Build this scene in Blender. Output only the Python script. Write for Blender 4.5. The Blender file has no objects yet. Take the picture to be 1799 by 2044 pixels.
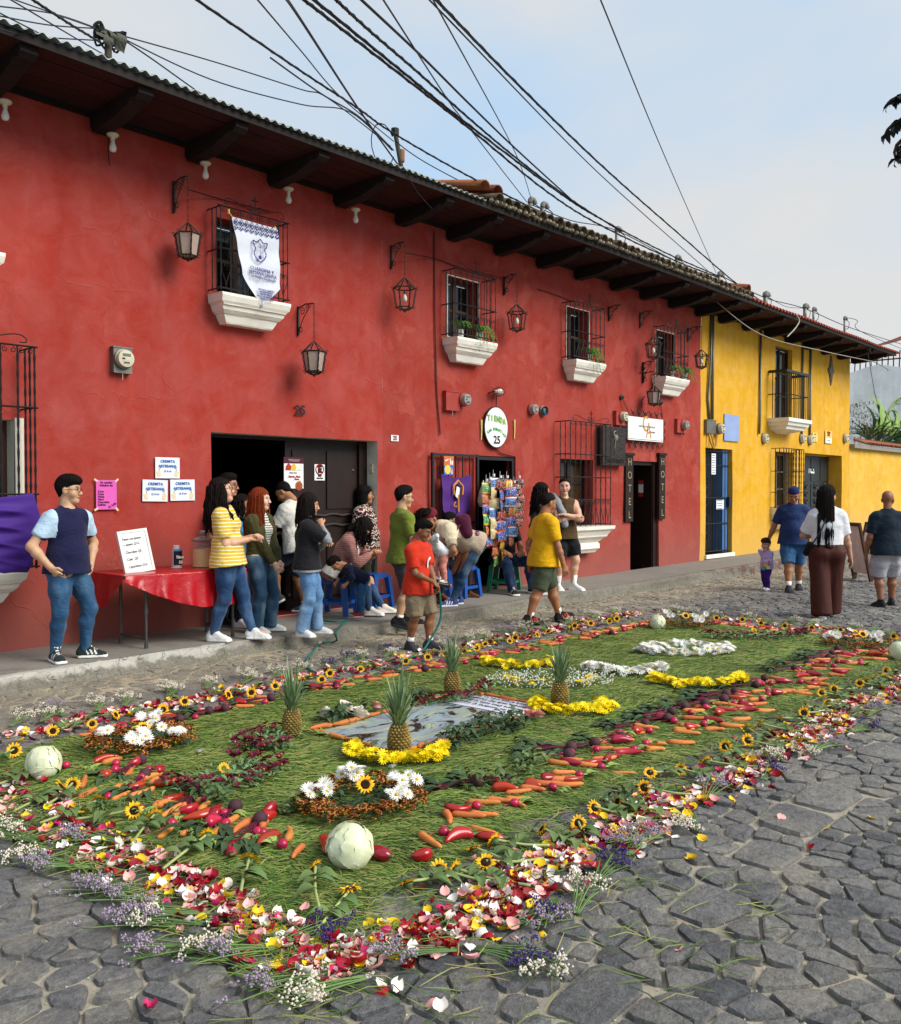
import bpy,math,random
import numpy as np
from mathutils import Vector,Matrix
random.seed(7)
rng = np.random.default_rng(11)
SC = bpy.context.scene
COL = SC.collection
R_ = math.radians
# ------------------------------------------------------------------ camera
CAM_H = 1.65
PHI = R_(41.95)
PITCH = math.atan(42/1820.0)
cd = bpy.data.cameras.new('camera')
cam = bpy.data.objects.new('camera',cd)
COL.objects.link(cam)
cam.location = (0,0,CAM_H)
cam.rotation_euler = (math.pi/2 - PITCH,0,PHI - math.pi/2)
cd.sensor_fit = 'HORIZONTAL'
cd.sensor_width = 36.0
cd.lens = 36.0*1820/1799
cd.clip_start = 0.05
cd.clip_end = 2000
SC.camera = cam
# ------------------------------------------------------------------ light
SC.view_settings.view_transform = 'Standard'
SC.view_settings.look = 'None'
SC.view_settings.exposure = 1.55
SC.view_settings.gamma = 1.0
SC.view_settings.use_curve_mapping = False
SUN_EL,SUN_AZ = R_(38),math.atan2(-0.80,0.30)
world = bpy.data.worlds.new("World")
SC.world = world
world.use_nodes = True
nt = world.node_tree
nt.nodes.clear()
wo = nt.nodes.new('ShaderNodeOutputWorld')
bg = nt.nodes.new('ShaderNodeBackground')
sky = nt.nodes.new('ShaderNodeTexSky')
sky.sky_type = 'NISHITA'
sky.sun_disc = False
sky.sun_elevation = SUN_EL
sky.sun_rotation = math.pi/2 - SUN_AZ
sky.altitude = 1500
sky.air_density = 1.0
sky.dust_density = 1.5
sky.ozone_density = 1.5
tc = nt.nodes.new('ShaderNodeTexCoord')
mp = nt.nodes.new('ShaderNodeMapping')
mp.inputs['Scale'].default_value = (1.0,1.0,2.6)
mp.inputs['Location'].default_value = (2.15,0.2,0.55)
nz = nt.nodes.new('ShaderNodeTexNoise')
nz.inputs['Scale'].default_value = 1.25
nz.inputs['Detail'].default_value = 4
nz.inputs['Roughness'].default_value = 0.5
nz.inputs['Distortion'].default_value = 0.35
cr = nt.nodes.new('ShaderNodeValToRGB')
cr.color_ramp.interpolation = 'EASE'
cr.color_ramp.elements[0].position = 0.34
cr.color_ramp.elements[0].color = (0.9,0.9,0.9,1)
cr.color_ramp.elements[1].position = 0.66
cr.color_ramp.elements[1].color = (0.97,0.97,0.97,1)
mx = nt.nodes.new('ShaderNodeMix')
mx.data_type = 'RGBA'
cl_ = nt.nodes.new('ShaderNodeValToRGB')
cl_.color_ramp.elements[0].position = 0.37
cl_.color_ramp.elements[0].color = (0.46,0.66,0.88,1)
cl_.color_ramp.elements[1].position = 0.60
cl_.color_ramp.elements[1].color = (0.70,0.705,0.70,1)
sc_ = nt.nodes.new('ShaderNodeVectorMath')
sc_.operation = 'SCALE'
sc_.inputs['Scale'].default_value = 5.6
L = nt.links.new
L(tc.outputs['Generated'],mp.inputs['Vector'])
L(mp.outputs['Vector'],nz.inputs['Vector'])
L(nz.outputs['Fac'],cr.inputs['Fac'])
L(nz.outputs['Fac'],cl_.inputs['Fac'])
L(cl_.outputs['Color'],sc_.inputs[0])
L(sc_.outputs[0],mx.inputs['B'])
L(cr.outputs['Color'],mx.inputs['Factor'])
L(sky.outputs['Color'],mx.inputs['A'])
L(mx.outputs['Result'],bg.inputs['Color'])
bg.inputs['Strength'].default_value = 0.066
L(bg.outputs['Background'],wo.inputs['Surface'])
sd = bpy.data.lights.new('sun','SUN')
sd.energy = 1.5
sd.angle = R_(36)
sd.color = (1.0,0.95,0.88)
sun = bpy.data.objects.new('sun',sd)
COL.objects.link(sun)
sdir = Vector((math.cos(SUN_EL)*math.cos(SUN_AZ),math.cos(SUN_EL)*math.sin(SUN_AZ),math.sin(SUN_EL)))
sun.rotation_euler = sdir.to_track_quat('Z','Y').to_euler()
sun.location = (5,-20,30)
SC.cycles.max_bounces = 5
SC.cycles.diffuse_bounces = 3
SC.cycles.glossy_bounces = 2
SC.cycles.transmission_bounces = 4
SC.cycles.transparent_max_bounces = 6
SC.cycles.use_denoising = True
# ------------------------------------------------------------------ surveying: where a line of sight meets a wall or the ground
DW = 8.82
_f = np.array([math.cos(PHI)*math.cos(PITCH),math.sin(PHI)*math.cos(PITCH),-math.sin(PITCH)])
_r = np.array([math.sin(PHI),-math.cos(PHI),0.0])
_u = np.cross(_r,_f)
_o = np.array([0,0,CAM_H])
def _ray(px,py): return _f + _r*(px - 899.5)/1820 - _u*(py - 1022)/1820
def W(px,py,out=0.0):
 d = _ray(px,py);t = (DW - out)/d[1]
 p = _o + d*t
 return float(p[0]),float(p[2])
def G(px,py,z=0.0):
 d = _ray(px,py);t = (z - CAM_H)/d[2]
 p = _o + d*t
 return float(p[0]),float(p[1])
def ZAT(py,x,y,px=None):
 """height of a point above (x, y) seen at image row py"""
 q = np.array([x,y,0.0]) - _o
 # solve for z: row of (x,y,z)
 k = (1022 - py)/1820.0
 a = q @ _u;b = q @ _f
 # (a + z*u2) = k*(b + z*f2)
 return float((k*b - a)/(_u[2] - k*_f[2]))
# ------------------------------------------------------------------ materials
MATS = {}
def rgb(h):
 h = h.lstrip('#')
 c = [int(h[i:i + 2],16)/255 for i in (0,2,4)]
 return tuple(x/12.92 if x <= 0.04045 else ((x + 0.055)/1.055) ** 2.4 for x in c) + (1,)
class NT:
 """small node-tree writer"""
 def __init__(s,name):
  s.m = bpy.data.materials.new(name);s.m.use_nodes = True
  s.t = s.m.node_tree;s.p = s.t.nodes['Principled BSDF']
 def n(s,typ,**kw):
  x = s.t.nodes.new(typ)
  for k,v in kw.items():
   if k in x.inputs: x.inputs[k].default_value = v
   else: setattr(x,k,v)
  return x
 def l(s,a,b): s.t.links.new(a,b)
 def coord(s,scale=(1,1,1),what='Object',rot=(0,0,0)):
  c = s.n('ShaderNodeTexCoord');m = s.n('ShaderNodeMapping')
  m.inputs['Scale'].default_value = scale
  m.inputs['Rotation'].default_value = rot
  s.l(c.outputs[what],m.inputs['Vector'])
  return m.outputs['Vector']
 def noise(s,vec,scale,detail=4,rough=0.55,dist=0.0):
  x = s.n('ShaderNodeTexNoise');x.inputs['Scale'].default_value = scale
  x.inputs['Detail'].default_value = detail;x.inputs['Roughness'].default_value = rough
  x.inputs['Distortion'].default_value = dist
  if vec is not None: s.l(vec,x.inputs['Vector'])
  return x.outputs['Fac']
 def ramp(s,fac,stops,mode='LINEAR'):
  x = s.n('ShaderNodeValToRGB');e = x.color_ramp.elements;x.color_ramp.interpolation = mode
  while len(e) < len(stops): e.new(0.5)
  for k,(p,c) in zip(e,stops):
   k.position = p;k.color = c if len(c) == 4 else tuple(c) + (1,)
  s.l(fac,x.inputs['Fac'])
  return x.outputs['Color']
 def mix(s,fac,a,b,blend='MIX'):
  x = s.n('ShaderNodeMix');x.data_type = 'RGBA';x.blend_type = blend
  for v,k in ((fac,'Factor'),(a,'A'),(b,'B')):
   if isinstance(v,(int,float)): x.inputs[k].default_value = v
   elif isinstance(v,tuple): x.inputs[k].default_value = v if len(v) == 4 else v + (1,)
   else: s.l(v,x.inputs[k])
  return x.outputs['Result']
 def math(s,op,a,b=0.0,clamp=False):
  x = s.n('ShaderNodeMath');x.operation = op;x.use_clamp = clamp
  for i,v in enumerate((a,b)):
   if isinstance(v,(int,float)): x.inputs[i].default_value = v
   else: s.l(v,x.inputs[i])
  return x.outputs[0]
 def hsv(s,col,h=0.5,sa=1.0,v=1.0):
  x = s.n('ShaderNodeHueSaturation')
  for k,q in (('Hue',h),('Saturation',sa),('Value',v)):
   if isinstance(q,(int,float)): x.inputs[k].default_value = q
   else: s.l(q,x.inputs[k])
  if isinstance(col,tuple): x.inputs['Color'].default_value = col
  else: s.l(col,x.inputs['Color'])
  return x.outputs['Color']
 def bump(s,h,strength=0.3,dist=0.01,prev=None):
  x = s.n('ShaderNodeBump');x.inputs['Strength'].default_value = strength
  x.inputs['Distance'].default_value = dist
  s.l(h,x.inputs['Height'])
  if prev is not None: s.l(prev,x.inputs['Normal'])
  return x.outputs['Normal']
 def maprange(s,v,a,b,c=0.0,d=1.0):
  x = s.n('ShaderNodeMapRange')
  x.inputs[1].default_value,x.inputs[2].default_value = a,b
  x.inputs[3].default_value,x.inputs[4].default_value = c,d
  s.l(v,x.inputs[0]);return x.outputs[0]
 def done(s,col=None,normal=None,rough=0.7,spec=0.3,metal=0.0,**kw):
  p = s.p
  if col is not None:
   if isinstance(col,tuple): p.inputs['Base Color'].default_value = col
   else: s.l(col,p.inputs['Base Color'])
  if normal is not None: s.l(normal,p.inputs['Normal'])
  if isinstance(rough,(int,float)): p.inputs['Roughness'].default_value = rough
  else: s.l(rough,p.inputs['Roughness'])
  p.inputs['Specular IOR Level'].default_value = spec
  p.inputs['Metallic'].default_value = metal
  for k,v in kw.items():
   k = k.replace('_',' ')
   if isinstance(v,(int,float,tuple)): p.inputs[k].default_value = v
   else: s.l(v,p.inputs[k])
  MATS[s.m.name] = s.m
  return s.m
def M(name,col,rough=0.7,var=0.18,scale=6,bump=0.15,bscale=70,bdist=0.004,spec=0.3,metal=0.0,rnd=0.0,hue=0.0,isl=0.0,stretch=(1,1,1),**kw):
 """a plain painted / grown / woven surface: base colour with mottling, fine relief, and a little difference from piece to piece"""
 if name in MATS: return MATS[name]
 t = NT(name)
 c = rgb(col) if isinstance(col,str) else tuple(col) + ((1,) if len(col) == 3 else ())
 v = t.coord(stretch)
 f = t.noise(v,scale,5)
 val = t.maprange(f,0.25,0.75,1 - var,1 + var)
 if rnd or isl:
  if rnd:
   oi = t.n('ShaderNodeObjectInfo').outputs['Random']
   val = t.math('MULTIPLY',val,t.maprange(oi,0,1,1 - rnd,1 + rnd))
  if isl:
   gi = t.n('ShaderNodeNewGeometry').outputs['Random Per Island']
   val = t.math('MULTIPLY',val,t.maprange(gi,0,1,1 - isl,1 + isl))
 h = 0.5
 if hue:
  src = t.n('ShaderNodeNewGeometry').outputs['Random Per Island'] if isl else t.n('ShaderNodeObjectInfo').outputs['Random']
  src = t.math('FRACT',t.math('MULTIPLY',src,7.31))
  h = t.maprange(src,0,1,0.5 - hue,0.5 + hue)
 col_ = t.hsv(c,h,1.0,val)
 nrm = None
 if bump:
  nrm = t.bump(t.noise(v,bscale,4,0.6),bump,bdist)
 return t.done(col_,nrm,rough,spec,metal,**kw)
# ------------------------------------------------------------------ meshes
class MB:
 def __init__(s): s.v = [];s.f = [];s.mi = [];s.cur = 0
 def add(s,verts,faces,T=None):
  o = len(s.v)
  if T is not None: verts = [T @ Vector(p) for p in verts]
  s.v.extend([tuple(p) for p in verts]);s.f.extend([tuple(i + o for i in f) for f in faces])
  s.mi.extend([s.cur]*len(faces));return s
 def box(s,a,b,T=None):
  (x0,y0,z0),(x1,y1,z1) = a,b
  x0,x1 = min(x0,x1),max(x0,x1);y0,y1 = min(y0,y1),max(y0,y1);z0,z1 = min(z0,z1),max(z0,z1)
  return s.add([(x0,y0,z0),(x1,y0,z0),(x1,y1,z0),(x0,y1,z0),(x0,y0,z1),(x1,y0,z1),(x1,y1,z1),(x0,y1,z1)],
      [(0,3,2,1),(4,5,6,7),(0,1,5,4),(1,2,6,5),(2,3,7,6),(3,0,4,7)],T)
 def tube(s,pts,r,n=6,cap=True,T=None,flat=1.0):
  """a swept round bar; r one radius or one per point"""
  P = [Vector(p) for p in pts]
  m = len(P);rr = r if isinstance(r,(list,tuple,np.ndarray)) else [r]*m
  vs,fs = [],[]
  t0 = (P[1] - P[0]).normalized()
  up = Vector((0,0,1)) if abs(t0.z) < 0.9 else Vector((0,1,0))
  a = t0.cross(up).normalized()
  for i in range(m):
   t = (P[min(i + 1,m - 1)] - P[max(i - 1,0)])
   t = t.normalized() if t.length > 1e-9 else t0
   a = (a - t*a.dot(t))
   a = a.normalized() if a.length > 1e-6 else t.orthogonal().normalized()
   b = t.cross(a)
   for k in range(n):
    w = 2*math.pi*k/n
    vs.append(P[i] + (a*math.cos(w) + b*math.sin(w)*flat)*rr[i])
  for i in range(m - 1):
   for k in range(n):
    fs.append((i*n + k,i*n + (k + 1) % n,(i + 1)*n + (k + 1) % n,(i + 1)*n + k))
  if cap:
   fs.append(tuple(range(n - 1,-1,-1)));fs.append(tuple((m - 1)*n + k for k in range(n)))
  return s.add(vs,fs,T)
 def lathe(s,prof,n=16,T=None,cap=True):
  vs,fs = [],[]
  for r,z in prof:
   for k in range(n):
    w = 2*math.pi*k/n
    vs.append((r*math.cos(w),r*math.sin(w),z))
  for i in range(len(prof) - 1):
   for k in range(n):
    fs.append((i*n + k,i*n + (k + 1) % n,(i + 1)*n + (k + 1) % n,(i + 1)*n + k))
  if cap:
   fs.append(tuple(range(n - 1,-1,-1)));fs.append(tuple((len(prof) - 1)*n + k for k in range(n)))
  return s.add(vs,fs,T)
 def prism(s,poly,y0,y1,T=None):
  """polygon in x,z swept from y0 to y1"""
  n = len(poly)
  vs = [(x,y0,z) for x,z in poly] + [(x,y1,z) for x,z in poly]
  fs = [tuple(range(n)),tuple(range(2*n - 1,n - 1,-1))]
  fs += [(i,i + n,(i + 1) % n + n,(i + 1) % n) for i in range(n)]
  return s.add(vs,fs,T)
 def grid(s,fn,nu,nv,T=None):
  vs = [fn(i/nu,j/nv) for j in range(nv + 1) for i in range(nu + 1)]
  fs = [(j*(nu + 1) + i,j*(nu + 1) + i + 1,(j + 1)*(nu + 1) + i + 1,(j + 1)*(nu + 1) + i) for j in range(nv) for i in range(nu)]
  return s.add(vs,fs,T)
 def mesh(s,name,mats,smooth=False):
  me = bpy.data.meshes.new(name)
  me.from_pydata(s.v,[],s.f)
  for m in (mats if isinstance(mats,(list,tuple)) else [mats]): me.materials.append(m)
  if any(s.mi): me.polygons.foreach_set('material_index',s.mi)
  if smooth: me.polygons.foreach_set('use_smooth',[True]*len(me.polygons))
  me.update()
  return me
 def build(s,name,mats,parent=None,smooth=False,loc=None,angle=None):
  me = s.mesh(name,mats,smooth)
  if angle is not None and smooth:
   try: me.set_sharp_from_angle(angle=R_(angle))
   except Exception: pass
  return link(name,me,parent,loc)
def link(name,me,parent=None,loc=None,rotz=None):
 o = bpy.data.objects.new(name,me);COL.objects.link(o)
 if parent is not None: o.parent = parent
 if loc is not None: o.location = loc
 if rotz is not None: o.rotation_euler = (0,0,rotz)
 return o
def tag(o,label=None,cat=None,group=None,kind=None):
 if label: o['label'] = label
 if cat: o['category'] = cat
 if group: o['group'] = group
 if kind: o['kind'] = kind
 return o
def thing(name,label,cat,loc=(0,0,0),rotz=0.0,group=None):
 o = bpy.data.objects.new(name,None);COL.objects.link(o)
 o.empty_display_size = 0.1
 o.location = loc;o.rotation_euler = (0,0,rotz)
 return tag(o,label,cat,group)
KIDS = {}
def dup(root,loc=None,rot=None,scale=None,label=None,group=None):
 """a copy of a thing with copies of its parts and their sub-parts (mesh data shared)"""
 def kids(o):
  k = KIDS.get(o.name)
  if k is None: k = KIDS[o.name] = list(o.children)
  return k
 r = root.copy();COL.objects.link(r)
 if loc is not None: r.location = loc
 if rot is not None: r.rotation_euler = rot if isinstance(rot,(tuple,list,Vector)) else (0,0,rot)
 if scale is not None: r.scale = (scale,)*3 if isinstance(scale,(int,float)) else scale
 if label: r['label'] = label
 if group: r['group'] = group
 for ch in kids(root):
  c = ch.copy();COL.objects.link(c);c.parent = r
  for g in kids(ch):
   d = g.copy();COL.objects.link(d);d.parent = c
 return r
def text_mesh(body,size=0.1,mat=None,extrude=0.0015,align='CENTER',shear=0.0,bold=0.0,spacing=1.0,line=1.0):
 cu = bpy.data.curves.new('lettering','FONT')
 cu.body = body;cu.size = size;cu.extrude = extrude;cu.align_x = align;cu.align_y = 'CENTER'
 cu.shear = shear;cu.offset = bold;cu.space_character = spacing;cu.space_line = line
 cu.resolution_u = 3
 ob = bpy.data.objects.new('lettering',cu);COL.objects.link(ob)
 dg = bpy.context.evaluated_depsgraph_get()
 me = bpy.data.meshes.new_from_object(ob.evaluated_get(dg))
 bpy.data.objects.remove(ob);bpy.data.curves.remove(cu)
 me.materials.clear();me.materials.append(mat)
 return me
def lettering(body,parent,x,z,size,mat,y=-0.004,name='lettering',rot=0.0,sx=1.0,**kw):
 """flat letters on a board that faces the street (-Y)"""
 me = text_mesh(body,size,mat,**kw)
 o = link(name,me,parent)
 o.location = (x,y,z);o.rotation_euler = (math.pi/2,rot,0);o.scale = (sx,1,1)
 return o
def catmull(P,n=6):
 P = [Vector(p) for p in P];out = []
 for i in range(len(P) - 1):
  a,b,c,d = P[max(i - 1,0)],P[i],P[i + 1],P[min(i + 2,len(P) - 1)]
  for k in range(n):
   t = k/n
   out.append(0.5*((2*b) + (c - a)*t + (2*a - 5*b + 4*c - d)*t*t + (3*b - a - 3*c + d)*t ** 3))
 out.append(P[-1]);return out
# ------------------------------------------------------------------ bodies and clothes: signed-distance limbs blended into one skin
def surface_nets(v,org,h):
 """mesh of the zero level of a sampled distance field"""
 s = v < 0
 nx,ny,nz_ = v.shape
 c = np.zeros((nx - 1,ny - 1,nz_ - 1),np.int8)
 for i in (0,1):
  for j in (0,1):
   for k in (0,1):
    c += s[i:nx - 1 + i,j:ny - 1 + j,k:nz_ - 1 + k]
 act = (c > 0) & (c < 8)
 ids = np.argwhere(act)
 if len(ids) == 0: return np.zeros((0,3)),np.zeros((0,4),int)
 idx = np.full(act.shape,-1,np.int64);idx[act] = np.arange(len(ids))
 acc = np.zeros((len(ids),3));cnt = np.zeros(len(ids))
 I,J,K = ids[:,0],ids[:,1],ids[:,2]
 corners = [(a,b,d) for a in (0,1) for b in (0,1) for d in (0,1)]
 cv = {q: v[I + q[0],J + q[1],K + q[2]] for q in corners}
 for q in corners:
  for ax in range(3):
   if q[ax] == 0:
    q2 = list(q);q2[ax] = 1;q2 = tuple(q2)
    a,b = cv[q],cv[q2]
    m = (a < 0) != (b < 0)
    t = np.where(m,a/np.where(m,a - b,1),0)
    p = np.array(q,float)[None,:].repeat(len(ids),0);p[:,ax] += t
    acc[m] += p[m];cnt[m] += 1
 pos = (ids + acc/cnt[:,None])*h + org
 F = []
 for ax in range(3):
  o1,o2 = [(1,2),(2,0),(0,1)][ax]
  sl = [slice(None)]*3;sl2 = [slice(None)]*3
  sl[ax] = slice(0,-1);sl2[ax] = slice(1,None)
  a,b = s[tuple(sl)],s[tuple(sl2)]
  e = np.argwhere(a != b)
  if len(e) == 0: continue
  ok = (e[:,o1] > 0) & (e[:,o2] > 0) & (e[:,o1] < v.shape[o1] - 1) & (e[:,o2] < v.shape[o2] - 1)
  e = e[ok]
  inside = a[tuple(e.T)]
  def cell(d1,d2):
   q = e.copy();q[:,o1] -= d1;q[:,o2] -= d2
   return idx[tuple(q.T)]
  q = np.stack([cell(1,1),cell(0,1),cell(0,0),cell(1,0)],1)
  q[~inside] = q[~inside][:,::-1]
  F.append(q)
 F = np.concatenate(F)
 return pos,F[(F >= 0).all(1)]
def nrm3(a):
 a = np.asarray(a,float);return a/(np.linalg.norm(a) + 1e-12)
class SDF:
 """round or oval tapered limbs, smoothly joined; subtractions and clipping after that"""
 def __init__(s): s.p = [];s.sub = [];s.clip = [];s.stage = None
 def limb(s,a,b,ra,rb,side=None,k=0.03,cap=1.0):
  """ra, rb: radius, or (half width, half depth) with the width along side"""
  wa,da = ra if isinstance(ra,(tuple,list)) else (ra,ra)
  wb,db = rb if isinstance(rb,(tuple,list)) else (rb,rb)
  if cap != 1.0 and side is None:
   d = np.asarray(b,float) - np.asarray(a,float);side = np.cross(d,(1.0,0,0)) if abs(d[0]) < 0.8*np.linalg.norm(d) else np.cross(d,(0,1.0,0))
  s.p.append((np.asarray(a,float),np.asarray(b,float),wa,da,wb,db,None if side is None else nrm3(side),cap,k));return s
 def ball(s,c,r,k=0.03):
  c = np.asarray(c,float);return s.limb(c,c + np.array([0,0,1e-4]),r,r,None,k)
 def ell(s,c,r,axes=None,k=0.03,sub=False):
  A = np.eye(3) if axes is None else np.asarray(axes,float)
  (s.sub if sub else s.p).append(('e',np.asarray(c,float),np.asarray(r,float),A,k));return s
 def cut_here(s,point,normal):
  """cuts what has been added so far; limbs added later are left whole"""
  s.stage = (len(s.p),np.asarray(point,float),nrm3(normal));return s
 def plane(s,point,normal):
  """drops everything on the normal's side"""
  s.clip.append((np.asarray(point,float),nrm3(normal)));return s
 @staticmethod
 def dist(q,X,off):
  if isinstance(q[0],str):
   _,c,r,A,k = q
   Y = (X - c) @ A.T
   r = r + off
   n = np.sqrt(((Y/r) ** 2).sum(-1) + 1e-12);g = np.sqrt(((Y/r ** 2) ** 2).sum(-1) + 1e-12)
   return n*(n - 1)/g
  a,b,wa,da,wb,db,side,cap,k = q
  wa,da,wb,db = wa + off,da + off,wb + off,db + off
  ab = b - a;L2 = ab @ ab + 1e-12
  d = X - a
  t = np.clip((d @ ab)/L2,0,1)
  e = d - t[...,None]*ab
  w = wa + (wb - wa)*t
  if side is None: return np.sqrt((e ** 2).sum(-1) + 1e-12) - w
  dp = da + (db - da)*t
  ax = ab/math.sqrt(L2)
  sd_ = side - ax*(side @ ax);sd_ = nrm3(sd_)
  fw = np.cross(ax,sd_)
  x = e @ sd_;y = e @ fw;z = e @ ax
  m = np.minimum(w,dp)*cap
  n = np.sqrt((x/w) ** 2 + (y/dp) ** 2 + (z/m) ** 2 + 1e-12)
  g = np.sqrt((x/w ** 2) ** 2 + (y/dp ** 2) ** 2 + (z/m ** 2) ** 2 + 1e-12)
  return n*(n - 1)/np.maximum(g,1e-6)
 def mesh(s,h,off=0.0,fold=None):
  lo = np.full(3,1e9);hi = -lo
  B = []
  for q in s.p:
   if isinstance(q[0],str): l,u = q[1] - q[2].max(),q[1] + q[2].max()
   else:
    r = max(q[2:6]);l,u = np.minimum(q[0],q[1]) - r,np.maximum(q[0],q[1]) + r
   pad = off + q[-1]*0.6 + 2.5*h
   B.append((l - pad,u + pad));lo = np.minimum(lo,l - pad);hi = np.maximum(hi,u + pad)
  n = np.ceil((hi - lo)/h).astype(int) + 2
  V = np.full(n,0.5,np.float64)
  def win(l,u):
   i0 = np.maximum(((l - lo)/h).astype(int),0);i1 = np.minimum(((u - lo)/h).astype(int) + 2,n)
   ax = [lo[d] + h*np.arange(i0[d],i1[d]) for d in range(3)]
   return tuple(slice(i0[d],i1[d]) for d in range(3)),np.stack(np.meshgrid(*ax,indexing='ij'),-1)
  for i,(q,(l,u)) in enumerate(zip(s.p,B)):
   if s.stage is not None and i == s.stage[0]:
    _,X = win(lo,hi + 2*h);V = np.maximum(V,((X - s.stage[1]) @ s.stage[2])[:n[0],:n[1],:n[2]])
   sl,X = win(l,u)
   if X.size == 0: continue
   d = s.dist(q,X,off);k = q[-1]
   c = V[sl]
   hh = np.maximum(k - np.abs(c - d),0)/k
   V[sl] = np.minimum(c,d) - hh*hh*k*0.25
  for q in s.sub:
   r = q[2].max() + q[4] + 2*h
   sl,X = win(q[1] - r,q[1] + r)
   if X.size == 0: continue
   d = -s.dist(q,X,0.0);k = q[4]
   c = V[sl]
   hh = np.maximum(k - np.abs(c - d),0)/k
   V[sl] = np.maximum(c,d) + hh*hh*k*0.25
  if fold is not None or s.clip:
   ax = [lo[d] + h*np.arange(n[d]) for d in range(3)]
   near = np.abs(V) < 4*h
   ii = np.argwhere(V < 4*h)
   X = ii*h + lo
   vv = V[tuple(ii.T)]
   if fold is not None: vv = vv + fold(X)
   for pt,nn in s.clip: vv = np.maximum(vv,(X - pt) @ nn)
   V[tuple(ii.T)] = vv
  return surface_nets(V,lo,h)
def np_mesh(name,pos,F,mats,mi=None,smooth=True):
 me = bpy.data.meshes.new(name)
 me.vertices.add(len(pos));me.vertices.foreach_set('co',np.asarray(pos,np.float32).ravel())
 F = np.asarray(F);w = F.shape[1]
 me.loops.add(F.size);me.loops.foreach_set('vertex_index',F.astype(np.int32).ravel())
 me.polygons.add(len(F));me.polygons.foreach_set('loop_start',np.arange(0,F.size,w,dtype=np.int32))
 for m in (mats if isinstance(mats,(list,tuple)) else [mats]): me.materials.append(m)
 if mi is not None: me.polygons.foreach_set('material_index',np.asarray(mi,np.int32))
 if smooth: me.polygons.foreach_set('use_smooth',np.ones(len(F),bool))
 me.update(calc_edges=True);me.validate()
 return me
def folds(amp=0.006,f=(16,16,9),seed=0):
 r = np.random.default_rng(seed);ph = r.uniform(0,6.28,12);q = r.uniform(-1,1,(6,3))
 def fn(X):
  x = X*np.array(f)
  a = x @ q[0]*1.3;b = x @ q[1]*1.3
  u = np.sin(a + 1.6*np.sin(b + ph[0]) + ph[1])
  v = np.sin(x @ q[2]*2.3 + 1.2*np.sin(x @ q[3]*1.7 + ph[2]) + ph[3])
  w = np.sin(x @ q[4]*4.2 + 1.5*u + ph[4])
  return amp*(0.55*(1 - np.abs(u)) + 0.35*(1 - np.abs(v)) + 0.18*w)
 return fn
def rotm(axis,a):
 axis = nrm3(axis);c,s_ = math.cos(a),math.sin(a);x,y,z = axis
 return np.array([[c + x*x*(1 - c),x*y*(1 - c) - z*s_,x*z*(1 - c) + y*s_],[y*x*(1 - c) + z*s_,c + y*y*(1 - c),y*z*(1 - c) - x*s_],[z*x*(1 - c) - y*s_,z*y*(1 - c) + x*s_,c + z*z*(1 - c)]])
def ik(a,b,l1,l2,hint):
 """middle joint of a two-bone limb"""
 a,b = np.asarray(a,float),np.asarray(b,float)
 d = b - a;L_ = np.linalg.norm(d)
 if L_ > (l1 + l2)*0.999: b = a + d/L_*(l1 + l2)*0.999;d = b - a;L_ = np.linalg.norm(d)
 x = (l1*l1 - l2*l2 + L_*L_)/(2*L_)
 y = math.sqrt(max(l1*l1 - x*x,1e-8))
 u = d/L_;hh = np.asarray(hint,float);hh = nrm3(hh - u*(hh @ u))
 return a + u*x + hh*y,b
def skin(c,name):
 t = NT(name)
 v = t.coord()
 f = t.noise(v,14,4)
 col = t.hsv(rgb(c),0.5,1.0,t.maprange(f,0.25,0.75,0.9,1.1))
 p = t.p
 p.inputs['Subsurface Weight'].default_value = 0.12
 p.inputs['Subsurface Radius'].default_value = (0.012,0.004,0.002)
 p.inputs['Subsurface Scale'].default_value = 0.5
 return t.done(col,t.bump(t.noise(v,180,2),0.05,0.002),0.5,0.35)
def hairmat(c,name):
 t = NT(name)
 v = t.coord((60,60,5))
 f = t.noise(v,3,3)
 col = t.hsv(rgb(c),0.5,1.0,t.maprange(f,0.3,0.7,0.4,1.35))
 return t.done(col,t.bump(f,0.8,0.01),0.7,0.12)
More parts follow.
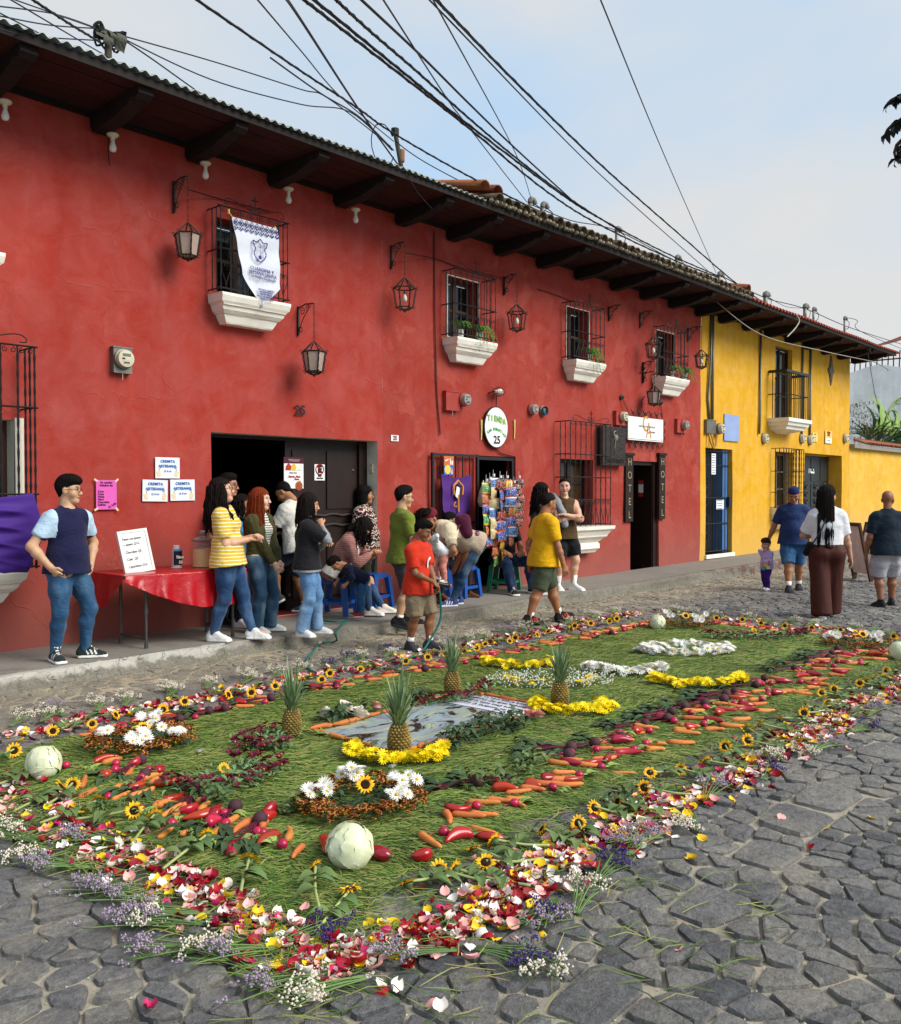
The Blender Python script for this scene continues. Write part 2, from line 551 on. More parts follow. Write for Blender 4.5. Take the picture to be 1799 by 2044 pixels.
def cloth(name,c,kind='plain',**k):
 """woven or knitted stuff"""
 t = NT(name)
 v = t.coord()
 base = rgb(c) if isinstance(c,str) else c
 f = t.noise(v,7,4)
 val = t.maprange(f,0.25,0.75,0.88,1.1)
 col = None
 if kind == 'plain': col = t.hsv(base,0.5,1.0,val)
 elif kind == 'denim':
  wv = t.noise(t.coord((300,300,40)),1,2)
  g = t.noise(t.coord((2.2,2.2,1.2)),2.4,2)
  col = t.mix(t.maprange(g,0.45,0.72,0,k.get('fade',0.6)),base,rgb(k.get('c2','#8fa6bd')))
  col = t.hsv(col,0.5,1.0,t.math('MULTIPLY',val,t.maprange(wv,0.3,0.7,0.85,1.15)))
 elif kind == 'stripe':
  sep = t.n('ShaderNodeSeparateXYZ');t.l(v,sep.inputs[0])
  wob = t.math('MULTIPLY',t.math('SUBTRACT',t.noise(v,5,2),0.5),0.02)
  s_ = t.math('FRACT',t.math('MULTIPLY',t.math('ADD',sep.outputs[2],wob),1/k['pitch']))
  m = t.ramp(s_,[(0,(1,1,1)),(k['duty'],(1,1,1)),(k['duty'] + 0.04,(0,0,0)),(0.96,(0,0,0)),(1,(1,1,1))])
  col = t.hsv(t.mix(m,base,rgb(k['c2'])),0.5,1.0,val)
 elif kind == 'zigzag':
  sep = t.n('ShaderNodeSeparateXYZ');t.l(v,sep.inputs[0])
  ang = t.math('ADD',t.math('MULTIPLY',sep.outputs[0],1.0),t.math('MULTIPLY',sep.outputs[1],0.6))
  tri = t.math('PINGPONG',ang,0.035)
  zz = t.math('ADD',sep.outputs[2],t.math('MULTIPLY',tri,1.0))
  s_ = t.math('FRACT',t.math('MULTIPLY',zz,1/0.155))
  col = t.ramp(s_,[(0,rgb('#241c20')),(0.16,rgb('#241c20')),(0.17,rgb('#cdb9a6')),(0.25,rgb('#cdb9a6')),(0.26,rgb('#5d2026')),(0.38,rgb('#5d2026')),(0.39,rgb('#c9b3a0')),(0.46,rgb('#c9b3a0')),(0.47,rgb('#2b3327')),(0.60,rgb('#39432f')),(0.61,rgb('#1c1a22')),(0.75,rgb('#211d24')),(0.76,rgb('#d2c2b2')),(0.82,rgb('#d2c2b2')),(0.83,rgb('#5d2026'))],'CONSTANT')
  vo = t.n('ShaderNodeTexVoronoi');vo.inputs['Scale'].default_value = 30;t.l(v,vo.inputs['Vector'])
  col = t.mix(t.math('LESS_THAN',vo.outputs['Distance'],0.27),col,rgb('#d8cbbd'))
 elif kind == 'knit':
  sep = t.n('ShaderNodeSeparateXYZ');t.l(v,sep.inputs[0])
  s_ = t.math('FRACT',t.math('MULTIPLY',sep.outputs[2],1/0.022))
  col = t.hsv(t.mix(t.math('LESS_THAN',s_,0.35),base,rgb(k['c2'])),0.5,1.0,val)
 elif kind == 'heather':
  col = t.hsv(base,0.5,1.0,t.maprange(t.noise(v,120,3),0.3,0.7,0.8,1.2))
 elif kind == 'pleat':
  wv = t.n('ShaderNodeTexWave');wv.inputs['Scale'].default_value = 26;wv.inputs['Distortion'].default_value = 2.0
  wv.inputs['Detail'].default_value = 2;wv.inputs['Detail Scale'].default_value = 0.6
  wv.bands_direction = 'DIAGONAL';t.l(t.coord((1.3,1.3,0.03)),wv.inputs['Vector'])
  col = t.hsv(base,0.5,1.0,t.math('MULTIPLY',val,t.maprange(wv.outputs['Fac'],0,1,0.85,1.1)))
  return t.done(col,t.bump(wv.outputs['Fac'],0.35,0.004),0.7,0.3)
 wr = t.noise(t.coord((1,1,1.6)),9,3,0.55,1.2)
 b = t.bump(wr,k.get('wr',0.7),0.02)
 b = t.bump(t.noise(v,260,2),0.12,0.002,b)
 return t.done(col,b,k.get('rough',0.85),k.get('spec',0.15),Sheen_Weight=0.1)
SK = {}
def skinmat(c):
 if c not in SK: SK[c] = skin(c,'skin_%d' % len(SK))
 return SK[c]
HM = {}
def hmat(c):
 if c not in HM: HM[c] = hairmat(c,'hair_%d' % len(HM))
 return HM[c]
CL = {}
def cl(c,kind='plain',**k):
 key = (c,kind,tuple(sorted(k.items())))
 if key not in CL: CL[key] = cloth('cloth_%d' % len(CL),c,kind,**k)
 return CL[key]
EYE_W = M('eye_white',(0.75,0.72,0.68),0.3,0.02,bump=0)
EYE_D = M('eye_dark',(0.015,0.01,0.008),0.2,0.02,bump=0)
LIP = M('lips',(0.36,0.12,0.10),0.5,0.1,bump=0.05)
BROW = M('brow_hair',(0.025,0.017,0.012),0.7,0.1)
SPEC_FRAME = M('spectacle_frame',(0.02,0.018,0.02),0.35,0.05,bump=0)
SOCK = cl('#e6e4de','plain')
def person(label,x,y,z,heading,H=1.65,sk='#b07a58',group=None,g=1.0,female=False,lean=0.0,side=0.0,twist=0.0,pel=(0,0,0),feet=None,hands=None,
   head=(0,0,0),hs=None,hair=None,top=None,bottom=None,shoes=None,socks=None,seated=False,curl=0.6,belly=0.0,armg=1.0,legg=1.0,glasses=False,seed=1,knee=None,elbow=None,stubble=False,cap=None,hair_cut=None,layer=None,handdir=None):
 """one figure. Local frame: +y ahead, +x to its right hand, z up. Joint targets are given in metres in that frame, feet as (x, y, z, yaw, pitch)"""
 h = H
 hs = hs or 0.141*h
 f = hs/0.225
 root = None
 P = np.array([0,0,0.515*h]) + np.asarray(pel,float)
 Rt = rotm((0,0,1),twist) @ rotm((0,1,0),side) @ rotm((1,0,0),-lean)
 T = Rt @ np.array([0,0,1.0]);Sd = Rt @ np.array([1.0,0,0]);Fw = Rt @ np.array([0,1.0,0])
 Sp = np.array([1.0,0,0])*0.5 + Sd*0.5;Sp = nrm3(Sp)
 sw = (0.088 if female else 0.1)*h*(0.6 + 0.4*g)
 hw = (0.056 if female else 0.05)*h*(0.5 + 0.5*g)
 chest = P + T*0.2*h;shc = P + T*0.284*h;nb = P + T*0.306*h
 sh = {1: shc + Sd*sw - T*0.02*h,-1: shc - Sd*sw - T*0.02*h}
 hip = {1: P + Sp*hw - T*0.005*h,-1: P - Sp*hw - T*0.005*h}
 hyaw,hpitch,hroll = head
 Rh = Rt @ rotm((0,0,1),hyaw) @ rotm((1,0,0),-hpitch) @ rotm((0,1,0),hroll)
 if lean > 0.5: Rh = rotm((0,0,1),twist + hyaw) @ rotm((1,0,0),-hpitch) @ rotm((0,1,0),hroll)
 hc = nb + T*0.05*h + Rh @ np.array([0,0.014*f,0.105*f])
 def hp(v): return hc + Rh @ (np.asarray(v,float)*f)
 feet = feet or {1: (hw*1.1,0.0,0,-0.2,0),-1: (-hw*1.1,0.0,0,0.2,0)}
 th,sn = 0.245*h,0.235*h
 ank,kne,ftR = {},{},{}
 for s_ in (1,-1):
  fx,fy,fz,fyaw,fpit = feet[s_]
  ftR[s_] = rotm((0,0,1),fyaw) @ rotm((1,0,0),fpit)
  a = np.array([fx,fy,fz]) + ftR[s_] @ np.array([0,0,0.042*h])
  hint = (knee or {}).get(s_,ftR[s_] @ np.array([0,1.0,0.0]) + np.array([0,0,0.15]))
  kne[s_],ank[s_] = ik(hip[s_],a,th,sn,hint)
 ua,fa = 0.178*h,0.148*h
 hands = hands or {}
 elb,wri = {},{}
 for s_ in (1,-1):
  tgt = hands.get(s_,P + Sp*s_*(sw + 0.035*h) + np.array([0,0.05*h,-0.035*h]))
  tgt = np.asarray(tgt,float)
  hint = (elbow or {}).get(s_,-Fw*0.8 + Sd*s_*0.5 - np.array([0,0,0.2]))
  elb[s_],wri[s_] = ik(sh[s_],tgt,ua,fa,hint)
 # ---- limbs as distance fields
 def torso(S,k=0.05*h):
  wg = 0.5 + 0.5*g
  S.limb(P - T*0.02*h,P + T*0.09*h,(0.098*h*wg*(1.04 if female else 0.95),0.068*h*g),(0.08*h*g,0.058*h*g),Sp,k)
  S.limb(P + T*0.09*h,chest,(0.08*h*g,0.058*h*g),(0.09*h*wg,0.066*h*(0.6 + 0.4*g)),Sd,k)
  S.limb(chest,shc - T*0.012*h,(0.092*h*wg,0.066*h*(0.6 + 0.4*g)),(0.078*h*wg,0.046*h*wg),Sd,k)
  for q in (1,-1):
   S.limb(shc - T*0.006*h + Sd*q*0.02*h,sh[q] - Sd*q*0.012*h,0.037*h*wg,0.034*h*wg,None,0.03*h)
   S.limb(nb + T*0.0*h,sh[q]*0.7 + shc*0.3,0.024*h,0.029*h,None,0.03*h)
  if belly: S.ball(P + T*0.075*h + Fw*(0.02 + 0.03*belly)*h,(0.062 + 0.015*belly)*h*g,k)
  if female:
   for q in (1,-1): S.ball(chest + T*0.005*h + Sd*q*0.042*h + Fw*0.042*h*g,0.036*h*wg,0.03*h)
  for q in (1,-1): S.ball(P + Sp*q*0.046*h*wg - Fw*0.03*h*g - T*0.02*h,0.052*h*wg,0.04*h)
 def neck(S,off=0.0):
  S.limb(nb - T*0.03*h,hp((0,-0.012,-0.06)),0.047*h*(0.72 if female else 0.8),(0.052 if not female else 0.045)*f,None,0.03)
 def arm(S,s_,upto=2.0,k=0.02*h):
  a = armg*(0.92 if female else 1.0)
  S.limb(sh[s_],sh[s_]*0.55 + elb[s_]*0.45,0.0325*h*a,0.0268*h*a,None,0.035*h)
  if upto < 1:
   e = sh[s_] + (elb[s_] - sh[s_])*upto
   S.limb(sh[s_],e,0.034*h*a,0.0325*h*a,None,k,0.3);return e,nrm3(elb[s_] - sh[s_])
  S.limb(sh[s_]*0.55 + elb[s_]*0.45,elb[s_],0.0268*h*a,0.0215*h*a,None,k)
  m = elb[s_]*0.7 + wri[s_]*0.3
  u = min(upto - 1,1.0)
  e = elb[s_] + (wri[s_] - elb[s_])*u
  S.limb(elb[s_],m,0.022*h*a,0.0232*h*a,None,k)
  if u > 0.32: S.limb(m,e,0.0232*h*a,(0.0232 + (0.0155 - 0.0232)*(u - 0.3)/0.7)*h*a,None,k,0.4)
  return e,nrm3(wri[s_] - elb[s_])
 def leg(S,s_,k=0.02*h,flare=0.0,slim=1.0):
  q = legg*(0.5 + 0.5*g)
  S.limb(hip[s_] + Fw*0.004*h,hip[s_]*0.5 + kne[s_]*0.5,0.060*h*q*(1.06 if female else 1),0.052*h*q,None,0.03*h)
  S.limb(hip[s_]*0.5 + kne[s_]*0.5,kne[s_],0.052*h*q,0.036*h*legg,None,k)
  bk = -np.array([0,1.0,0]);d = nrm3(ank[s_] - kne[s_]);bk = ftR[s_] @ bk;bk = nrm3(bk - d*(bk @ d))
  m = kne[s_]*0.68 + ank[s_]*0.32 + bk*0.010*h
  S.limb(kne[s_],m,0.035*h*legg,(0.036 + flare*0.25)*h*legg*(1 if flare else slim),None,k)
  S.limb(m,ank[s_],(0.036 + flare*0.25)*h*legg,(0.0225 + flare)*h*(1 if flare else slim),None,k,0.35)
 B = SDF();torso(B);neck(B)
 for s_ in (1,-1):
  arm(B,s_);leg(B,s_)
  # foot inside the shoe
  fr = ftR[s_];a = ank[s_]
  B.limb(a,a + fr @ np.array([0,0.085*h,-0.024*h]),0.02*h,0.017*h,None,0.02)
  # hand
  d = nrm3(wri[s_] - elb[s_])
  if handdir and s_ in handdir: d = nrm3(handdir[s_])
  inn = -Sd*s_ if abs(d[2]) > 0.6 else np.array([0,0,-1.0])
  inn = nrm3(inn - d*(inn @ d));sdv = np.cross(d,inn)
  hl = 0.1*h*1.02;w0 = wri[s_]
  pa = w0 + d*hl*0.12;pb = w0 + d*hl*0.46
  B.limb(w0 - d*0.02,pa,0.0165*h,(0.02*h,0.012*h),sdv,0.012)
  B.limb(pa,pb,(0.02*h,0.0125*h),(0.0245*h,0.0105*h),sdv,0.012)
  cu = curl if not isinstance(curl,dict) else curl[s_]
  for i,(o,ln) in enumerate(((-1.5,0.86),(-0.5,1.0),(0.5,0.95),(1.5,0.76))):
   p0 = pb + sdv*o*0.0135*h - d*0.004*h;l0 = hl*0.24*ln
   dd = d + sdv*o*0.06;r0 = 0.0062*h
   for j in range(3):
    c_ = cu*(0.55 + 0.35*j)
    q = nrm3(dd*math.cos(c_) + inn*math.sin(c_))
    p1 = p0 + q*l0*(1,0.72,0.55)[j]
    B.limb(p0,p1,r0,r0*0.9,None,0.004);p0 = p1;r0 *= 0.9
  ts = 1.0 if (np.cross(d,inn) @ Fw)*s_ > -2 else -1
  tv = sdv*(1 if (sdv @ (Fw + np.array([0,0,0.3]))) > 0 else -1)
  t0 = pa + tv*0.014*h;t1 = t0 + nrm3(tv*0.75 + d*0.75 + inn*0.3)*hl*0.26;t2 = t1 + nrm3(tv*0.1 + d + inn*0.35)*hl*0.22
  B.limb(t0,t1,0.0085*h,0.0072*h,None,0.01);B.limb(t1,t2,0.0072*h,0.006*h,None,0.006)
 pos,F = B.mesh(0.009 if h > 1.2 else 0.0072)
 # ---- the head, finer, in its own frame (metres * f), then turned into place
 D = SDF()
 D.ell((0,-0.012,0.042),(0.0745,0.094,0.082),None,0.02)
 D.limb((0,0.022,0.01),(0,0.038,-0.085),(0.064,0.062),(0.036,0.04),(1,0,0),0.03)
 D.limb((0,0.03,-0.05),(0,0.045,-0.085),(0.052,0.035),(0.036,0.03),(1,0,0),0.03)
 D.ball((0,0.066,-0.098),0.02,0.025)
 for q in (1,-1):
  D.ball((q*0.04,0.05,-0.03),0.03,0.03)
  D.ball((q*0.013,0.096,-0.036),0.0085,0.01)
  D.ell((q*0.0745,-0.012,-0.008),(0.010,0.02,0.032),None,0.008)
 D.limb((-0.034,0.076,0.022),(0.034,0.076,0.022),0.014,0.014,None,0.015)
 D.limb((0,0.085,0.012),(0,0.107,-0.031),0.0085,0.0125,None,0.012)
 D.limb((-0.016,0.088,-0.058),(0.016,0.088,-0.058),0.0075,0.0075,None,0.008)
 D.limb((-0.013,0.085,-0.068),(0.013,0.085,-0.068),0.0085,0.0085,None,0.008)
 D.limb((0,-0.012,-0.02),(0,-0.03,-0.14),0.052 if not female else 0.045,0.054 if not female else 0.046,None,0.03)
 for q in (1,-1):
  D.ell((q*0.031,0.1,0.003),(0.018,0.02,0.0105),None,0.012,sub=True)
 hpz,hF = D.mesh(0.0056)
 cen = hpz[hF].mean(1)
 mi = np.zeros(len(hF),int)
 cx,cy,cz = cen[:,0],cen[:,1],cen[:,2];ax_ = np.abs(cx)
 eye = (np.abs(ax_ - 0.031) < 0.014) & (np.abs(cz - 0.003) < 0.0062) & (cy > 0.06)
 mi[eye] = 1
 mi[(np.abs(ax_ - 0.031) < 0.0065) & (np.abs(cz - 0.003) < 0.0068) & (cy > 0.06)] = 2
 mi[(cy > 0.06) & (np.abs(cz - 0.0125) < 0.0022) & (np.abs(ax_ - 0.031) < 0.016)] = 4
 mi[(ax_ < 0.024) & (np.abs(cz + 0.063) < 0.0095) & (cy > 0.078)] = 3
 mi[(cy > 0.055) & (np.abs(cz - 0.0285 + (ax_ - 0.03) ** 2*6) < 0.0042) & (ax_ > 0.012) & (ax_ < 0.05)] = 4
 hw_ = hpz @ (Rh*f).T + hc
 allp = np.concatenate([pos,hw_]);allF = np.concatenate([F,hF + len(pos)])
 me = np_mesh('person',allp,allF,[skinmat(sk),EYE_W,EYE_D,LIP,BROW],np.concatenate([np.zeros(len(F),int),mi]))
 root = link('person',me)
 root.location = (x,y,z);root.rotation_euler = (0,0,heading - math.pi/2)
 tag(root,label,'person',group)
 # ---- clothes
 def shirt(name,mat,sleeve=0.5,hem=-0.02,off=0.012,neckr=0.062,fold=0.007,openf=False,vneck=0.0,slv=None,smat=None):
  S = SDF();torso(S,0.05*h)
  if not openf and hem < -0.015:
   S.limb(P + T*0.06*h,P + T*(hem - 0.01)*h,(0.104*h*(0.5 + .5*g),0.074*h*g),((0.124 if hem > -0.055 else 0.131)*h*(0.5 + .5*g)*(1.13 if female else 1.0),0.104*h*g),Sp,0.04*h)
  S.cut_here(P + T*hem*h,-T)
  for s_ in (1,-1):
   if sleeve > 0: arm(S,s_,sleeve)
  S.limb(nb - T*0.012*h,nb + T*0.004*h,0.046*h,0.034*h,None,0.03*h)
  S.ell(nb + T*0.03*h + Fw*(0.012 + vneck)*h,np.array([neckr*0.62,neckr*(0.62 + vneck*8),neckr*0.6])*h,Rt.T,0.006,sub=True)
  if sleeve <= 0:
   for s_ in (1,-1): S.ell(sh[s_] + Sd*s_*0.02*h - T*0.01*h,np.array([0.03,0.07,0.062])*h,Rt.T,0.01,sub=True)
  if openf: S.ell(P + T*0.23*h + Fw*0.088*h,np.array([0.04,0.058,0.145])*h,Rt.T,0.02,sub=True)
  fn0 = folds(fold,seed=seed)
  fn = fn0
  p_,F_ = S.mesh(0.0105 if h > 1.2 else 0.008,off,fn)
  mats = [mat];mi_ = None
  if smat is not None:
   c_ = p_[F_].mean(1);mats = [mat,smat]
   mi_ = ((np.abs((c_ - shc) @ Sd) > sw*0.95) & ((c_ - chest) @ T > -0.035*h)).astype(int)
  return link(name,np_mesh(name,p_,F_,mats,mi_),root)
 def trousers(name,mat,length=1.0,off=0.009,flare=0.0,waist=0.035,fold=0.006,slim=1.0,wide=0.0):
  S = SDF()
  wg = 0.5 + 0.5*g
  S.limb(P - T*0.02*h,P + T*0.07*h,(0.09*h*wg*(1.04 if female else 0.95),0.062*h*g),(0.074*h*g,0.05*h*g),Sp,0.025*h)
  for q in (1,-1): S.ball(P + Sp*q*0.046*h*wg - Fw*0.03*h*g - T*0.02*h,0.052*h*wg,0.04*h)
  for s_ in (1,-1):
   if length >= 1: leg(S,s_,flare=flare,slim=slim)
   else:
    q = legg*wg
    S.limb(hip[s_],hip[s_]*0.5 + kne[s_]*0.5,0.060*h*q*(1.06 if female else 1),(0.055 + wide)*h*q,None,0.03*h)
    e = hip[s_] + (kne[s_] - hip[s_])*min(length*1.0,0.98)
    S.limb(hip[s_]*0.5 + kne[s_]*0.5,e,(0.055 + wide)*h*q,(0.047 + wide)*h*q,None,0.02*h,0.25)
   if wide and length >= 1:
    S.limb(hip[s_],ank[s_],(0.06)*h,(0.05 + wide)*h,None,0.03*h,0.25)
  S.plane(P + T*waist*h,T)
  fn0 = folds(fold,seed=seed + 5)
  fn = fn0
  p_,F_ = S.mesh(0.0105 if h > 1.2 else 0.008,off,fn)
  return link(name,np_mesh(name,p_,F_,mat),root)
 def shoe(s_,upper,sole,size=1.0,stripes=None):
  S = SDF();fr = ftR[s_];o = np.array(feet[s_][:3],float) if np.linalg.norm(ank[s_] - (np.array(feet[s_][:3]) + fr @ np.array([0,0,0.042*h]))) < 0.02 else ank[s_] - fr @ np.array([0,0,0.042*h])
  u = 0.155*h*size
  lo_ = lambda a,b,c: np.array([a,b,c])*u
  S.limb(lo_(0,-0.16,0.13),lo_(0,0.62,0.10),(0.16*u,0.14*u),(0.19*u,0.11*u),(1,0,0),0.03)
  S.limb(lo_(0,-0.12,0.2),lo_(0,0.02,0.42),(0.15*u,0.2*u),(0.14*u,0.2*u),(1,0,0),0.03)
  S.limb(lo_(0,0.1,0.33),lo_(0,0.45,0.17),(0.12*u,0.1*u),(0.14*u,0.1*u),(1,0,0),0.03)
  S.limb(lo_(0,-0.18,0.045),lo_(0,0.68,0.045),(0.2*u,0.09*u),(0.22*u,0.09*u),(1,0,0),0.01)
  S.plane((0,0,0.002),(0,0,-1));S.plane((0,0,0.46*u),(0,0,1))
  p_,F_ = S.mesh(0.0085)
  c_ = p_[F_].mean(1)
  mi_ = (c_[:,2] < 0.115*u).astype(int)
  mats = [upper,sole]
  if stripes is not None:
   mats.append(stripes)
   for q in (0.12,0.26,0.40):
    st = (np.abs(c_[:,1] - q*u - (c_[:,2] - 0.15*u)*-0.5) < 0.032*u) & (c_[:,2] > 0.13*u) & (c_[:,2] < 0.3*u) & (np.abs(c_[:,0]) > 0.1*u)
    mi_[st] = 2
  lace = (np.abs(c_[:,0]) < 0.06*u) & (c_[:,1] > 0.1*u) & (c_[:,1] < 0.42*u) & (c_[:,2] > 0.2*u) & (np.sin(c_[:,1]*260) > 0.2)
  if stripes is not None: mi_[lace] = 2
  p_ = p_ @ fr.T + o
  return link('shoe',np_mesh('shoe',p_,F_,mats,mi_),root)
 if bottom:
  for b in (bottom if isinstance(bottom,list) else [bottom]): trousers(**b)
 if top:
  for b in (top if isinstance(top,list) else [top]): shirt(**b)
 if socks is not None:
  mb = MB()
  for s_ in (1,-1):
   d = nrm3(kne[s_] - ank[s_]);a = ank[s_]
   mb.tube([a - d*0.02*h,a + d*0.03*h,a + d*socks[1]*h],[0.024*h,0.0255*h,0.029*h],10)
  mb.build('socks',socks[0],root,True)
 if shoes:
  for s_ in (1,-1): shoe(s_,*shoes)
 # ---- hair
 if hair:
  style,hc_ = hair[0],hair[1]
  hm = hmat(hc_)
  S = SDF()
  S.ell((0,-0.016,0.046),(0.0815,0.1015,0.088) if style != 'crop' else (0.0785,0.098,0.0855),None,0.01)
  rr = np.random.default_rng(seed + 40)
  HPZ = []
  def HP(z):
   S.plane((0,0,z),(0,0.62,-1));HPZ.append(z)
   S.limb((0,-0.05,0.02),(0,-0.042,-0.075),(0.064,0.052),(0.05,0.042),(1,0,0),0.03)
   for q in (1,-1): S.ell((q*0.084,-0.006,-0.01),(0.02,0.024,0.034),None,0.01,sub=True)
  if style == 'short':
   S.ell((0,0.02,0.1),(0.066,0.075,0.04),None,0.03)
   S.ell((0,0.115,-0.055),(0.085,0.075,0.105),None,0.012,sub=True)
   HP(-0.012)
  elif style == 'crop':
   S.ell((0,0.12,-0.05),(0.09,0.075,0.112),None,0.012,sub=True)
   HP(0.0)
  elif style == 'mop':
   S.ell((0,0.015,0.09),(0.082,0.09,0.052),None,0.03)
   S.ell((0.0,0.075,0.075),(0.06,0.035,0.03),None,0.02)
   S.ell((0,0.115,-0.06),(0.07,0.07,0.098),None,0.012,sub=True)
   HP(-0.02)
   for q in (1,-1): S.ell((q*0.075,-0.01,-0.012),(0.012,0.022,0.034),None,0.01,sub=True)
  elif style == 'bob':
   S.limb((0,-0.03,0.05),(0,-0.035,-0.095),(0.098,0.09),(0.10,0.085),(1,0,0),0.03)
   S.ell((0,0.11,-0.055),(0.062,0.085,0.10),None,0.01,sub=True)
   S.ell((0,0.05,-0.15),(0.07,0.12,0.08),None,0.02,sub=True)
  else:
   S.limb((0,-0.035,0.04),(0,-0.055,-0.13),(0.09,0.08),(0.085,0.05),(1,0,0),0.03)
   S.ell((0,0.11,-0.05),(0.064,0.085,0.098 if style != 'fringe' else 0.078),None,0.01,sub=True)
   S.ell((0,0.05,-0.16),(0.06,0.12,0.09),None,0.02,sub=True)
  ph = rr.uniform(0,6.28,4)
  def fn(X):
   an = np.arctan2(X[:,0],-X[:,1] + 0.02)
   th_ = 0.0
   if HPZ: th_ = 0.008*np.clip(1 - ((X[:,2] - HPZ[0]) - 0.62*X[:,1])/0.035,0,1)
   q = 0.35 if style == 'crop' else 0.7 if style == 'short' else 1.0
   return th_ + q*0.0035*np.sin(an*23 + 6*np.sin(X[:,2]*25 + ph[0]) + ph[1]) + q*0.003*np.sin(an*41 + X[:,2]*60 + ph[2])*np.sin(X[:,0]*50 + ph[3])
  p_,F_ = S.mesh(0.0062,0,fn)
  if hair_cut is not None:
   pass
  p_ = p_ @ (Rh*f).T + hc
  mb = MB();mb.v = [tuple(q) for q in p_];mb.f = [tuple(q) for q in F_.tolist()];mb.mi = [0]*len(mb.f)
  if len(hair) > 2:
   length,n_,wav = hair[2],hair[3],hair[4]
   for i in range(int(n_*2.1)):
    an = rr.uniform(-hair[5],hair[5]) if len(hair) > 5 else rr.uniform(-2.25,2.25) if style != 'side' else rr.uniform(-2.4,1.2)
    r0 = 0.085 + 0.012*rr.random()
    a0 = np.array([math.sin(an)*r0,-math.cos(an)*r0*1.1 - 0.02,rr.uniform(-0.03,0.07)])
    q0 = hc + Rh @ (a0*f)
    out = nrm3(Rh @ np.array([math.sin(an),-math.cos(an),0]))
    ln = length*f*rr.uniform(0.75,1.08)*(1.0 if abs(an) < 1.7 else 0.8)
    pts,rad = [],[]
    n2 = 9
    for j in range(n2 + 1):
     t = j/n2
     q = q0 + out*(0.012 + 0.045*math.sin(t*1.6)*(0.6 + wav*8))*f*(1 if lean < 0.5 else 0.3) + np.array([0,0,-ln*t])
     # keep to the shoulders and back, not through them
     rel = q - shc
     if rel @ T < 0.03*h:
      dpt = rel @ Fw;lim = 0.066*h*(0.7 + 0.3*g)
      if abs(dpt) < lim: q = q + Fw*(lim*(1 if dpt > 0.01 else -1) - dpt)*min(1.0,(0.03*h - rel @ T)/(0.05*h))
     q = q + np.array([math.sin(t*14 + i),math.cos(t*13 + i*1.7),0])*wav*f*t
     pts.append(q);rad.append(f*0.0078*(1 - 0.65*t ** 2.5)*rr.uniform(0.85,1.1))
    mb.tube(pts,rad,4)
  mb.build('hair',hm,root,True)
 if cap is not None:
  S = SDF()
  S.ell((0,-0.014,0.05),(0.086,0.106,0.088),None,0.01)
  S.plane((0,0,0.035),(0,0.25,-1))
  if cap[1]:
   S.limb((-0.03,cap[1]*0.11 - 0.01,0.045),(0.03,cap[1]*0.11 - 0.01,0.045),(0.05,0.012),(0.05,0.012),(0,1,0),0.02)
  p_,F_ = S.mesh(0.007)
  p_ = p_ @ (Rh*f).T + hc
  link('cap',np_mesh('cap',p_,F_,cap[0]),root)
 if glasses:
  mb = MB()
  for q in (1,-1):
   ring = [hp((q*0.032 + 0.022*math.cos(w),0.104 - 0.012*abs(math.cos(w))*(1 if q*math.cos(w) > 0 else 0),0.001 + 0.017*math.sin(w))) for w in np.linspace(0,2*math.pi,13)]
   mb.tube(ring,0.0022*f,4)
   mb.tube([hp((q*0.054,0.094,0.006)),hp((q*0.078,0.05,0.008)),hp((q*0.083,-0.005,0.004))],0.0022*f,4)
  mb.tube([hp((-0.01,0.104,0.004)),hp((0,0.108,0.006)),hp((0.01,0.104,0.004))],0.0022*f,4)
  mb.build('glasses',SPEC_FRAME,root)
 root_info = dict(P=P,T=T,Fw=Fw,Sd=Sd,sh=sh,elb=elb,wri=wri,hip=hip,kne=kne,ank=ank,hc=hc,Rh=Rh,f=f,h=h,chest=chest,shc=shc,nb=nb)
 return root,root_info
